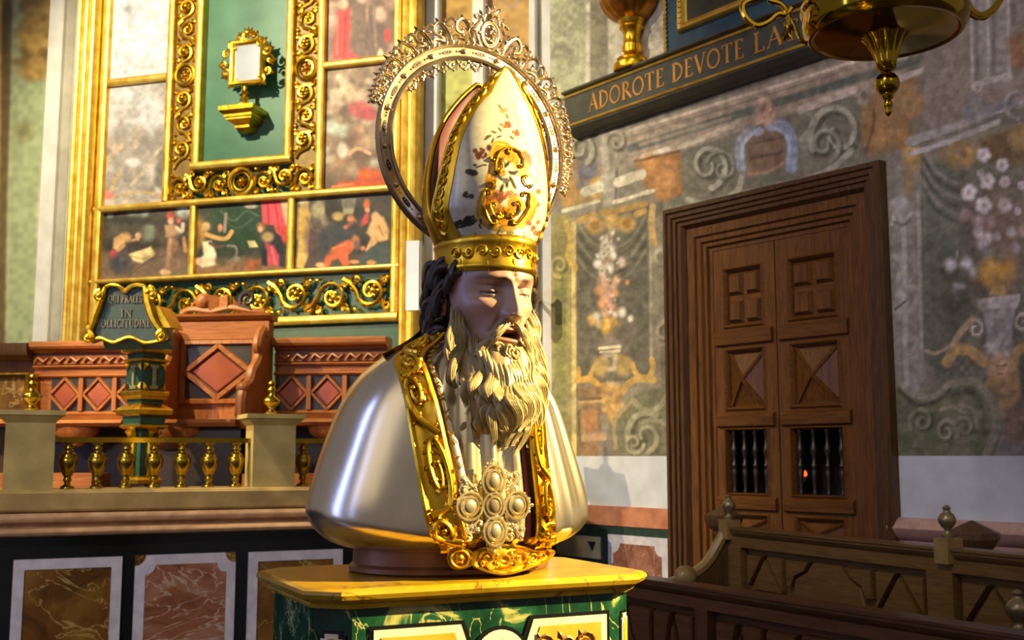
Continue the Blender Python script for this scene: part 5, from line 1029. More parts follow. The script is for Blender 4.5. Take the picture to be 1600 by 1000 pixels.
b = MB(); b.lathe([(u(1), zz(182)), (u(5), zz(178)), (u(6), zz(175)), (u(4), zz(171)), (u(7), zz(167)), (u(8), zz(162)), (u(5), zz(157)), (u(9), zz(153)), (u(10), zz(149)), (u(6), zz(146))], 18); b.build('pendant', BRASS_P, tl, 60)
def lp(px, py, dy=0): q = at(px, py, YL2+dy)-LP; return (q.x, q.y, q.z)
b = MB(); b.tube(crom([lp(1254, -6), lp(1220, -8), lp(1180, -2), lp(1161, 8), lp(1166, 28), lp(1182, 40), lp(1200, 34), lp(1215, 22), lp(1228, 22), lp(1236, 12)], 6), .010, 8); b.tube(crom([lp(1200, 0), lp(1222, 8), lp(1232, 28), lp(1230, 50), lp(1237, 60)], 6), [.010-.0002*k for k in range(25)], 8)
b.tube(crom([lp(1236, 30), lp(1244, 46), lp(1250, 62), lp(1262, 68)], 5), .006, 8); o = b.build('arm', BRASS_P, tl)
b = MB()
for k in range(5): leaf3(b, (0, 0), R(-60-12*k), .05, .010, .012, lambda a, c, h, k=k: tuple(Vector(lp(1228, 30+4*k))+Vector((a, -h, c))))
b.build('arm_leaf', BRASS, tl, 0)
b = MB(); b.tube(crom([lp(1510, -6), lp(1516, 14), lp(1532, 24), lp(1550, 16), lp(1562, 0), lp(1572, -20)], 6), .011, 8); b.tube(crom([lp(1508, 8), lp(1520, 26), lp(1540, 28), lp(1556, 10)], 6), .006, 8); b.build('arm', BRASS_P, tl)
for k in range(3):
    a = R(30+120*k); b = MB(); b.tube([(u(115)*math.cos(a), u(115)*math.sin(a), zz(-60)), (u(20)*math.cos(a), u(20)*math.sin(a), 2.2)], .005, 6); b.build('chain', BRASS, tl)
# ---------------------------------------------------------------- pedestal of green and yellow marble
FP = Frame((-.137, 2.262), 26.0)       # its centre; the bust stands on the same axis
ZT_P = 1.378
YELM = marble('yellow_marble', [(.3, '#98740c'), (.5, '#b08a18'), (.7, '#c49e28')], 6, .2, '#6e4c0e', .012)
GRNM = marble('green_marble', [(.30, '#0a2417'), (.52, '#164029'), (.58, '#245236'), (.615, '#9c9c5c'), (.72, '#ccc07a')], 8, .2, '#b4b070', .008, 2.2)
IVORY = noisy('ivory_inlay', '#d8cca4', '#e6dcb8', 20, .3); OCHRE = noisy('ochre_inlay', '#b98a26', '#cfa23c', 14, .32); BROWN_I = noisy('brown_inlay', '#6a4416', '#7e5420', 30, .4)
tpd = thingF('pedestal', 'green veined marble pedestal with a yellow marble slab under the bust', 'pedestal', FP)
hw, hd, hb_k, ch = .316, .232, .150, .052
def plan(g, c=ch): 
    a, d, k = hw+g, hd+g, hb_k+g; return [(-a+c, -d), (a-c, -d), (a, -d+c), (a, k-c), (a-c, k), (-a+c, k), (-a, k-c), (-a, -d+c)]
def stack(b, prof, c=ch):
    n = 8; vs = []; fs = []
    for g, z in prof: vs += [(x, y, z) for x, y in plan(g, c)]
    for k in range(len(prof)-1):
        for i in range(n): fs.append((k*n+i, k*n+(i+1) % n, k*n+n+(i+1) % n, k*n+n+i))
    fs.append(tuple(range(n))[::-1]); m = (len(prof)-1)*n; fs.append(tuple(range(m, m+n))); b.add(vs, fs)
b = MB(); stack(b, [(-.0, 0), (0, ZT_P-.036)]); b.build('body', GRNM, tpd, 0)
b = MB(); stack(b, [(.0, ZT_P-.036), (.010, ZT_P-.035), (.012, ZT_P-.030), (.010, ZT_P-.026), (.016, ZT_P-.024), (.026, ZT_P-.018), (.030, ZT_P-.010), (.028, ZT_P-.004), (.022, ZT_P)]); lab(b.build('slab', YELM, tpd, 25), 'polished yellow marble slab with moulded edge')
yfp = -hd
PX = lambda px, py=975: FP.x(px, py, yfp); PZ = lambda py, px=760: FP.z(px, py, yfp)
def plate(poly, mat, name, d0, d1, par=tpd): b = MB(); b.prism(poly, d0, d1); return b.build(name, mat, par, 0)
zt1, zt2 = PZ(981, 650), PZ(970, 880); zlow = .82
cxm = PX(780); rm = .052
for nm, x0_, x1_, zt_ in (('left', PX(577), PX(742), PZ(981, 650)), ('right', PX(810), PX(951), PZ(968, 880))):
    zt_ = PZ(976, 770)+.012
    s = -1 if nm == 'left' else 1
    def quad(i):
        a, c = x0_+i, x1_-i; z1 = zt_-i
        return [(a, z1), (c-(.022 if s < 0 else 0), z1), (c, z1-.06), (c, zlow+i), (a, zlow+i)] if s < 0 else [(a+.022, z1), (c, z1), (c, zlow+i), (a, zlow+i), (a, z1-.06)]
    plate(quad(0), BLACK_M, 'black_inlay', yfp+.004, yfp-.003); plate(quad(.007), IVORY, 'ivory_inlay', yfp, yfp-.005); plate(quad(.020), OCHRE, 'ochre_inlay', yfp, yfp-.007)
    b = MB(); xx0, xx1 = x0_+.03, x1_-.03
    for k in range(3):
        cx = xx0+(xx1-xx0)*(k+.5)/3; b.tube([(u, yfp-.008, v) for u, v in spiral2(cx, zt_-.056, .022, 1 if k % 2 else -1, PI, 1.5, 18, .2)], .003, 5)
        for q in range(3): leaf3(b, (cx+.02*math.cos(q*2), zt_-.064+.02*math.sin(q*2)), q*2.1, .018, .006, .004, lambda u, v, h: (u, yfp-.007-h, v))
    b.build('scroll_inlay', BROWN_I, tpd, 0)
for r_, mat, nm, d in ((.060, BLACK_M, 'black_inlay', .004), (.053, IVORY, 'ivory_inlay', .006), (.036, ORANGE, 'medallion', .008)):
    plate([(cxm+r_*math.cos(2*PI*k/28), PZ(976, 770)-.062+r_*math.sin(2*PI*k/28)) for k in range(28)], mat, nm, yfp, yfp-d)
for s in (-1, 1):      # inlays of the canted corners
    c0 = Vector((s*(hw-ch/2), -(hd-ch/2), 0)); Mc = Matrix.Translation(c0) @ Matrix.Rotation(R(45*s), 4, 'Z'); zt_ = PZ(983, 540) if s < 0 else PZ(962, 980); zt_ = PZ(976, 770)+.006
    for e, mat, nm, d in ((.0, BLACK_M, 'black_inlay', .003), (.006, IVORY, 'ivory_inlay', .005), (.014, OCHRE, 'ochre_inlay', .007)):
        w_ = .027-e; n_ = .008; z1 = zt_-e
        b = MB(); b.prism([(-w_, zlow), (-w_, z1-n_), (-w_+n_, z1-n_), (-w_+n_, z1), (w_-n_, z1), (w_-n_, z1-n_), (w_, z1-n_), (w_, zlow)], 0, -d, Mc); b.build(nm, mat, tpd, 0)
# ---------------------------------------------------------------- reliquary bust of a bishop saint
SKIN = painted('painted_skin', .34, 0, 0, .5); SKIN.node_tree.nodes['Principled BSDF'].inputs['Subsurface Weight'].default_value = .0
HAIR_M = noisy('dark_hair', '#2a2220', '#40342e', 30, .4, 0, .1, (1,1,.3))
BEARD_M = noisy('carved_beard', '#8e7d58', '#ae9c6c', 26, .38, 0, .2, (1.6,1.6,.35), 4, .3, .7, .6, .5)
COPPER = noisy('brown_copper_base', '#6a4630', '#8a6040', 12, .42, .5, .05)
MAROON = noisy('maroon_lining', '#4a2028', '#5c2a30', 10, .45)
BB = Frame((FP.o.x, FP.o.y, ZT_P), 26.0)
bust = thing('reliquary_bust', 'silver and gold bearded bishop bust wearing a tall mitre and a silver halo', 'bust', (FP.o.x, FP.o.y, ZT_P), R(26))
def BL(px, py, Y): return BB.I @ at(px, py, Y)
def ellp(a, bb, f): return (a*math.sin(f), -bb*math.cos(f))
# base
b = MB(); b.lathe([(.97, .0), (1.0, .004), (1.0, .012), (.965, .018), (.955, .075), (.93, .10)], 64, (.014, 0, 0), .205, .166); b.build('base', COPPER, bust, 40)
# body shell: rows of (height, half width, half depth, centre x, centre y)
ROWS = [(.046, .184, .148, .014, 0), (.050, .208, .160, .014, 0), (.060, .234, .176, .014, 0), (.078, .258, .193, .014, 0), (.100, .274, .205, .014, 0), (.124, .281, .211, .014, 0), (.1626, .273, .212, .014, 0), (.24, .247, .203, .012, 0), (.318, .216, .187, .010, -.004), (.37, .184, .168, .008, -.012), (.400, .160, .150, .010, -.02), (.423, .134, .128, .014, -.03), (.445, .098, .104, .022, -.045), (.470, .078, .088, .032, -.065), (.50, .070, .080, .038, -.08)]
RR = np.array(crom(ROWS, 5))
def body(f, t, off=0.0):
    """f angle from the front (0 = front, + = the figure's left), t 0..1 from the underside up to the neck"""
    k = t*(len(RR)-1); i = min(int(k), len(RR)-2); q = RR[i]+(RR[i+1]-RR[i])*(k-i)
    c = max(0.0, math.cos(f)); drop = max(0.0, q[0]-.044)*.62 if q[0] < .124 else max(0.0, .0496*(1-(q[0]-.124)/.2))
    z = q[0]-drop*c**1.6
    return (q[3]+(q[1]+off)*math.sin(f), q[4]-(q[2]+off)*math.cos(f), z)
_gf, _gt = np.meshgrid(np.linspace(-1.3, 1.05, 241), np.linspace(0, 1, 161)); _pts = np.array([body(f, t, .012) for f, t in zip(_gf.ravel(), _gt.ravel())])
_Mb = np.array(BB.M); _px = pix(_pts@_Mb[:3, :3].T+_Mb[:3, 3])
_cv = np.array([CAMZ*0, 0, 0]); 
def on_body(px, py):
    """body angle and height under a sight line (front side)"""
    W = _pts@_Mb[:3, :3].T+_Mb[:3, 3]; d = np.hypot(_px[:, 0]-px, _px[:, 1]-py); near = np.where(d < d.min()+1.5)[0]; i = near[np.argmin(W[near, 1])]
    return _gf.ravel()[i], _gt.ravel()[i]
# alb: pleated inner garment
def alb(u, v):
    f = -1.75+3.5*u/239; t = .20+.80*v/69; w_ = max(0, 1-abs(f)/1.5); ple = .0065*math.sin(f*27+1.2*math.sin(f*7)+t*2)*w_*(1 if t < .92 else 0)
    return body(f, t, -.004+ple)
ALB_M = noisy('silver_gilt_cloth', '#d6c79c', '#e8dcb8', 6, .26, .85, .06, (1,1,.3), rvar=.06)
b = MB(); b.grid(alb, 240, 70); b.build('pleated_alb', ALB_M, bust, 60)
# orphrey bands: edges taken along the front edges of the cope
def track(pts): return [on_body(x, y) for x, y in pts]
LO = track([(617,562), (628,610), (640,675), (651,735), (662,790), (670,830), (676,862)]); LI = track([(664,560), (676,600), (690,643), (702,690), (714,735), (722,790), (729,850)])
RI = track([(812,585), (819,630), (825,668), (832,720), (836,760), (836,790), (832,845)]); RO = track([(838,585), (843,625), (851,680), (858,733), (862,780), (863,812), (861,862)])
def interp(tr, t):
    q = sorted(tr, key=lambda a: a[1]); ts = [a[1] for a in q]; return float(np.interp(t, ts, [a[0] for a in q]))
def smooth_track(tr):
    ts = np.array([a[1] for a in tr]); fs = np.array([a[0] for a in tr]); co = np.polyfit(ts, fs, 3); lo, hi = ts.min(), ts.max()
    def fn(t):
        v = float(np.polyval(co, min(max(t, lo), hi)))
        if t > hi: v += (t-hi)*float(np.polyval(np.polyder(co), hi))*.6
        return v
    return fn
fLO, fLI, fRI, fRO = map(smooth_track, (LO, LI, RI, RO))
# cope: the silver mantle from one band round the back to the other
NU, NV = 220, 84
def cope(u, v):
    t = .03+.875*v/(NV-1); f0 = (fRI(t)+fRO(t))/2; f1 = (fLI(t)+fLO(t))/2+2*PI; f = f0+(f1-f0)*u/(NU-1)
    fold = .004*math.sin(f*7+3)*max(0, math.sin(PI*min(1, t*1.1)))*(1 if 0 else .5)
    if abs(math.atan2(math.sin(f), math.cos(f))) < 1.45 and math.sin(f) > 0: fold += (.0038*math.sin(f*19+2*t)+.0026*math.sin(f*37+5*t+1))*max(0, math.sin(PI*t))
    return body(f, t, .012+fold)
b = MB(); b.grid(cope, NU, NV); b.build('silver_cope', SILVER, bust, 60)
def band(fa, fb, t0, t1, name, off, label=None, mat=G_LEAF):
    """flat band between two edges, with raised borders"""
    prof = [(0, 0), (.02, .006), (.10, .009), (.16, .006), (.2, .003), (.8, .003), (.84, .006), (.90, .009), (.98, .006), (1, 0)]; n = 60
    b = MB(); b.grid(lambda u, v: body(fa(t0+(t1-t0)*v/(n-1))+(fb(t0+(t1-t0)*v/(n-1))-fa(t0+(t1-t0)*v/(n-1)))*prof[u][0], t0+(t1-t0)*v/(n-1), off+prof[u][1]), len(prof), n)
    o = b.build(name, mat, bust, 50)
    if label: lab(o, label)
    return o
def band_scrolls(o, fa, fb, t0, t1, n, off, seed, w_, mat=G_OLD):
    rn = random.Random(seed); b = MB()
    L = 1.0; W_ = 1.0/n*1.15
    def plc(u, v, h):
        t = t0+(t1-t0)*u; c = .5+v/W_*.62; fa_, fb_ = fa(t), fb(t); return body(fa_+(fb_-fa_)*c, t, off+.002+h*w_)
    scrollwork(b, L, W_, n, plc, rn, W_*.06, True, 1.2)
    # the running stems are laid in band units; their thickness is set in metres by w_
    return b.build('scroll_relief', mat, o, 60)
def tube_on(b, path, r, n=6):
    b.tube(path, r, n)
def relief(o, fa, fb, t0, t1, n, off, seed, mat=G_LEAF):
    rn = random.Random(seed); b = MB()
    def plc(u, c, h): t = t0+(t1-t0)*u; return Vector(body(fa(t)+(fb(t)-fa(t))*c, t, off+h))
    for i in range(n):
        s = 1 if i % 2 == 0 else -1; u0 = (i+.5)/n; du = .46/n
        cx = .5+.08*s
        path = [(u0-du*1.3, .5-.30*s)]+[(u0+du*(1-.82*k/22)*math.cos(PI-s*2*PI*1.45*k/22+0)*1.0, cx+.30*(1-.82*k/22)*math.sin(PI-s*2*PI*1.45*k/22)) for k in range(23)]
        path = [tuple(q) for q in crom(path, 2)]
        m = len(path); b.tube([plc(u, c, .003) for u, c in path], [.0066*(1.15-.55*k/m) for k in range(m)], 6)
        for k in range(3, m-8, 3):
            u, c = path[k]; q0 = plc(u, c, .003); q1 = plc(*path[k+1], .003); tg = (q1-q0).normalized(); nn = (plc(u, c, .02)-plc(u, c, 0)).normalized(); sd = nn.cross(tg)
            for sg in (1, -1):
                d = (tg*.55+sd*sg*.85).normalized(); Lf = .0125*rn.uniform(.8, 1.2); wv = nn.cross(d)*.0058
                b.add([q0, q0+d*Lf*.45+wv, q0+d*Lf, q0+d*Lf*.45-wv, q0+d*Lf*.45+nn*.005], [(0,3,4),(3,2,4),(2,1,4),(1,0,4)])
        c0 = plc(*path[-1], .005); b.ell(c0, (.006,)*3, 8, 6)
        for sg in (.2, .8): b.ell(plc(u0+du*1.1, sg, .004), (.004,)*3, 6, 5)
    return b.build('scroll_relief', mat, o, 60)
oL = band(fLO, fLI, .17, .905, 'orphrey_band', .014, 'broad gilt orphrey with scrolls down the left edge of the cope'); relief(oL, fLO, fLI, .19, .895, 6, .018, 3)
oR = band(fRI, fRO, .17, .88, 'orphrey_band', .014, 'gilt orphrey with scrolls down the right edge of the cope'); relief(oR, fRI, fRO, .19, .87, 7, .018, 5)
# narrow engraved inner border on the left, red lined edge on the right
fL2 = lambda t: fLI(t)+.085; fR2 = lambda t: fRI(t)-.10
b = MB(); n = 60
def edge(fa, wd, t0, t1, off, name, mat, label):
    b = MB(); b.grid(lambda u, v: body(fa(t0+(t1-t0)*v/59)+wd*u/5, t0+(t1-t0)*v/59, off+.004*math.sin(PI*u/5)), 6, 60); return lab(b.build(name, mat, bust, 60), label)
e1 = edge(lambda t: fLI(t)+.004, .075, .17, .93, .006, 'inner_border', SILVER_G, 'narrow engraved silver inner border')
b = MB()
for k in range(46):
    t = .19+.72*k/46; f = fLI(t)+.004+.0375; s = 1 if k % 2 else -1
    b.tube([body(f-.026, t, .011), body(f, t+.006*s, .0125), body(f+.026, t, .011)], .0016, 4)
o = b.build('engraving', G_OLD, e1, 60); o['kind'] = 'stuff'
RED_E = noisy('dark_red_enamel', '#5a2418', '#6e3020', 10, .25)
edge(lambda t: fRI(t)-.052, .05, .17, .80, .004, 'inner_border', RED_E, 'dark red inner border beside the right orphrey'); edge(lambda t: fRI(t)-.13, .07, .17, .78, .002, 'stole_edge', SILVER_G, 'bright smooth stole edge')
# morse clasp across the hem
def hem(f, z, off): 
    q = (.190+ (z-.03)*.55, ); return ((.235+off)*math.sin(f), -(.185+off+ (z-.02)*.18)*math.cos(f), z)
def clasp_pt(px, py, off=.0):
    y0 = -.215
    d = BB.I.to_3x3() @ sight(px, py); c = BB.I @ Vector((0, 0, CAMZ))
    A_, B_ = .245+off, .212+off
    qa = (d.x/A_)**2+(d.y/B_)**2; qb = 2*(c.x*d.x/A_**2+c.y*d.y/B_**2); qc = (c.x/A_)**2+(c.y/B_)**2-1
    k = (-qb-math.sqrt(max(0, qb*qb-4*qa*qc)))/(2*qa); return c+d*k
def clasp_plate(outline, name, mat, par, thick=.010):
    pts = crom(outline+outline[:1], 4)[:-1]; n = len(pts); cx = sum(p_[0] for p_ in pts)/n; cy = sum(p_[1] for p_ in pts)/n
    b = MB(); rings = []
    for sc_, off in ((1, -.012), (1, .004), (.95, thick), (.86, thick), (.80, thick*.45), (.5, thick*.6), (.02, thick*.7)):
        rings.append([tuple(clasp_pt(cx+(x-cx)*sc_, cy+(y-cy)*sc_, off)) for x, y in pts])
    vs = [q for r_ in rings for q in r_]; fs = []
    for k in range(len(rings)-1):
        for i in range(n): fs.append((k*n+i, k*n+(i+1) % n, k*n+n+(i+1) % n, k*n+n+i))
    b.add(vs, fs); return b.build(name, mat, par, 55)
mo = clasp_plate([(738,862), (752,855), (775,851), (800,850), (822,854), (842,861), (858,858), (868,862), (862,872), (848,882), (834,886), (815,893), (790,899), (766,897), (746,890), (733,881)], 'morse', G_LEAF, bust); lab(mo, 'gilt scrolled clasp across the hem of the cope')
m2 = clasp_plate([(697,872), (702,860), (716,855), (732,858), (742,866), (742,880), (730,888), (714,891), (702,885)], 'clasp_disc', G_LEAF, mo)
b = MB()
for cx, cy, r_, hd_ in ((762,872,13,1), (788,874,12,-1), (768,880,8,-1), (812,872,13,1), (832,870,8,-1), (800,882,8,1), (846,868,6,1)):
    b.tube([clasp_pt(u_, v_, .008) for u_, v_ in spiral2(cx, cy, r_, hd_, PI, 1.4, 18, .2)], [.0042-.00012*k for k in range(19)], 6)
for cx, cy in ((776,868), (776,882), (824,880), (798,866), (754,880)): b.ell(clasp_pt(cx, cy, .008), (.006,)*3, 8, 6)
b.build('scroll_relief', G_LEAF, mo, 60)
b = MB(); b.tube([clasp_pt(719+14*math.cos(a), 873+13*math.sin(a), .010) for a in np.linspace(0, 2*PI, 25)], .003, 6); b.ell(clasp_pt(719, 873, .008), (.009, .006, .009), 10, 8)
for k in range(5): b.ell(clasp_pt(719+7*math.cos(k*1.256), 873+7*math.sin(k*1.256), .007), (.004,)*3, 7, 5)
b.build('flower_boss', G_LEAF, m2, 60)
# pectoral brooch
bc = BL(772, 788, FP.o.y-.232*math.cos(R(26))+.0); q = on_body(772, 788); bc = Vector(body(q[0], q[1], .010)); fb_ = q[0]
MBR = Matrix.Translation(bc) @ Matrix.Rotation(fb_*.8, 4, 'Z'); s_ = .00148
def brm(u, v, h): return MBR @ Vector((u*s_, -h, v*s_))
b = MB()
def oval(cx, cy, rx, ry, h, r_): b.tube([brm(cx+rx*math.cos(a), cy+ry*math.sin(a), h) for a in np.linspace(0, 2*PI, 29)], r_, 6)
ovs = [(0, 0, 14, 16), (0, 31, 15, 19), (2, -31, 15, 18), (-32, 0, 17, 17), (32, 0, 16, 17)]
for cx, cy, rx, ry in ovs: b.ell(brm(cx, cy, .002), (rx*s_*.95, .007, ry*s_*.95), 18, 8)
br = b.build('pectoral_brooch', SILVER_G, bust, 60); lab(br, 'quatrefoil silver gilt brooch with five oval stones')
b = MB()
for cx, cy, rx, ry in ovs:
    oval(cx, cy, rx, ry, .008, .0028); oval(cx, cy, rx*.66, ry*.66, .010, .0022)
    for k in range(14): b.ell(brm(cx+rx*1.12*math.cos(k*2*PI/14), cy+ry*1.12*math.sin(k*2*PI/14), .006), (.0024,)*3, 5, 4)
b.build('setting', SILVER_G, br, 60)
GLASS_S = noisy('pale_crystal', '#b8b49c', '#d0ccb8', 8, .08, .0); 
for i, (cx, cy, rx, ry) in enumerate(ovs):
    b = MB(); b.ell(brm(cx, cy, .008), (rx*s_*.58, .007, ry*s_*.58), 16, 10); o = b.build('stone', SILVER_G if i else noisy('smoky_crystal', '#5a4c3c', '#8a7a62', 8, .06), br, 60)
b = MB(); r5 = random.Random(3)
for sx in (-1, 1):
    for sy in (-1, 1):
        for k in range(9):
            cx, cy = sx*r5.uniform(14, 40), sy*r5.uniform(17, 41)
            if math.hypot(cx, cy) < 24: continue
            b.tube([brm(u_, v_, .004) for u_, v_ in spiral2(cx, cy, r5.uniform(4, 7), r5.choice((1, -1)), r5.uniform(0, 6), 1.1, 9, .3)], .0022, 5); b.ell(brm(cx, cy, .006), (.0034,)*3, 6, 5)
        b.tube([brm(sx*20, sy*18, .003), brm(sx*30, sy*27, .004), brm(sx*39, sy*38, .003)], .0035, 5)
for q in ((0, 52), (2, -52), (-51, 0), (50, 0)):
    for k in range(5): b.ell(brm(q[0]+(k-2)*4*(1 if q[0] == 0 or abs(q[0]) < 5 else 0), q[1]+(k-2)*4*(0 if abs(q[0]) < 5 else 1), .003), (.0032,)*3, 6, 5)
    b.ell(brm(q[0]*1.08, q[1]*1.08, .003), (.004,)*3, 6, 5)
o = b.build('filigree', SILVER_G, br, 60); o['kind'] = 'stuff'
# small pendant medal low between the bands
# ---------------------------------------------------------------- head
HX, HY, ZE, S = .043, -.100, .548, 1.22
HM = Matrix.Translation((HX, HY, 0)) @ Matrix.Rotation(R(5), 4, 'Z') @ Matrix.Translation((0, 0, ZE)) @ Matrix.Rotation(R(5), 4, 'X') @ Matrix.Translation((0, 0, -ZE))
HROWS = [(-.155, .040, .030, .02), (-.130, .044, .052, .0), (-.112, .040, .074, .0), (-.095, .049, .083, 0), (-.070, .059, .087, 0), (-.040, .066, .089, 0), (-.01, .0705, .089, 0), (.015, .072, .091, 0), (.036, .072, .091, 0), (.050, .068, .084, 0), (.085, .052, .060, 0)]
HR = np.array(crom(HROWS, 6))
def gs_(x, z, cx, cz, sx, sz): return math.exp(-((x-cx)/sx)**2-((z-cz)/sz)**2)
def sst(a, b_, x): t = min(1, max(0, (x-a)/(b_-a))); return t*t*(3-2*t)
def relief_face(x, z):
    """height of the features over the egg of the head, in life-size metres (x to the figure's left, z from eye level)"""
    ax = abs(x); d = 0.0
    # nose
    if -.060 < z < .022:
        p_ = .004+.020*sst(.014, -.036, z); p_ *= 1-sst(-.0395, -.052, z); w_ = .0068+.0045*sst(.0, -.035, z); d += p_*math.exp(-(ax/w_)**2*1.0)
    d += .0085*gs_(ax, z, .0115, -.0385, .0058, .0065)-.003*gs_(ax, z, .0185, -.040, .004, .008)
    d -= .0115*gs_(ax, z, .019, .004, .009, .011); d -= .0095*gs_(ax, z, .034, -.002, .016, .0115)
    d += .0085*gs_(ax, z, .0325, -.002, .0125, .0075)                                          # eyeball under the lids
    lidz = -.0045-.0025*((ax-.0325)/.012)**2*-1
    if .019 < ax < .046: d -= .0035*math.exp(-((z-(-.0055+.10*(ax-.0325)**2*30))/.0016)**2)   # slit between the lids
    d -= .0022*math.exp(-((z-.0062)/.0022)**2)*math.exp(-((ax-.033)/.013)**2)                  # upper crease
    d -= .0018*gs_(ax, z, .032, -.0135, .014, .0028)                                           # bag below
    d += .0065*gs_(ax, z, .030, .0185, .022, .0065)+.0035*gs_(ax, z, .012, .017, .008, .007)-.0028*gs_(x, z, 0, .020, .0045, .009)   # brows and frown
    d += .0012*math.sin(z*520)*math.exp(-((z-.042)/.016)**2)*math.exp(-(ax/.035)**2)           # forehead lines
    d += .0065*gs_(ax, z, .046, -.026, .018, .013)-.0075*gs_(ax, z, .046, -.058, .016, .020)   # cheekbones, hollow cheeks
    d -= .0035*math.exp(-((ax-(.016+(-.040-z)*.45))/.0045)**2)*sst(-.036, -.046, z)*(1-sst(-.064, -.07, z))
    wl = math.exp(-(ax/.021)**4)
    d += .0065*wl*math.exp(-((z+.0615)/.0042)**2)+.0085*wl*math.exp(-((z+.0795)/.0052)**2)-.011*math.exp(-(ax/.0185)**4)*math.exp(-((z+.0700)/.0042)**2)-.0035*gs_(x, z, 0, -.052, .0035, .007)
    d += .006*gs_(x, z, 0, -.105, .018, .012)-.003*gs_(x, z, 0, -.091, .016, .005)
    return d
NF, NZ = 300, 200
def headpt(u, v):
    # finer steps round the face
    s = -1+2*u/NF; f = PI*(s*.45+.55*s**3); zl_ = -.150+.232*v/(NZ-1)
    k = np.interp(zl_, HR[:, 0], np.arange(len(HR))); i = min(int(k), len(HR)-2); q = HR[i]+(HR[i+1]-HR[i])*(k-i)
    x = q[1]*math.sin(f); y = q[3]-q[2]*(math.cos(f) if abs(f) < PI/2 else math.cos(f)*1.05); 
    fr = sst(.1, .5, math.cos(f)); d = relief_face(x, zl_)*fr
    return HM @ Vector((x*S+d*S*math.sin(f)*.35, y*S-d*S*.97, ZE+zl_*S))
b = MB(); b.grid(headpt, NF, NZ, True)
cols = np.tile([.42, .26, .195], (len(b.v), 1)).astype(float)
for v in range(NZ):
    zl_ = -.150+.232*v/(NZ-1)
    for u in range(NF):
        s = -1+2*u/NF; f = PI*(s*.45+.55*s**3)
        if abs(f) > 1.5: continue
        k = np.interp(zl_, HR[:, 0], np.arange(len(HR))); i = min(int(k), len(HR)-2); x = HR[i, 1]*math.sin(f); ax = abs(x); c = cols[v*NF+u]
        def mixc(a, col): cols[v*NF+u] += (np.array(col)-cols[v*NF+u])*min(max(a, 0), 1)
        mixc(.45*gs_(ax, zl_, .042, -.03, .018, .016), (.48, .22, .17)); mixc(.4*gs_(x, zl_, 0, -.036, .012, .012), (.47, .22, .16))
        bz = .0195+.12*(ax-.03)-6*(ax-.030)**2; mixc(.85*math.exp(-((zl_-bz)/.0042)**2)*sst(.010, .016, ax)*(1-sst(.048, .058, ax)), (.10, .065, .045))
        mixc(.95*math.exp(-(ax/.0195)**6)*(math.exp(-((zl_+.0615)/.0045)**4)+math.exp(-((zl_+.0785)/.0055)**4)), (.42, .16, .12)); mixc(1.1*math.exp(-(ax/.0175)**4)*math.exp(-((zl_+.0702)/.0036)**2), (.03, .012, .010))
        if .020 < ax < .045:
            zz_ = zl_+.0068; mixc(.9*math.exp(-(zz_/.0022)**2)*math.exp(-((ax-.0325)/.010)**4), (.42, .40, .36)); mixc(.95*math.exp(-((zl_+.0066)/.0024)**2)*math.exp(-((ax-.0325)/.0045)**4), (.035, .022, .015)); mixc(.8*math.exp(-((zl_+.0042)/.0010)**2)*math.exp(-((ax-.0325)/.011)**4), (.05, .03, .02))
hd_o = b.build('head', SKIN, bust, 60, cols)
hz = lambda zl_: ZE+zl_*S
def hp(x, y, zl_): return HM @ Vector((x*S, y*S, ZE+zl_*S))
# ears
for sx in (-1, 1):
    b = MB(); b.tube([hp(sx*(.0745+.004*math.sin(a)), .012+.012*math.cos(a), -.018+.026*math.sin(a)) for a in np.linspace(-.3, 2*PI*.82, 16)], [.0062]*16, 7); b.ell(hp(sx*.072, .010, -.018), (.008, .012, .022), 10, 8); b.ell(hp(sx*.073, .006, -.040), (.007, .009, .010), 8, 6); b.build('ear', noisy('skin_tone', '#a0684c', '#b0785a', 10, .4), hd_o)
# neck
b = MB(); b.lathe([(.075, .40), (.070, .45), (.066, .50), (.062, .54)], 28, (HX-.006, HY+.035, 0), 1, 1.05); b.build('neck', SKIN, hd_o, 60, np.tile([.34, .23, .19], (28*4, 1)))
# hair: short swept locks round the back and temples
r6 = random.Random(12); b = MB()
b.lathe([(.070, hz(-.075)), (.083, hz(-.05)), (.088, hz(-.01)), (.0885, hz(.05))], 40, (HX-.002, HY+.018, 0), 1.0, 1.18)
for k in range(230):
    z0 = r6.uniform(-.075, .050); fm = 1.28-.36*sst(-.02, .03, z0); f = r6.uniform(fm, 2*PI-fm)
    fy = .012
    rad = lambda e: (.0735+e, .094+e)
    pts = []; Lk = r6.uniform(.03, .05); tw = r6.uniform(-1, 1); e0 = r6.uniform(.0, .006)
    for j in range(8):
        q = j/7; ff_ = f+(.22*q+.10*math.sin(3*q+tw))*(1 if f < PI else -1); zz_ = z0-Lk*q+.006*math.sin(6*q+tw); a_, b_ = rad(e0+.008*math.sin(PI*q)+.006*q*q); pts.append(hp(a_*math.sin(ff_), fy-b_*math.cos(ff_), zz_))
    b.tube(pts, [.0085*math.sin(PI*(.18+.80*j/7))+.001 for j in range(8)], 6)
b.build('hair', HAIR_M, bust, 60)
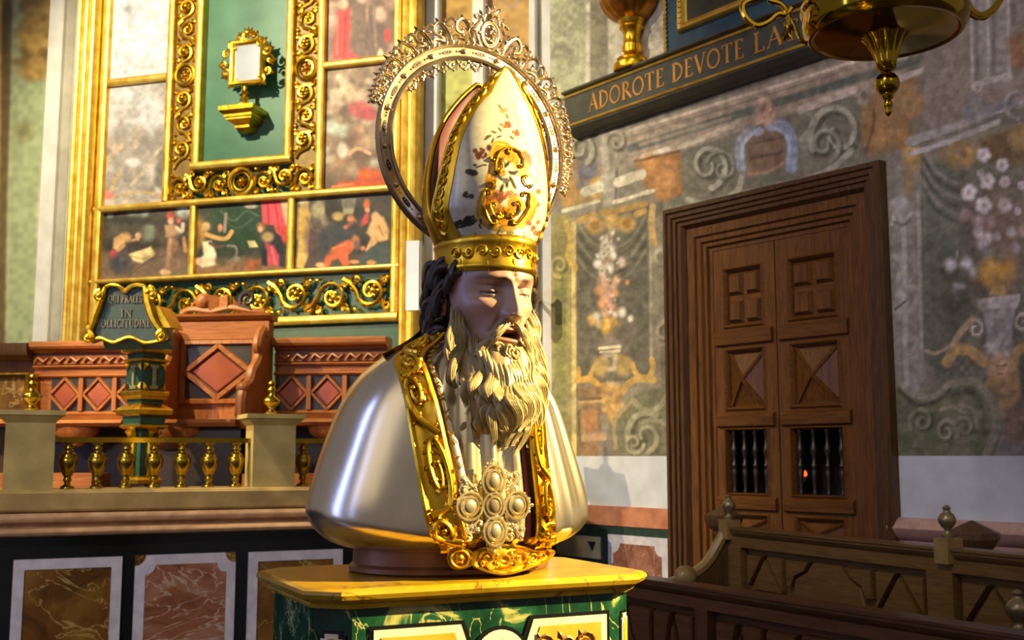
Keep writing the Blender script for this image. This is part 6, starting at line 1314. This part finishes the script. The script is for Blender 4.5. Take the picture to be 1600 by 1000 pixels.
# beard and moustache: wavy tapering locks over a full core
r7 = random.Random(21); b = MB()
core = crom([(-.050, .058, .060, .0), (-.085, .066, .075, -.010), (-.115, .074, .070, -.030), (-.150, .078, .058, -.048), (-.185, .074, .050, -.060), (-.215, .062, .040, -.066), (-.238, .040, .026, -.068), (-.250, .006, .006, -.066)], 5)
def corept(u, v):
    q = core[min(v, len(core)-1)]; f = 2*PI*u/56; wav = 1+.05*math.sin(9*f+20*q[0])+.03*math.sin(17*f-31*q[0]); return hp(q[1]*math.sin(f)*wav, q[3]-.0-q[2]*math.cos(f)*(wav if math.cos(f) > 0 else .8), q[0])
def corept_ok(u, v): return v
bcore = MB(); bcore.grid(lambda u, v: corept(u, v+4), 56, len(core)-4, True)
def lock(x0, y0, z0, x1, y1, z1, bul, amp, ph, fr, r0, tip=.10, curl=0.0, strands=3):
    """one lock, three strands wide, from a root to a tip (life-size head metres)"""
    for sidx in range(strands):
        so = (sidx-(strands-1)/2)*r0*.95; pts = []; rr = []
        for j in range(19):
            q = j/18; e = sst(.05, .5, q); wv = amp*e*math.sin(2*PI*fr*q+ph)
            x = x0+(x1-x0)*q+wv+so*(1-.75*q)*(1 if strands > 1 else 0); z = z0+(z1-z0)*q+amp*.35*math.cos(2*PI*fr*q+ph)*e; y = y0+(y1-y0)*q-bul*math.sin(PI*min(1, q*1.05))-amp*.5*math.cos(2*PI*fr*q+ph+1)*e
            if curl and q > .72: t_ = (q-.72)/.28; x += curl*t_*t_
            pts.append(hp(x, y, z)); rr.append(S*r0*.62*((.12+.88*sst(0, .22, q))*(1-(1-tip)*sst(.55, 1, q))))
        b.tube(pts, rr, 6)
def face_y(x, zl_):
    k = np.interp(zl_, HR[:, 0], np.arange(len(HR))); i = min(int(k), len(HR)-2); a_, d_ = HR[i, 1], HR[i, 2]; c = math.sqrt(max(0, 1-min(.98, abs(x)/a_)**2)); return HR[i, 3]-d_*c-relief_face(x, zl_)*.8
# moustache
for sx in (-1, 1):
    for k in range(9):
        t = k/8; x0 = sx*(.004+.016*t); z0 = -.0500-.003*t+.002*(k % 2)
        lock(x0, face_y(x0, z0)-.003, z0, sx*(.043+.020*t), -.072+.016*t, -.082-.026*t-.01*(k % 3), .011, .004, 1.5+k*.7, 1.0, .0048, .15, 0, 2)
# side whiskers along the jaw
for sx in (-1, 1):
    for k in range(15):
        t = k/14; z0 = -.026-.058*t+r7.uniform(-.004, .004); x0 = sx*(.0695-.016*t); y0 = face_y(x0, z0)-.002 if t > .3 else -.028-.03*t
        lock(x0, y0, z0, sx*(.088-.018*t+r7.uniform(-.010, .010)), y0-.022-.012*t, z0-.105-.055*t-r7.uniform(0, .03), .010, .0085, k*1.3, 1.35, .0070, .10, sx*r7.choice((0, .012, -.01)))
# chin and front locks: long S-waves in two layers
for lay, n_ in ((0, 15), (1, 12), (2, 8)):
    for k in range(n_):
        t = -1+2*(k+.5)/n_; t += r7.uniform(-.04, .04); sd = -1 if t < 0 else 1
        x0 = .048*t; z0 = -.097+.030*abs(t)**1.5-.016*lay; y0 = face_y(x0, max(z0, -.11))-.002-.004*lay
        L_ = (.156-.030*t*t)*(1-.16*lay)+r7.uniform(-.022, .016); x1 = .074*t+r7.uniform(-.010, .010); y1 = -.108+.034*t*t-.008*lay
        lock(x0, y0, z0, x1, y1, z0-L_, .022-.008*abs(t), .0105+.003*r7.random(), (.4+1.1*abs(t))*sd+lay*.9, 1.25+.2*r7.random(), .0078-.0004*lay, .05, 0.0, 4)
# a few free tips curling off the lower edge
for k in range(12):
    t = -1+2*(k+.5)/12; z0 = -.165-.02*r7.random(); x0 = .058*t; lock(x0, -.105+.03*t*t, z0, x0*1.1+r7.uniform(-.012, .012), -.098+.03*t*t, z0-.075+.018*t*t, .008, .010, k*1.7, 1.1, .0062, .05, r7.uniform(-.012, .012), 3)
# small curls under the lip
for k in range(16):
    cx, cz = r7.uniform(-.024, .024), r7.uniform(-.112, -.090); y0 = face_y(cx, cz)-.007
    b.tube([hp(cx+u_, y0-.004-.002*j/12, cz+v_) for j, (u_, v_) in enumerate(spiral2(0, 0, .0085, r7.choice((1, -1)), r7.uniform(0, 6), 1.2, 12, .25))], [S*.0034]*13, 6)
bo = bcore.build('beard', BEARD_M, bust, 60); b.build('locks', BEARD_M, bo, 60)
# ---------------------------------------------------------------- mitre
ZM0, ZM1, ZTIP = .583, .641, 1.004
MT = Matrix.Translation((HX, HY, 0)) @ Matrix.Rotation(R(5), 4, 'Z')
_zt = [.0, .11, .18, .30, .42, .57, .72, .82, .91, .97, 1.0]
_wt = [.093, .113, .121, .119, .114, .103, .081, .058, .033, .013, .002]
_dt = [.114, .114, .112, .099, .083, .061, .038, .023, .011, .005, .001]
_gt2 = [.0, .002, .008, .022, .030, .038, .048, .056, .060, .059, .057]
def sheetpt(sgn, f, t, off=0.0):
    w_ = float(np.interp(t, _zt, _wt)); d_ = float(np.interp(t, _zt, _dt)); g = float(np.interp(t, _zt, _gt2))
    x = (w_+off)*math.sin(f); y = -(g*(1) + (d_+off)*math.cos(f)*(1 if t > 0 else 1)); sl = math.sin(f)
    return MT @ Vector((x, sgn*y*(1 if sgn > 0 else 1), ZM1-.004+(ZTIP-ZM1)*t))
def smooth_tab(tab):
    c = np.array(crom([(a, b_) for a, b_ in zip(_zt, tab)], 6)); return c[:, 0], c[:, 1]
_zs, _w2 = smooth_tab(_wt); _, _d2 = smooth_tab(_dt); _, _g2 = smooth_tab(_gt2)
def sheetpt(sgn, f, t, off=0.0):
    w_ = float(np.interp(t, _zs, _w2)); d_ = float(np.interp(t, _zs, _d2)); g = float(np.interp(t, _zs, _g2))
    x = (w_+off)*math.sin(f)+.016*t*t; y = -(g+(d_+off)*math.cos(f)); return MT @ Vector((x, sgn*y, ZM1-.004+(ZTIP-ZM1)*t))
MIT_M = painted('painted_silver', .24, .30, 0, .5); NFm, NTm = 170, 190
def mitre_sheet(sgn):
    b = MB(); b.grid(lambda u, v: sheetpt(sgn, -PI/2+PI*u/(NFm-1), v/(NTm-1)), NFm, NTm); return b
b = mitre_sheet(1); V = np.array(b.v); W = V@_Mb[:3, :3].T+_Mb[:3, 3]; p = Paint(pix(W), (196, 188, 166)); r8 = random.Random(6)
gold = (184, 128, 22); gd2 = (124, 82, 12)
def sprig(x, y, s, cols, n, seed):
    q = random.Random(seed)
    for _ in range(n):
        a = q.uniform(0, 6.28); d = s*math.sqrt(q.random()); cx, cy = x+d*math.cos(a)*1.2, y+d*math.sin(a)*.7; r_ = q.uniform(1.8, 3.4); c = q.choice(cols)
        for k in range(5): p.ell(cx+r_*.8*math.cos(k*1.256), cy+r_*.8*math.sin(k*1.256), r_*.55, r_*.55, c, .35)
def lf(x, y, a, L_, c): p.ell(x+L_*.5*math.cos(R(a)), y+L_*.5*math.sin(R(a)), L_*.55, L_*.2, c, .3, a)
DK, OR_, RD = (50, 48, 40), (150, 80, 38), (164, 70, 44)
# cartouche scrolls of the centre, shaded edges and highlights put into the colour
for pts, w_ in (([(790,228),(776,226),(769,240),(771,258),(782,268)], 7), ([(771,262),(764,285),(766,310),(760,330)], 8), ([(758,300),(752,318),(752,338),(766,350),(786,353),(800,350)], 8), ([(800,232),(812,240),(820,256),(814,272)], 5), ([(826,298),(832,316),(826,336),(812,350)], 6), ([(790,236),(802,246),(806,260)], 4), ([(770,340),(782,344),(794,342)], 5), ([(822,262),(826,282),(820,300)], 4)):
    p.line([(x+2, y+2) for x, y in pts], w_*1.9, gd2, 2, .7); p.line(pts, w_*1.6, gold, 1.5, .95); p.line([(x-1, y-1) for x, y in pts], w_*.5, (214, 170, 70), 1.5, .8)
p.scroll(782, 336, 10, 1, 0, 1.3, 4, gold).scroll(797, 330, 8, -1, 90, 1.2, 3.5, gold).scroll(815, 322, 8, 1, 180, 1.2, 3.5, gold).scroll(776, 246, 8, -1, 0, 1.2, 3.5, gold)
sprig(790, 193, 7, [OR_, RD], 7, 1); sprig(786, 172, 4, [(140,128,86)], 4, 2); sprig(808, 207, 6, [RD], 6, 3)
for k, (x, y, a) in enumerate([(784,212,160),(776,208,200),(768,212,170),(764,214,150),(772,216,120),(784,206,230),(796,212,40),(790,178,60),(784,170,230)]): lf(x, y, a, 9, (88,82,48) if k < 7 else (112,100,58))
p.poly([(814,238),(822,234),(830,244),(832,258),(826,262),(818,252)], RD, 1.5); p.line([(818,240),(826,256)], 1.5, (160, 80, 50))
sprig(750, 240, 10, [(98,54,40), (118,66,46)], 14, 5); p.ell(764, 231, 4, 5, (64,50,48)).ell(759, 242, 2.5, 4, (64,50,48))
for x, y, a in [(788,258,250),(788,262,310),(786,268,180),(794,268,20),(798,272,340),(780,272,160),(792,280,90),(786,282,220),(796,276,60),(800,284,60),(786,288,110)]: lf(x, y, a, 13, DK)
sprig(790, 282, 5, [(86,84,66)], 7, 7); sprig(738, 268, 7, [DK, (50,46,44)], 12, 8); p.line([(744,262),(754,258),(760,258)], 2, DK); p.ell(742, 258, 3, 2, DK)
sprig(776, 308, 13, [(134,78,50), (150,100,68), (108,60,40)], 22, 9); sprig(798, 304, 8, [(146,90,60)], 9, 10)
sprig(733, 304, 7, [DK], 8, 11); sprig(722, 350, 8, [DK, (50,48,46)], 16, 12); sprig(735, 345, 8, [DK], 14, 13); sprig(706, 357, 6, [DK], 10, 14)
for x, y, a in [(700,360,160),(712,356,200),(748,350,60),(751,342,90)]: lf(x, y, a, 8, DK)
for x, y in [(768,354),(785,358),(797,364),(797,372),(784,360),(770,352)]: sprig(x, y, 3, [(96,92,58), (130,120,70)], 3, x+y)
for x, y in [(826,350),(832,358),(838,346),(840,364),(836,320),(842,300),(834,284)]: sprig(x, y, 3.5, [OR_, (170,140,70), RD], 3, x*y)
for x, y in [(806,180),(814,200),(800,160),(820,220),(836,262),(838,240)]: p.line([(x, y), (x+5, y+8), (x+3, y+16)], 3, (214, 182, 96), 2, .7)
for (cx_, cy_, r_, h_) in ((781,240,11,1), (797,244,10,-1), (770,322,13,-1), (806,318,12,1), (786,340,9,1), (764,284,8,1), (822,280,8,-1)): p.scroll(cx_, cy_, r_, h_, 40*r_, 1.25, 5.5, gold, gd2)
for k in range(9): lf(787, 338, 190+20*k, 15, gold if k % 2 else gd2)
p.grain(5, .05, 3)
mo_ = b.build('mitre', MIT_M, bust, 60, p.out(1.1)); lab(mo_, 'tall two peaked silver mitre painted with flowers and edged in gold')
b = mitre_sheet(-1); b.build('back_horn', SILVER, mo_, 60)
# linings
for sgn in (1, -1):
    b = MB(); b.grid(lambda u, v: sheetpt(sgn, -PI/2+PI*u/47, .10+.895*v/59, -.006)+Vector((0, 0, -.002)), 48, 60); lab(b.build('lining', MAROON, mo_, 60), 'maroon lining of the horn')
b = MB(); b.grid(lambda u, v: MT @ Vector(((.100)*(v/7)*math.sin(2*PI*u/40), -.108*(v/7)*math.cos(2*PI*u/40), .690+.02*(1-v/7))), 40, 8, True); b.build('crown_lining', MAROON, mo_, 60)
# edge rolls, border bands and the headband
for sgn, nm in ((1, 'front'), (-1, 'back')):
    b = MB(); ts = [.03+.965*k/50 for k in range(51)]
    path = [sheetpt(sgn, -PI/2, t, .001) for t in ts]+[sheetpt(sgn, PI/2, t, .001) for t in ts[::-1]]
    b.tube(path, .0042, 7); b.build('edge_roll', G_LEAF, mo_, 60)
    for s in (-1, 1):
        def bd_(u, v, s=s, sgn=sgn):
            t = .0+.99*v/69; wq = max(.012, float(np.interp(t, _zs, _w2))); wd = min(.85, .050/wq*(1.0 if t > .2 else 1)+.25*sst(.0, .35, t)*0); f = s*(PI/2-wd*u/7); return sheetpt(sgn, f, t, .0015+.003*math.sin(PI*u/7))
        b = MB(); b.grid(bd_, 8, 70); bo_ = b.build('border_band', G_LEAF, mo_, 60)
        if sgn > 0:
            b = MB()
            for k in range(15):
                t = .08+.86*k/15; wq = max(.012, float(np.interp(t, _zs, _w2))); f = s*(PI/2-min(.85, .050/wq)*.5); c = sheetpt(1, f, t, .004); c2 = sheetpt(1, f, t+.03, .004); df = .17
                hd2 = 1 if k % 2 else -1; rr_ = min(.015, wq*.3)
                b.tube([sheetpt(1, f+u_/wq, t+v_/.36, .005) for u_, v_ in spiral2(0, 0, rr_, hd2, PI*.5*hd2, 1.35, 14, .2)], [.0036-.0001*q for q in range(15)], 5)
                leaf3(b, (0, rr_*1.1), PI/2+.5*hd2, rr_*1.3, rr_*.32, .004, lambda u_, v_, h, f=f, t=t, wq=wq: sheetpt(1, f+u_/wq, t+v_/.36, .0035+h))
            b.build('border_relief', G_OLD, bo_, 60)
b = MB()
prof = [(.0, -.003), (.002, 0), (.0045, .004), (.004, .008), (.002, .011), (.002, .047), (.004, .050), (.0045, .056), (.002, .061), (.0, .063)]
b.grid(lambda u, v: MT @ Vector(((.0945+prof[v][0])*math.sin(2*PI*u/80), -(.1145+prof[v][0])*math.cos(2*PI*u/80), ZM0+prof[v][1]-.006*math.cos(2*PI*u/80)*(1-v/9))), 80, len(prof), True); hb_ = b.build('headband', G_LEAF, mo_, 50)
b = MB()
for k in range(10):
    f0 = -1.3+2.6*(k+.5)/10; s = 1 if k % 2 else -1
    def hbp(u_, v_, h): f = f0+u_; return MT @ Vector(((.0965+h)*math.sin(f), -(.1165+h)*math.cos(f), ZM0+.029+v_))
    b.tube([hbp(u_*9, v_, .0015) for u_, v_ in spiral2(0, 0, .013, s, PI, 1.3, 14, .2)], [.0024]*15, 5); b.ell(hbp(0, 0, .002), (.004,)*3, 7, 5)
    leaf3(b, (.09, .006*s), .6*s, .05, .006, .003, lambda a, c, h: hbp(a, c*1.4, h))
b.build('band_relief', G_LEAF, hb_, 60)
# vertical raised roll of the cartouche on the front horn
b = MB()
def on_mitre(px, py, off=.003):
    V_ = getattr(on_mitre, 'c', None)
    if V_ is None:
        ff_, tt_ = np.meshgrid(np.linspace(-PI/2, PI/2, 160), np.linspace(0, 1, 160)); q = np.array([sheetpt(1, f, t) for f, t in zip(ff_.ravel(), tt_.ravel())]); Wq = q@_Mb[:3, :3].T+_Mb[:3, 3]; on_mitre.c = V_ = (ff_.ravel(), tt_.ravel(), pix(Wq), Wq[:, 1])
    d = np.hypot(V_[2][:, 0]-px, V_[2][:, 1]-py); near = np.where(d < d.min()+1.2)[0]; i = near[np.argmin(V_[3][near])]; return sheetpt(1, V_[0][i], V_[1][i], off)
def cscroll(x0, y0, x1, y1, bulge, r_, e0=8, e1=8, h0=1, h1=1):
    """rococo C scroll in image pixels, curled in at both ends"""
    d = math.hypot(x1-x0, y1-y0); nx, ny = (y1-y0)/d, -(x1-x0)/d; mid = [(x0+(x1-x0)*t+nx*bulge*math.sin(PI*t), y0+(y1-y0)*t+ny*bulge*math.sin(PI*t)) for t in np.linspace(0, 1, 9)]
    s = 1 if bulge > 0 else -1
    def curl(p, q, e, hd):
        a = math.atan2(p[1]-q[1], p[0]-q[0]); c = (p[0]-hd*e*math.sin(a), p[1]+hd*e*math.cos(a)); a0 = math.atan2(p[1]-c[1], p[0]-c[0]); return [(c[0]+e*(1-.75*t)*math.cos(a0+hd*t*5.6), c[1]+e*(1-.75*t)*math.sin(a0+hd*t*5.6)) for t in np.linspace(0, 1, 12)]
    A = curl(mid[0], mid[1], e0*.5, -s*h0)[::-1]; Z = curl(mid[-1], mid[-2], e1*.5, s*h1); q = A+mid[1:-1]+Z; m = len(q)
    b.tube([on_mitre(x, y) for x, y in q], [r_*(.55+.6*math.sin(PI*k/(m-1))) for k in range(m)], 6)
for q in ((792,230,776,266,-7,.0022,11,9), (757,302,770,350,-6,.0024,12,10), (826,304,808,350,7,.0024,12,10), (799,232,818,258,7,.002,10,8), (773,244,786,264,6,.0018,8,8), (768,322,782,342,-5,.0018,9,8), (812,318,802,340,5,.0018,9,8), (776,286,762,300,4,.0016,8,6), (818,276,828,292,-4,.0016,7,6)): cscroll(*q)
for k in range(7):
    an = 200+23*k; p0 = on_mitre(788, 342, .003); b.tube([on_mitre(788+3*math.cos(R(an)), 342+3*math.sin(R(an))), on_mitre(788+11*math.cos(R(an)), 342+11*math.sin(R(an)), .005)], [.0012, .0026], 5)
b.build('cartouche_relief', G_LEAF, mo_, 60)
# lappet falling from the back of the mitre to the shoulder
b = MB(); U_ = crom([(684,452), (680,480), (664,508), (636,532), (597,553)], 6); L_ = crom([(700,500), (688,512), (668,528), (640,546), (600,559)], 6); n = len(U_)
yA = [2.27-.12*k/(n-1) for k in range(n)]; yB = [2.31-.14*k/(n-1) for k in range(n)]
A_ = [BL(x, y, q) for (x, y), q in zip(U_, yA)]; B_ = [BL(x, y, q) for (x, y), q in zip(L_, yB)]; off = Vector((.004, .004, .002))
vs = A_+B_+[q+off for q in A_]+[q+off for q in B_]; fs = []
for k in range(n-1): fs += [(k, n+k, n+k+1, k+1), (2*n+k, 2*n+k+1, 3*n+k+1, 3*n+k), (k, k+1, 2*n+k+1, 2*n+k), (n+k, 3*n+k, 3*n+k+1, n+k+1)]
fs += [(0, 2*n, 3*n, n), (n-1, 2*n-1, 4*n-1, 3*n-1)]
b.add(vs, fs); lab(b.build('lappet', G_OLD, bust, 50), 'gilt ribbon hanging from the back of the mitre')
# ---------------------------------------------------------------- halo
HC = Vector((.069, .016, .878)); HMt = Matrix.Translation(HC) @ Matrix.Rotation(R(5), 4, 'Z') @ Matrix.Rotation(R(8), 4, 'Y')
RO_, RI_ = .2275, .192
def hpnt(r_, a, h=0.0): return HMt @ Vector((r_*math.cos(R(a)), -h, r_*math.sin(R(a))))
b = MB(); prof = [(RI_, -.004), (RI_, .006), (RI_+.004, .009), (RI_+.008, .007), (RI_+.009, .003), (RO_-.009, .003), (RO_-.008, .007), (RO_-.004, .009), (RO_, .006), (RO_, -.004)]
b.grid(lambda u, v: hpnt(prof[v % len(prof)][0], 360*u/144, prof[v % len(prof)][1]), 144, len(prof)+1, True); halo = b.build('halo', HALO_M, bust, 40); lab(halo, 'silver ring halo with pierced band and filigree crest')
bs = MB(); bs.ell((0, -.001, 0), (.0062, .0055, .0062), 10, 7)
SLOT = noisy('slot_shadow', '#2c2018', '#3a2a20', 10, .5)  # dark plates: shade inside the pierced slots, put into the colour
S0 = T0 = None
rmid = (RO_+RI_)/2
for k in range(32):
    a = 360*k/32+4
    if k % 2 == 0:
        b = MB(); pts = [(.013*math.cos(q)*(1 if abs(math.cos(q)) > .3 else 1), .0045*math.sin(q)) for q in np.linspace(0, 2*PI, 15)[:-1]]
        Mk = HMt @ Matrix.Rotation(-R(a), 4, 'Y') @ Matrix.Translation((rmid, 0, 0)) @ Matrix.Rotation(R(90), 4, 'Y')
        if S0 is None:
            b.prism(pts, -.002, -.0042); S0 = b.build('slot', SLOT, halo, 0, None, Mk)
        else: c = inst(S0, halo); c.matrix_local = Mk
    else:
        Mk = HMt @ Matrix.Rotation(-R(a), 4, 'Y') @ Matrix.Translation((rmid, -.003, 0))
        if T0 is None: T0 = bs.build('boss', HALO_M, halo, 60, None, Mk)
        else: c = inst(T0, halo); c.matrix_local = Mk
b = MB()
for k in range(32):
    for da in (3.2, 5.0, 8.0, 9.8): b.ell(hpnt(rmid, 360*k/32+da-.9, .0035), (.0022,)*3, 5, 4)
o = b.build('bead', HALO_M, halo, 60); o['kind'] = 'stuff'
# outer filigree: pairs of scrolls growing towards the crest
def place_arc(a0, s=1):
    return lambda u, v, h: hpnt(RO_+v, a0+s*math.degrees(u/(RO_+.012)), h+.001)
def fili(a0, span, hgt, s):
    """one C scroll unit standing on the ring from a0, running s=+1 / -1 round it"""
    b = MB(); pl = place_arc(a0, s); L = R(span)*RO_
    c1 = crom([(0, .0), (L*.10, hgt*.55), (L*.35, hgt*.95), (L*.62, hgt*.80), (L*.66, hgt*.50), (L*.48, hgt*.42), (L*.42, hgt*.58)], 5); m = len(c1)
    b.tube([pl(u, v, .002) for u, v in c1], [.0052-.0026*k/m for k in range(m)], 6)
    c2 = crom([(L*.95, .0), (L*.80, hgt*.28), (L*.55, hgt*.22), (L*.38, hgt*.16), (L*.34, hgt*.30), (L*.46, hgt*.32)], 5); m = len(c2); b.tube([pl(u, v, .002) for u, v in c2], [.0044-.0018*k/m for k in range(m)], 6)
    c3 = crom([(L*.62, hgt*.80), (L*.80, hgt*.95), (L*.98, hgt*.80), (L*1.0, hgt*.62), (L*.90, hgt*.62)], 5); m = len(c3); b.tube([pl(u, v, .002) for u, v in c3], [.0038-.0016*k/m for k in range(m)], 6)
    for (u, v, an, l_) in ((L*.35, hgt*.95, 70, .014), (L*.16, hgt*.72, 120, .012), (L*.62, hgt*.82, 60, .012), (L*.85, hgt*.40, 30, .010), (L*.1, hgt*.3, 160, .010), (L*.5, hgt*.1, 90, .009), (L*.95, hgt*.85, 40, .011)): leaf3(b, (u, v), R(an), l_, .0035, .005, pl)
    for (u, v) in ((L*.44, hgt*.56), (L*.46, hgt*.31), (L*.90, hgt*.62), (L*.30, hgt*.06), (L*.72, hgt*.06), (0, hgt*.08), (L*.22, hgt*.86)): b.ell(pl(u, v, .004), (.0042,)*3, 7, 5)
    return b.build('filigree_scroll', HALO_M, halo, 60)
for s in (1, -1):
    for k, (off_, span, hgt) in enumerate(((9, 14, .058), (22, 13, .050), (34, 12, .044), (45, 12, .038), (56, 11, .032), (66, 10, .028), (75, 9, .024))):
        fili(90+s*off_, span, hgt, s)
    if s < 0:
        for off_ in (84, 92): fili(90+s*off_, 8, .016, s)
# inner lace
for s in (1, -1):
    for k in range(7):
        b = MB(); a0 = 90+s*(3+9*k); pl = lambda u, v, h, a0=a0, s=s: hpnt(RI_-v, a0+s*math.degrees(u/RI_), h+.001); L = R(9)*RI_; hg = .020 if k < 5 else .014
        c = crom([(0, 0), (L*.15, hg*.7), (L*.5, hg), (L*.75, hg*.6), (L*.55, hg*.35), (L*.42, hg*.55)], 4); b.tube([pl(u, v, 0) for u, v in c], [.0030-.0012*q/len(c) for q in range(len(c))], 5)
        c = crom([(L, 0), (L*.85, hg*.45), (L*.65, hg*.2)], 4); b.tube([pl(u, v, 0) for u, v in c], .0022, 5)
        for (u, v) in ((L*.5, hg*1.05), (L*.44, hg*.5), (0, hg*.3), (L*.85, hg*.55)): b.ell(pl(u, v, .002), (.0036,)*3, 6, 5)
        leaf3(b, (L*.2, hg*.7), R(100), .009, .003, .004, pl); leaf3(b, (L*.75, hg*.6), R(60), .009, .003, .004, pl); b.build('inner_lace', HALO_M, halo, 60)
# crest with an oval medallion
pl = lambda u, v, h: hpnt(RO_+v, 90-math.degrees(u/(RO_+.03)), h+.002)
b = MB(); b.tube([pl(.021*math.cos(q), .033+.029*math.sin(q), .002) for q in np.linspace(0, 2*PI, 29)], .0038, 7); b.tube([pl(.0165*math.cos(q), .033+.024*math.sin(q), .003) for q in np.linspace(0, 2*PI, 29)], .0018, 5)
r9 = random.Random(5)
for k in range(22): b.ell(pl(r9.uniform(-.011, .011), .033+r9.uniform(-.018, .018), .003), (.0028, .0028, .0035), 6, 5)
for s in (-1, 1):
    for pts in ([(s*.024, .004), (s*.034, .02), (s*.036, .042), (s*.026, .058), (s*.030, .07), (s*.038, .064)], [(s*.018, .060), (s*.014, .075), (s*.006, .084), (s*.010, .094)], [(s*.030, .0), (s*.046, .010), (s*.052, .028), (s*.044, .040), (s*.038, .032)]):
        c = crom(pts, 5); b.tube([pl(u, v, .002) for u, v in c], [.0040-.0018*q/len(c) for q in range(len(c))], 6)
    for u, v, an in ((s*.030, .06, 90-40*s), (s*.036, .045, 90-60*s), (s*.02, .072, 90-30*s), (s*.05, .03, 90-60*s), (s*.010, .09, 90-20*s)): leaf3(b, (u, v), R(an), .015, .004, .006, pl)
    for u, v in ((s*.036, .064), (s*.022, .068), (s*.04, .034), (s*.010, .080), (s*.027, .03)): b.ell(pl(u, v, .004), (.0042,)*3, 7, 5)
for an in (60, 78, 90, 102, 120): leaf3(b, (0, .074), R(an), .028 if an == 90 else .022, .0045, .006, pl)
b.ell(pl(0, .098, .003), (.0045,)*3, 7, 6); b.ell(pl(0, .066, .004), (.005,)*3, 7, 6); b.build('crest', HALO_M, halo, 60)
b = MB(); b.tube([HMt @ Vector((0, .0, -RI_-.012)), HMt @ Vector((-.005, .004, -RI_-.04)), (HX-.01, HY+.10, .60)], .007, 8); b.build('halo_bracket', BRASS, halo)
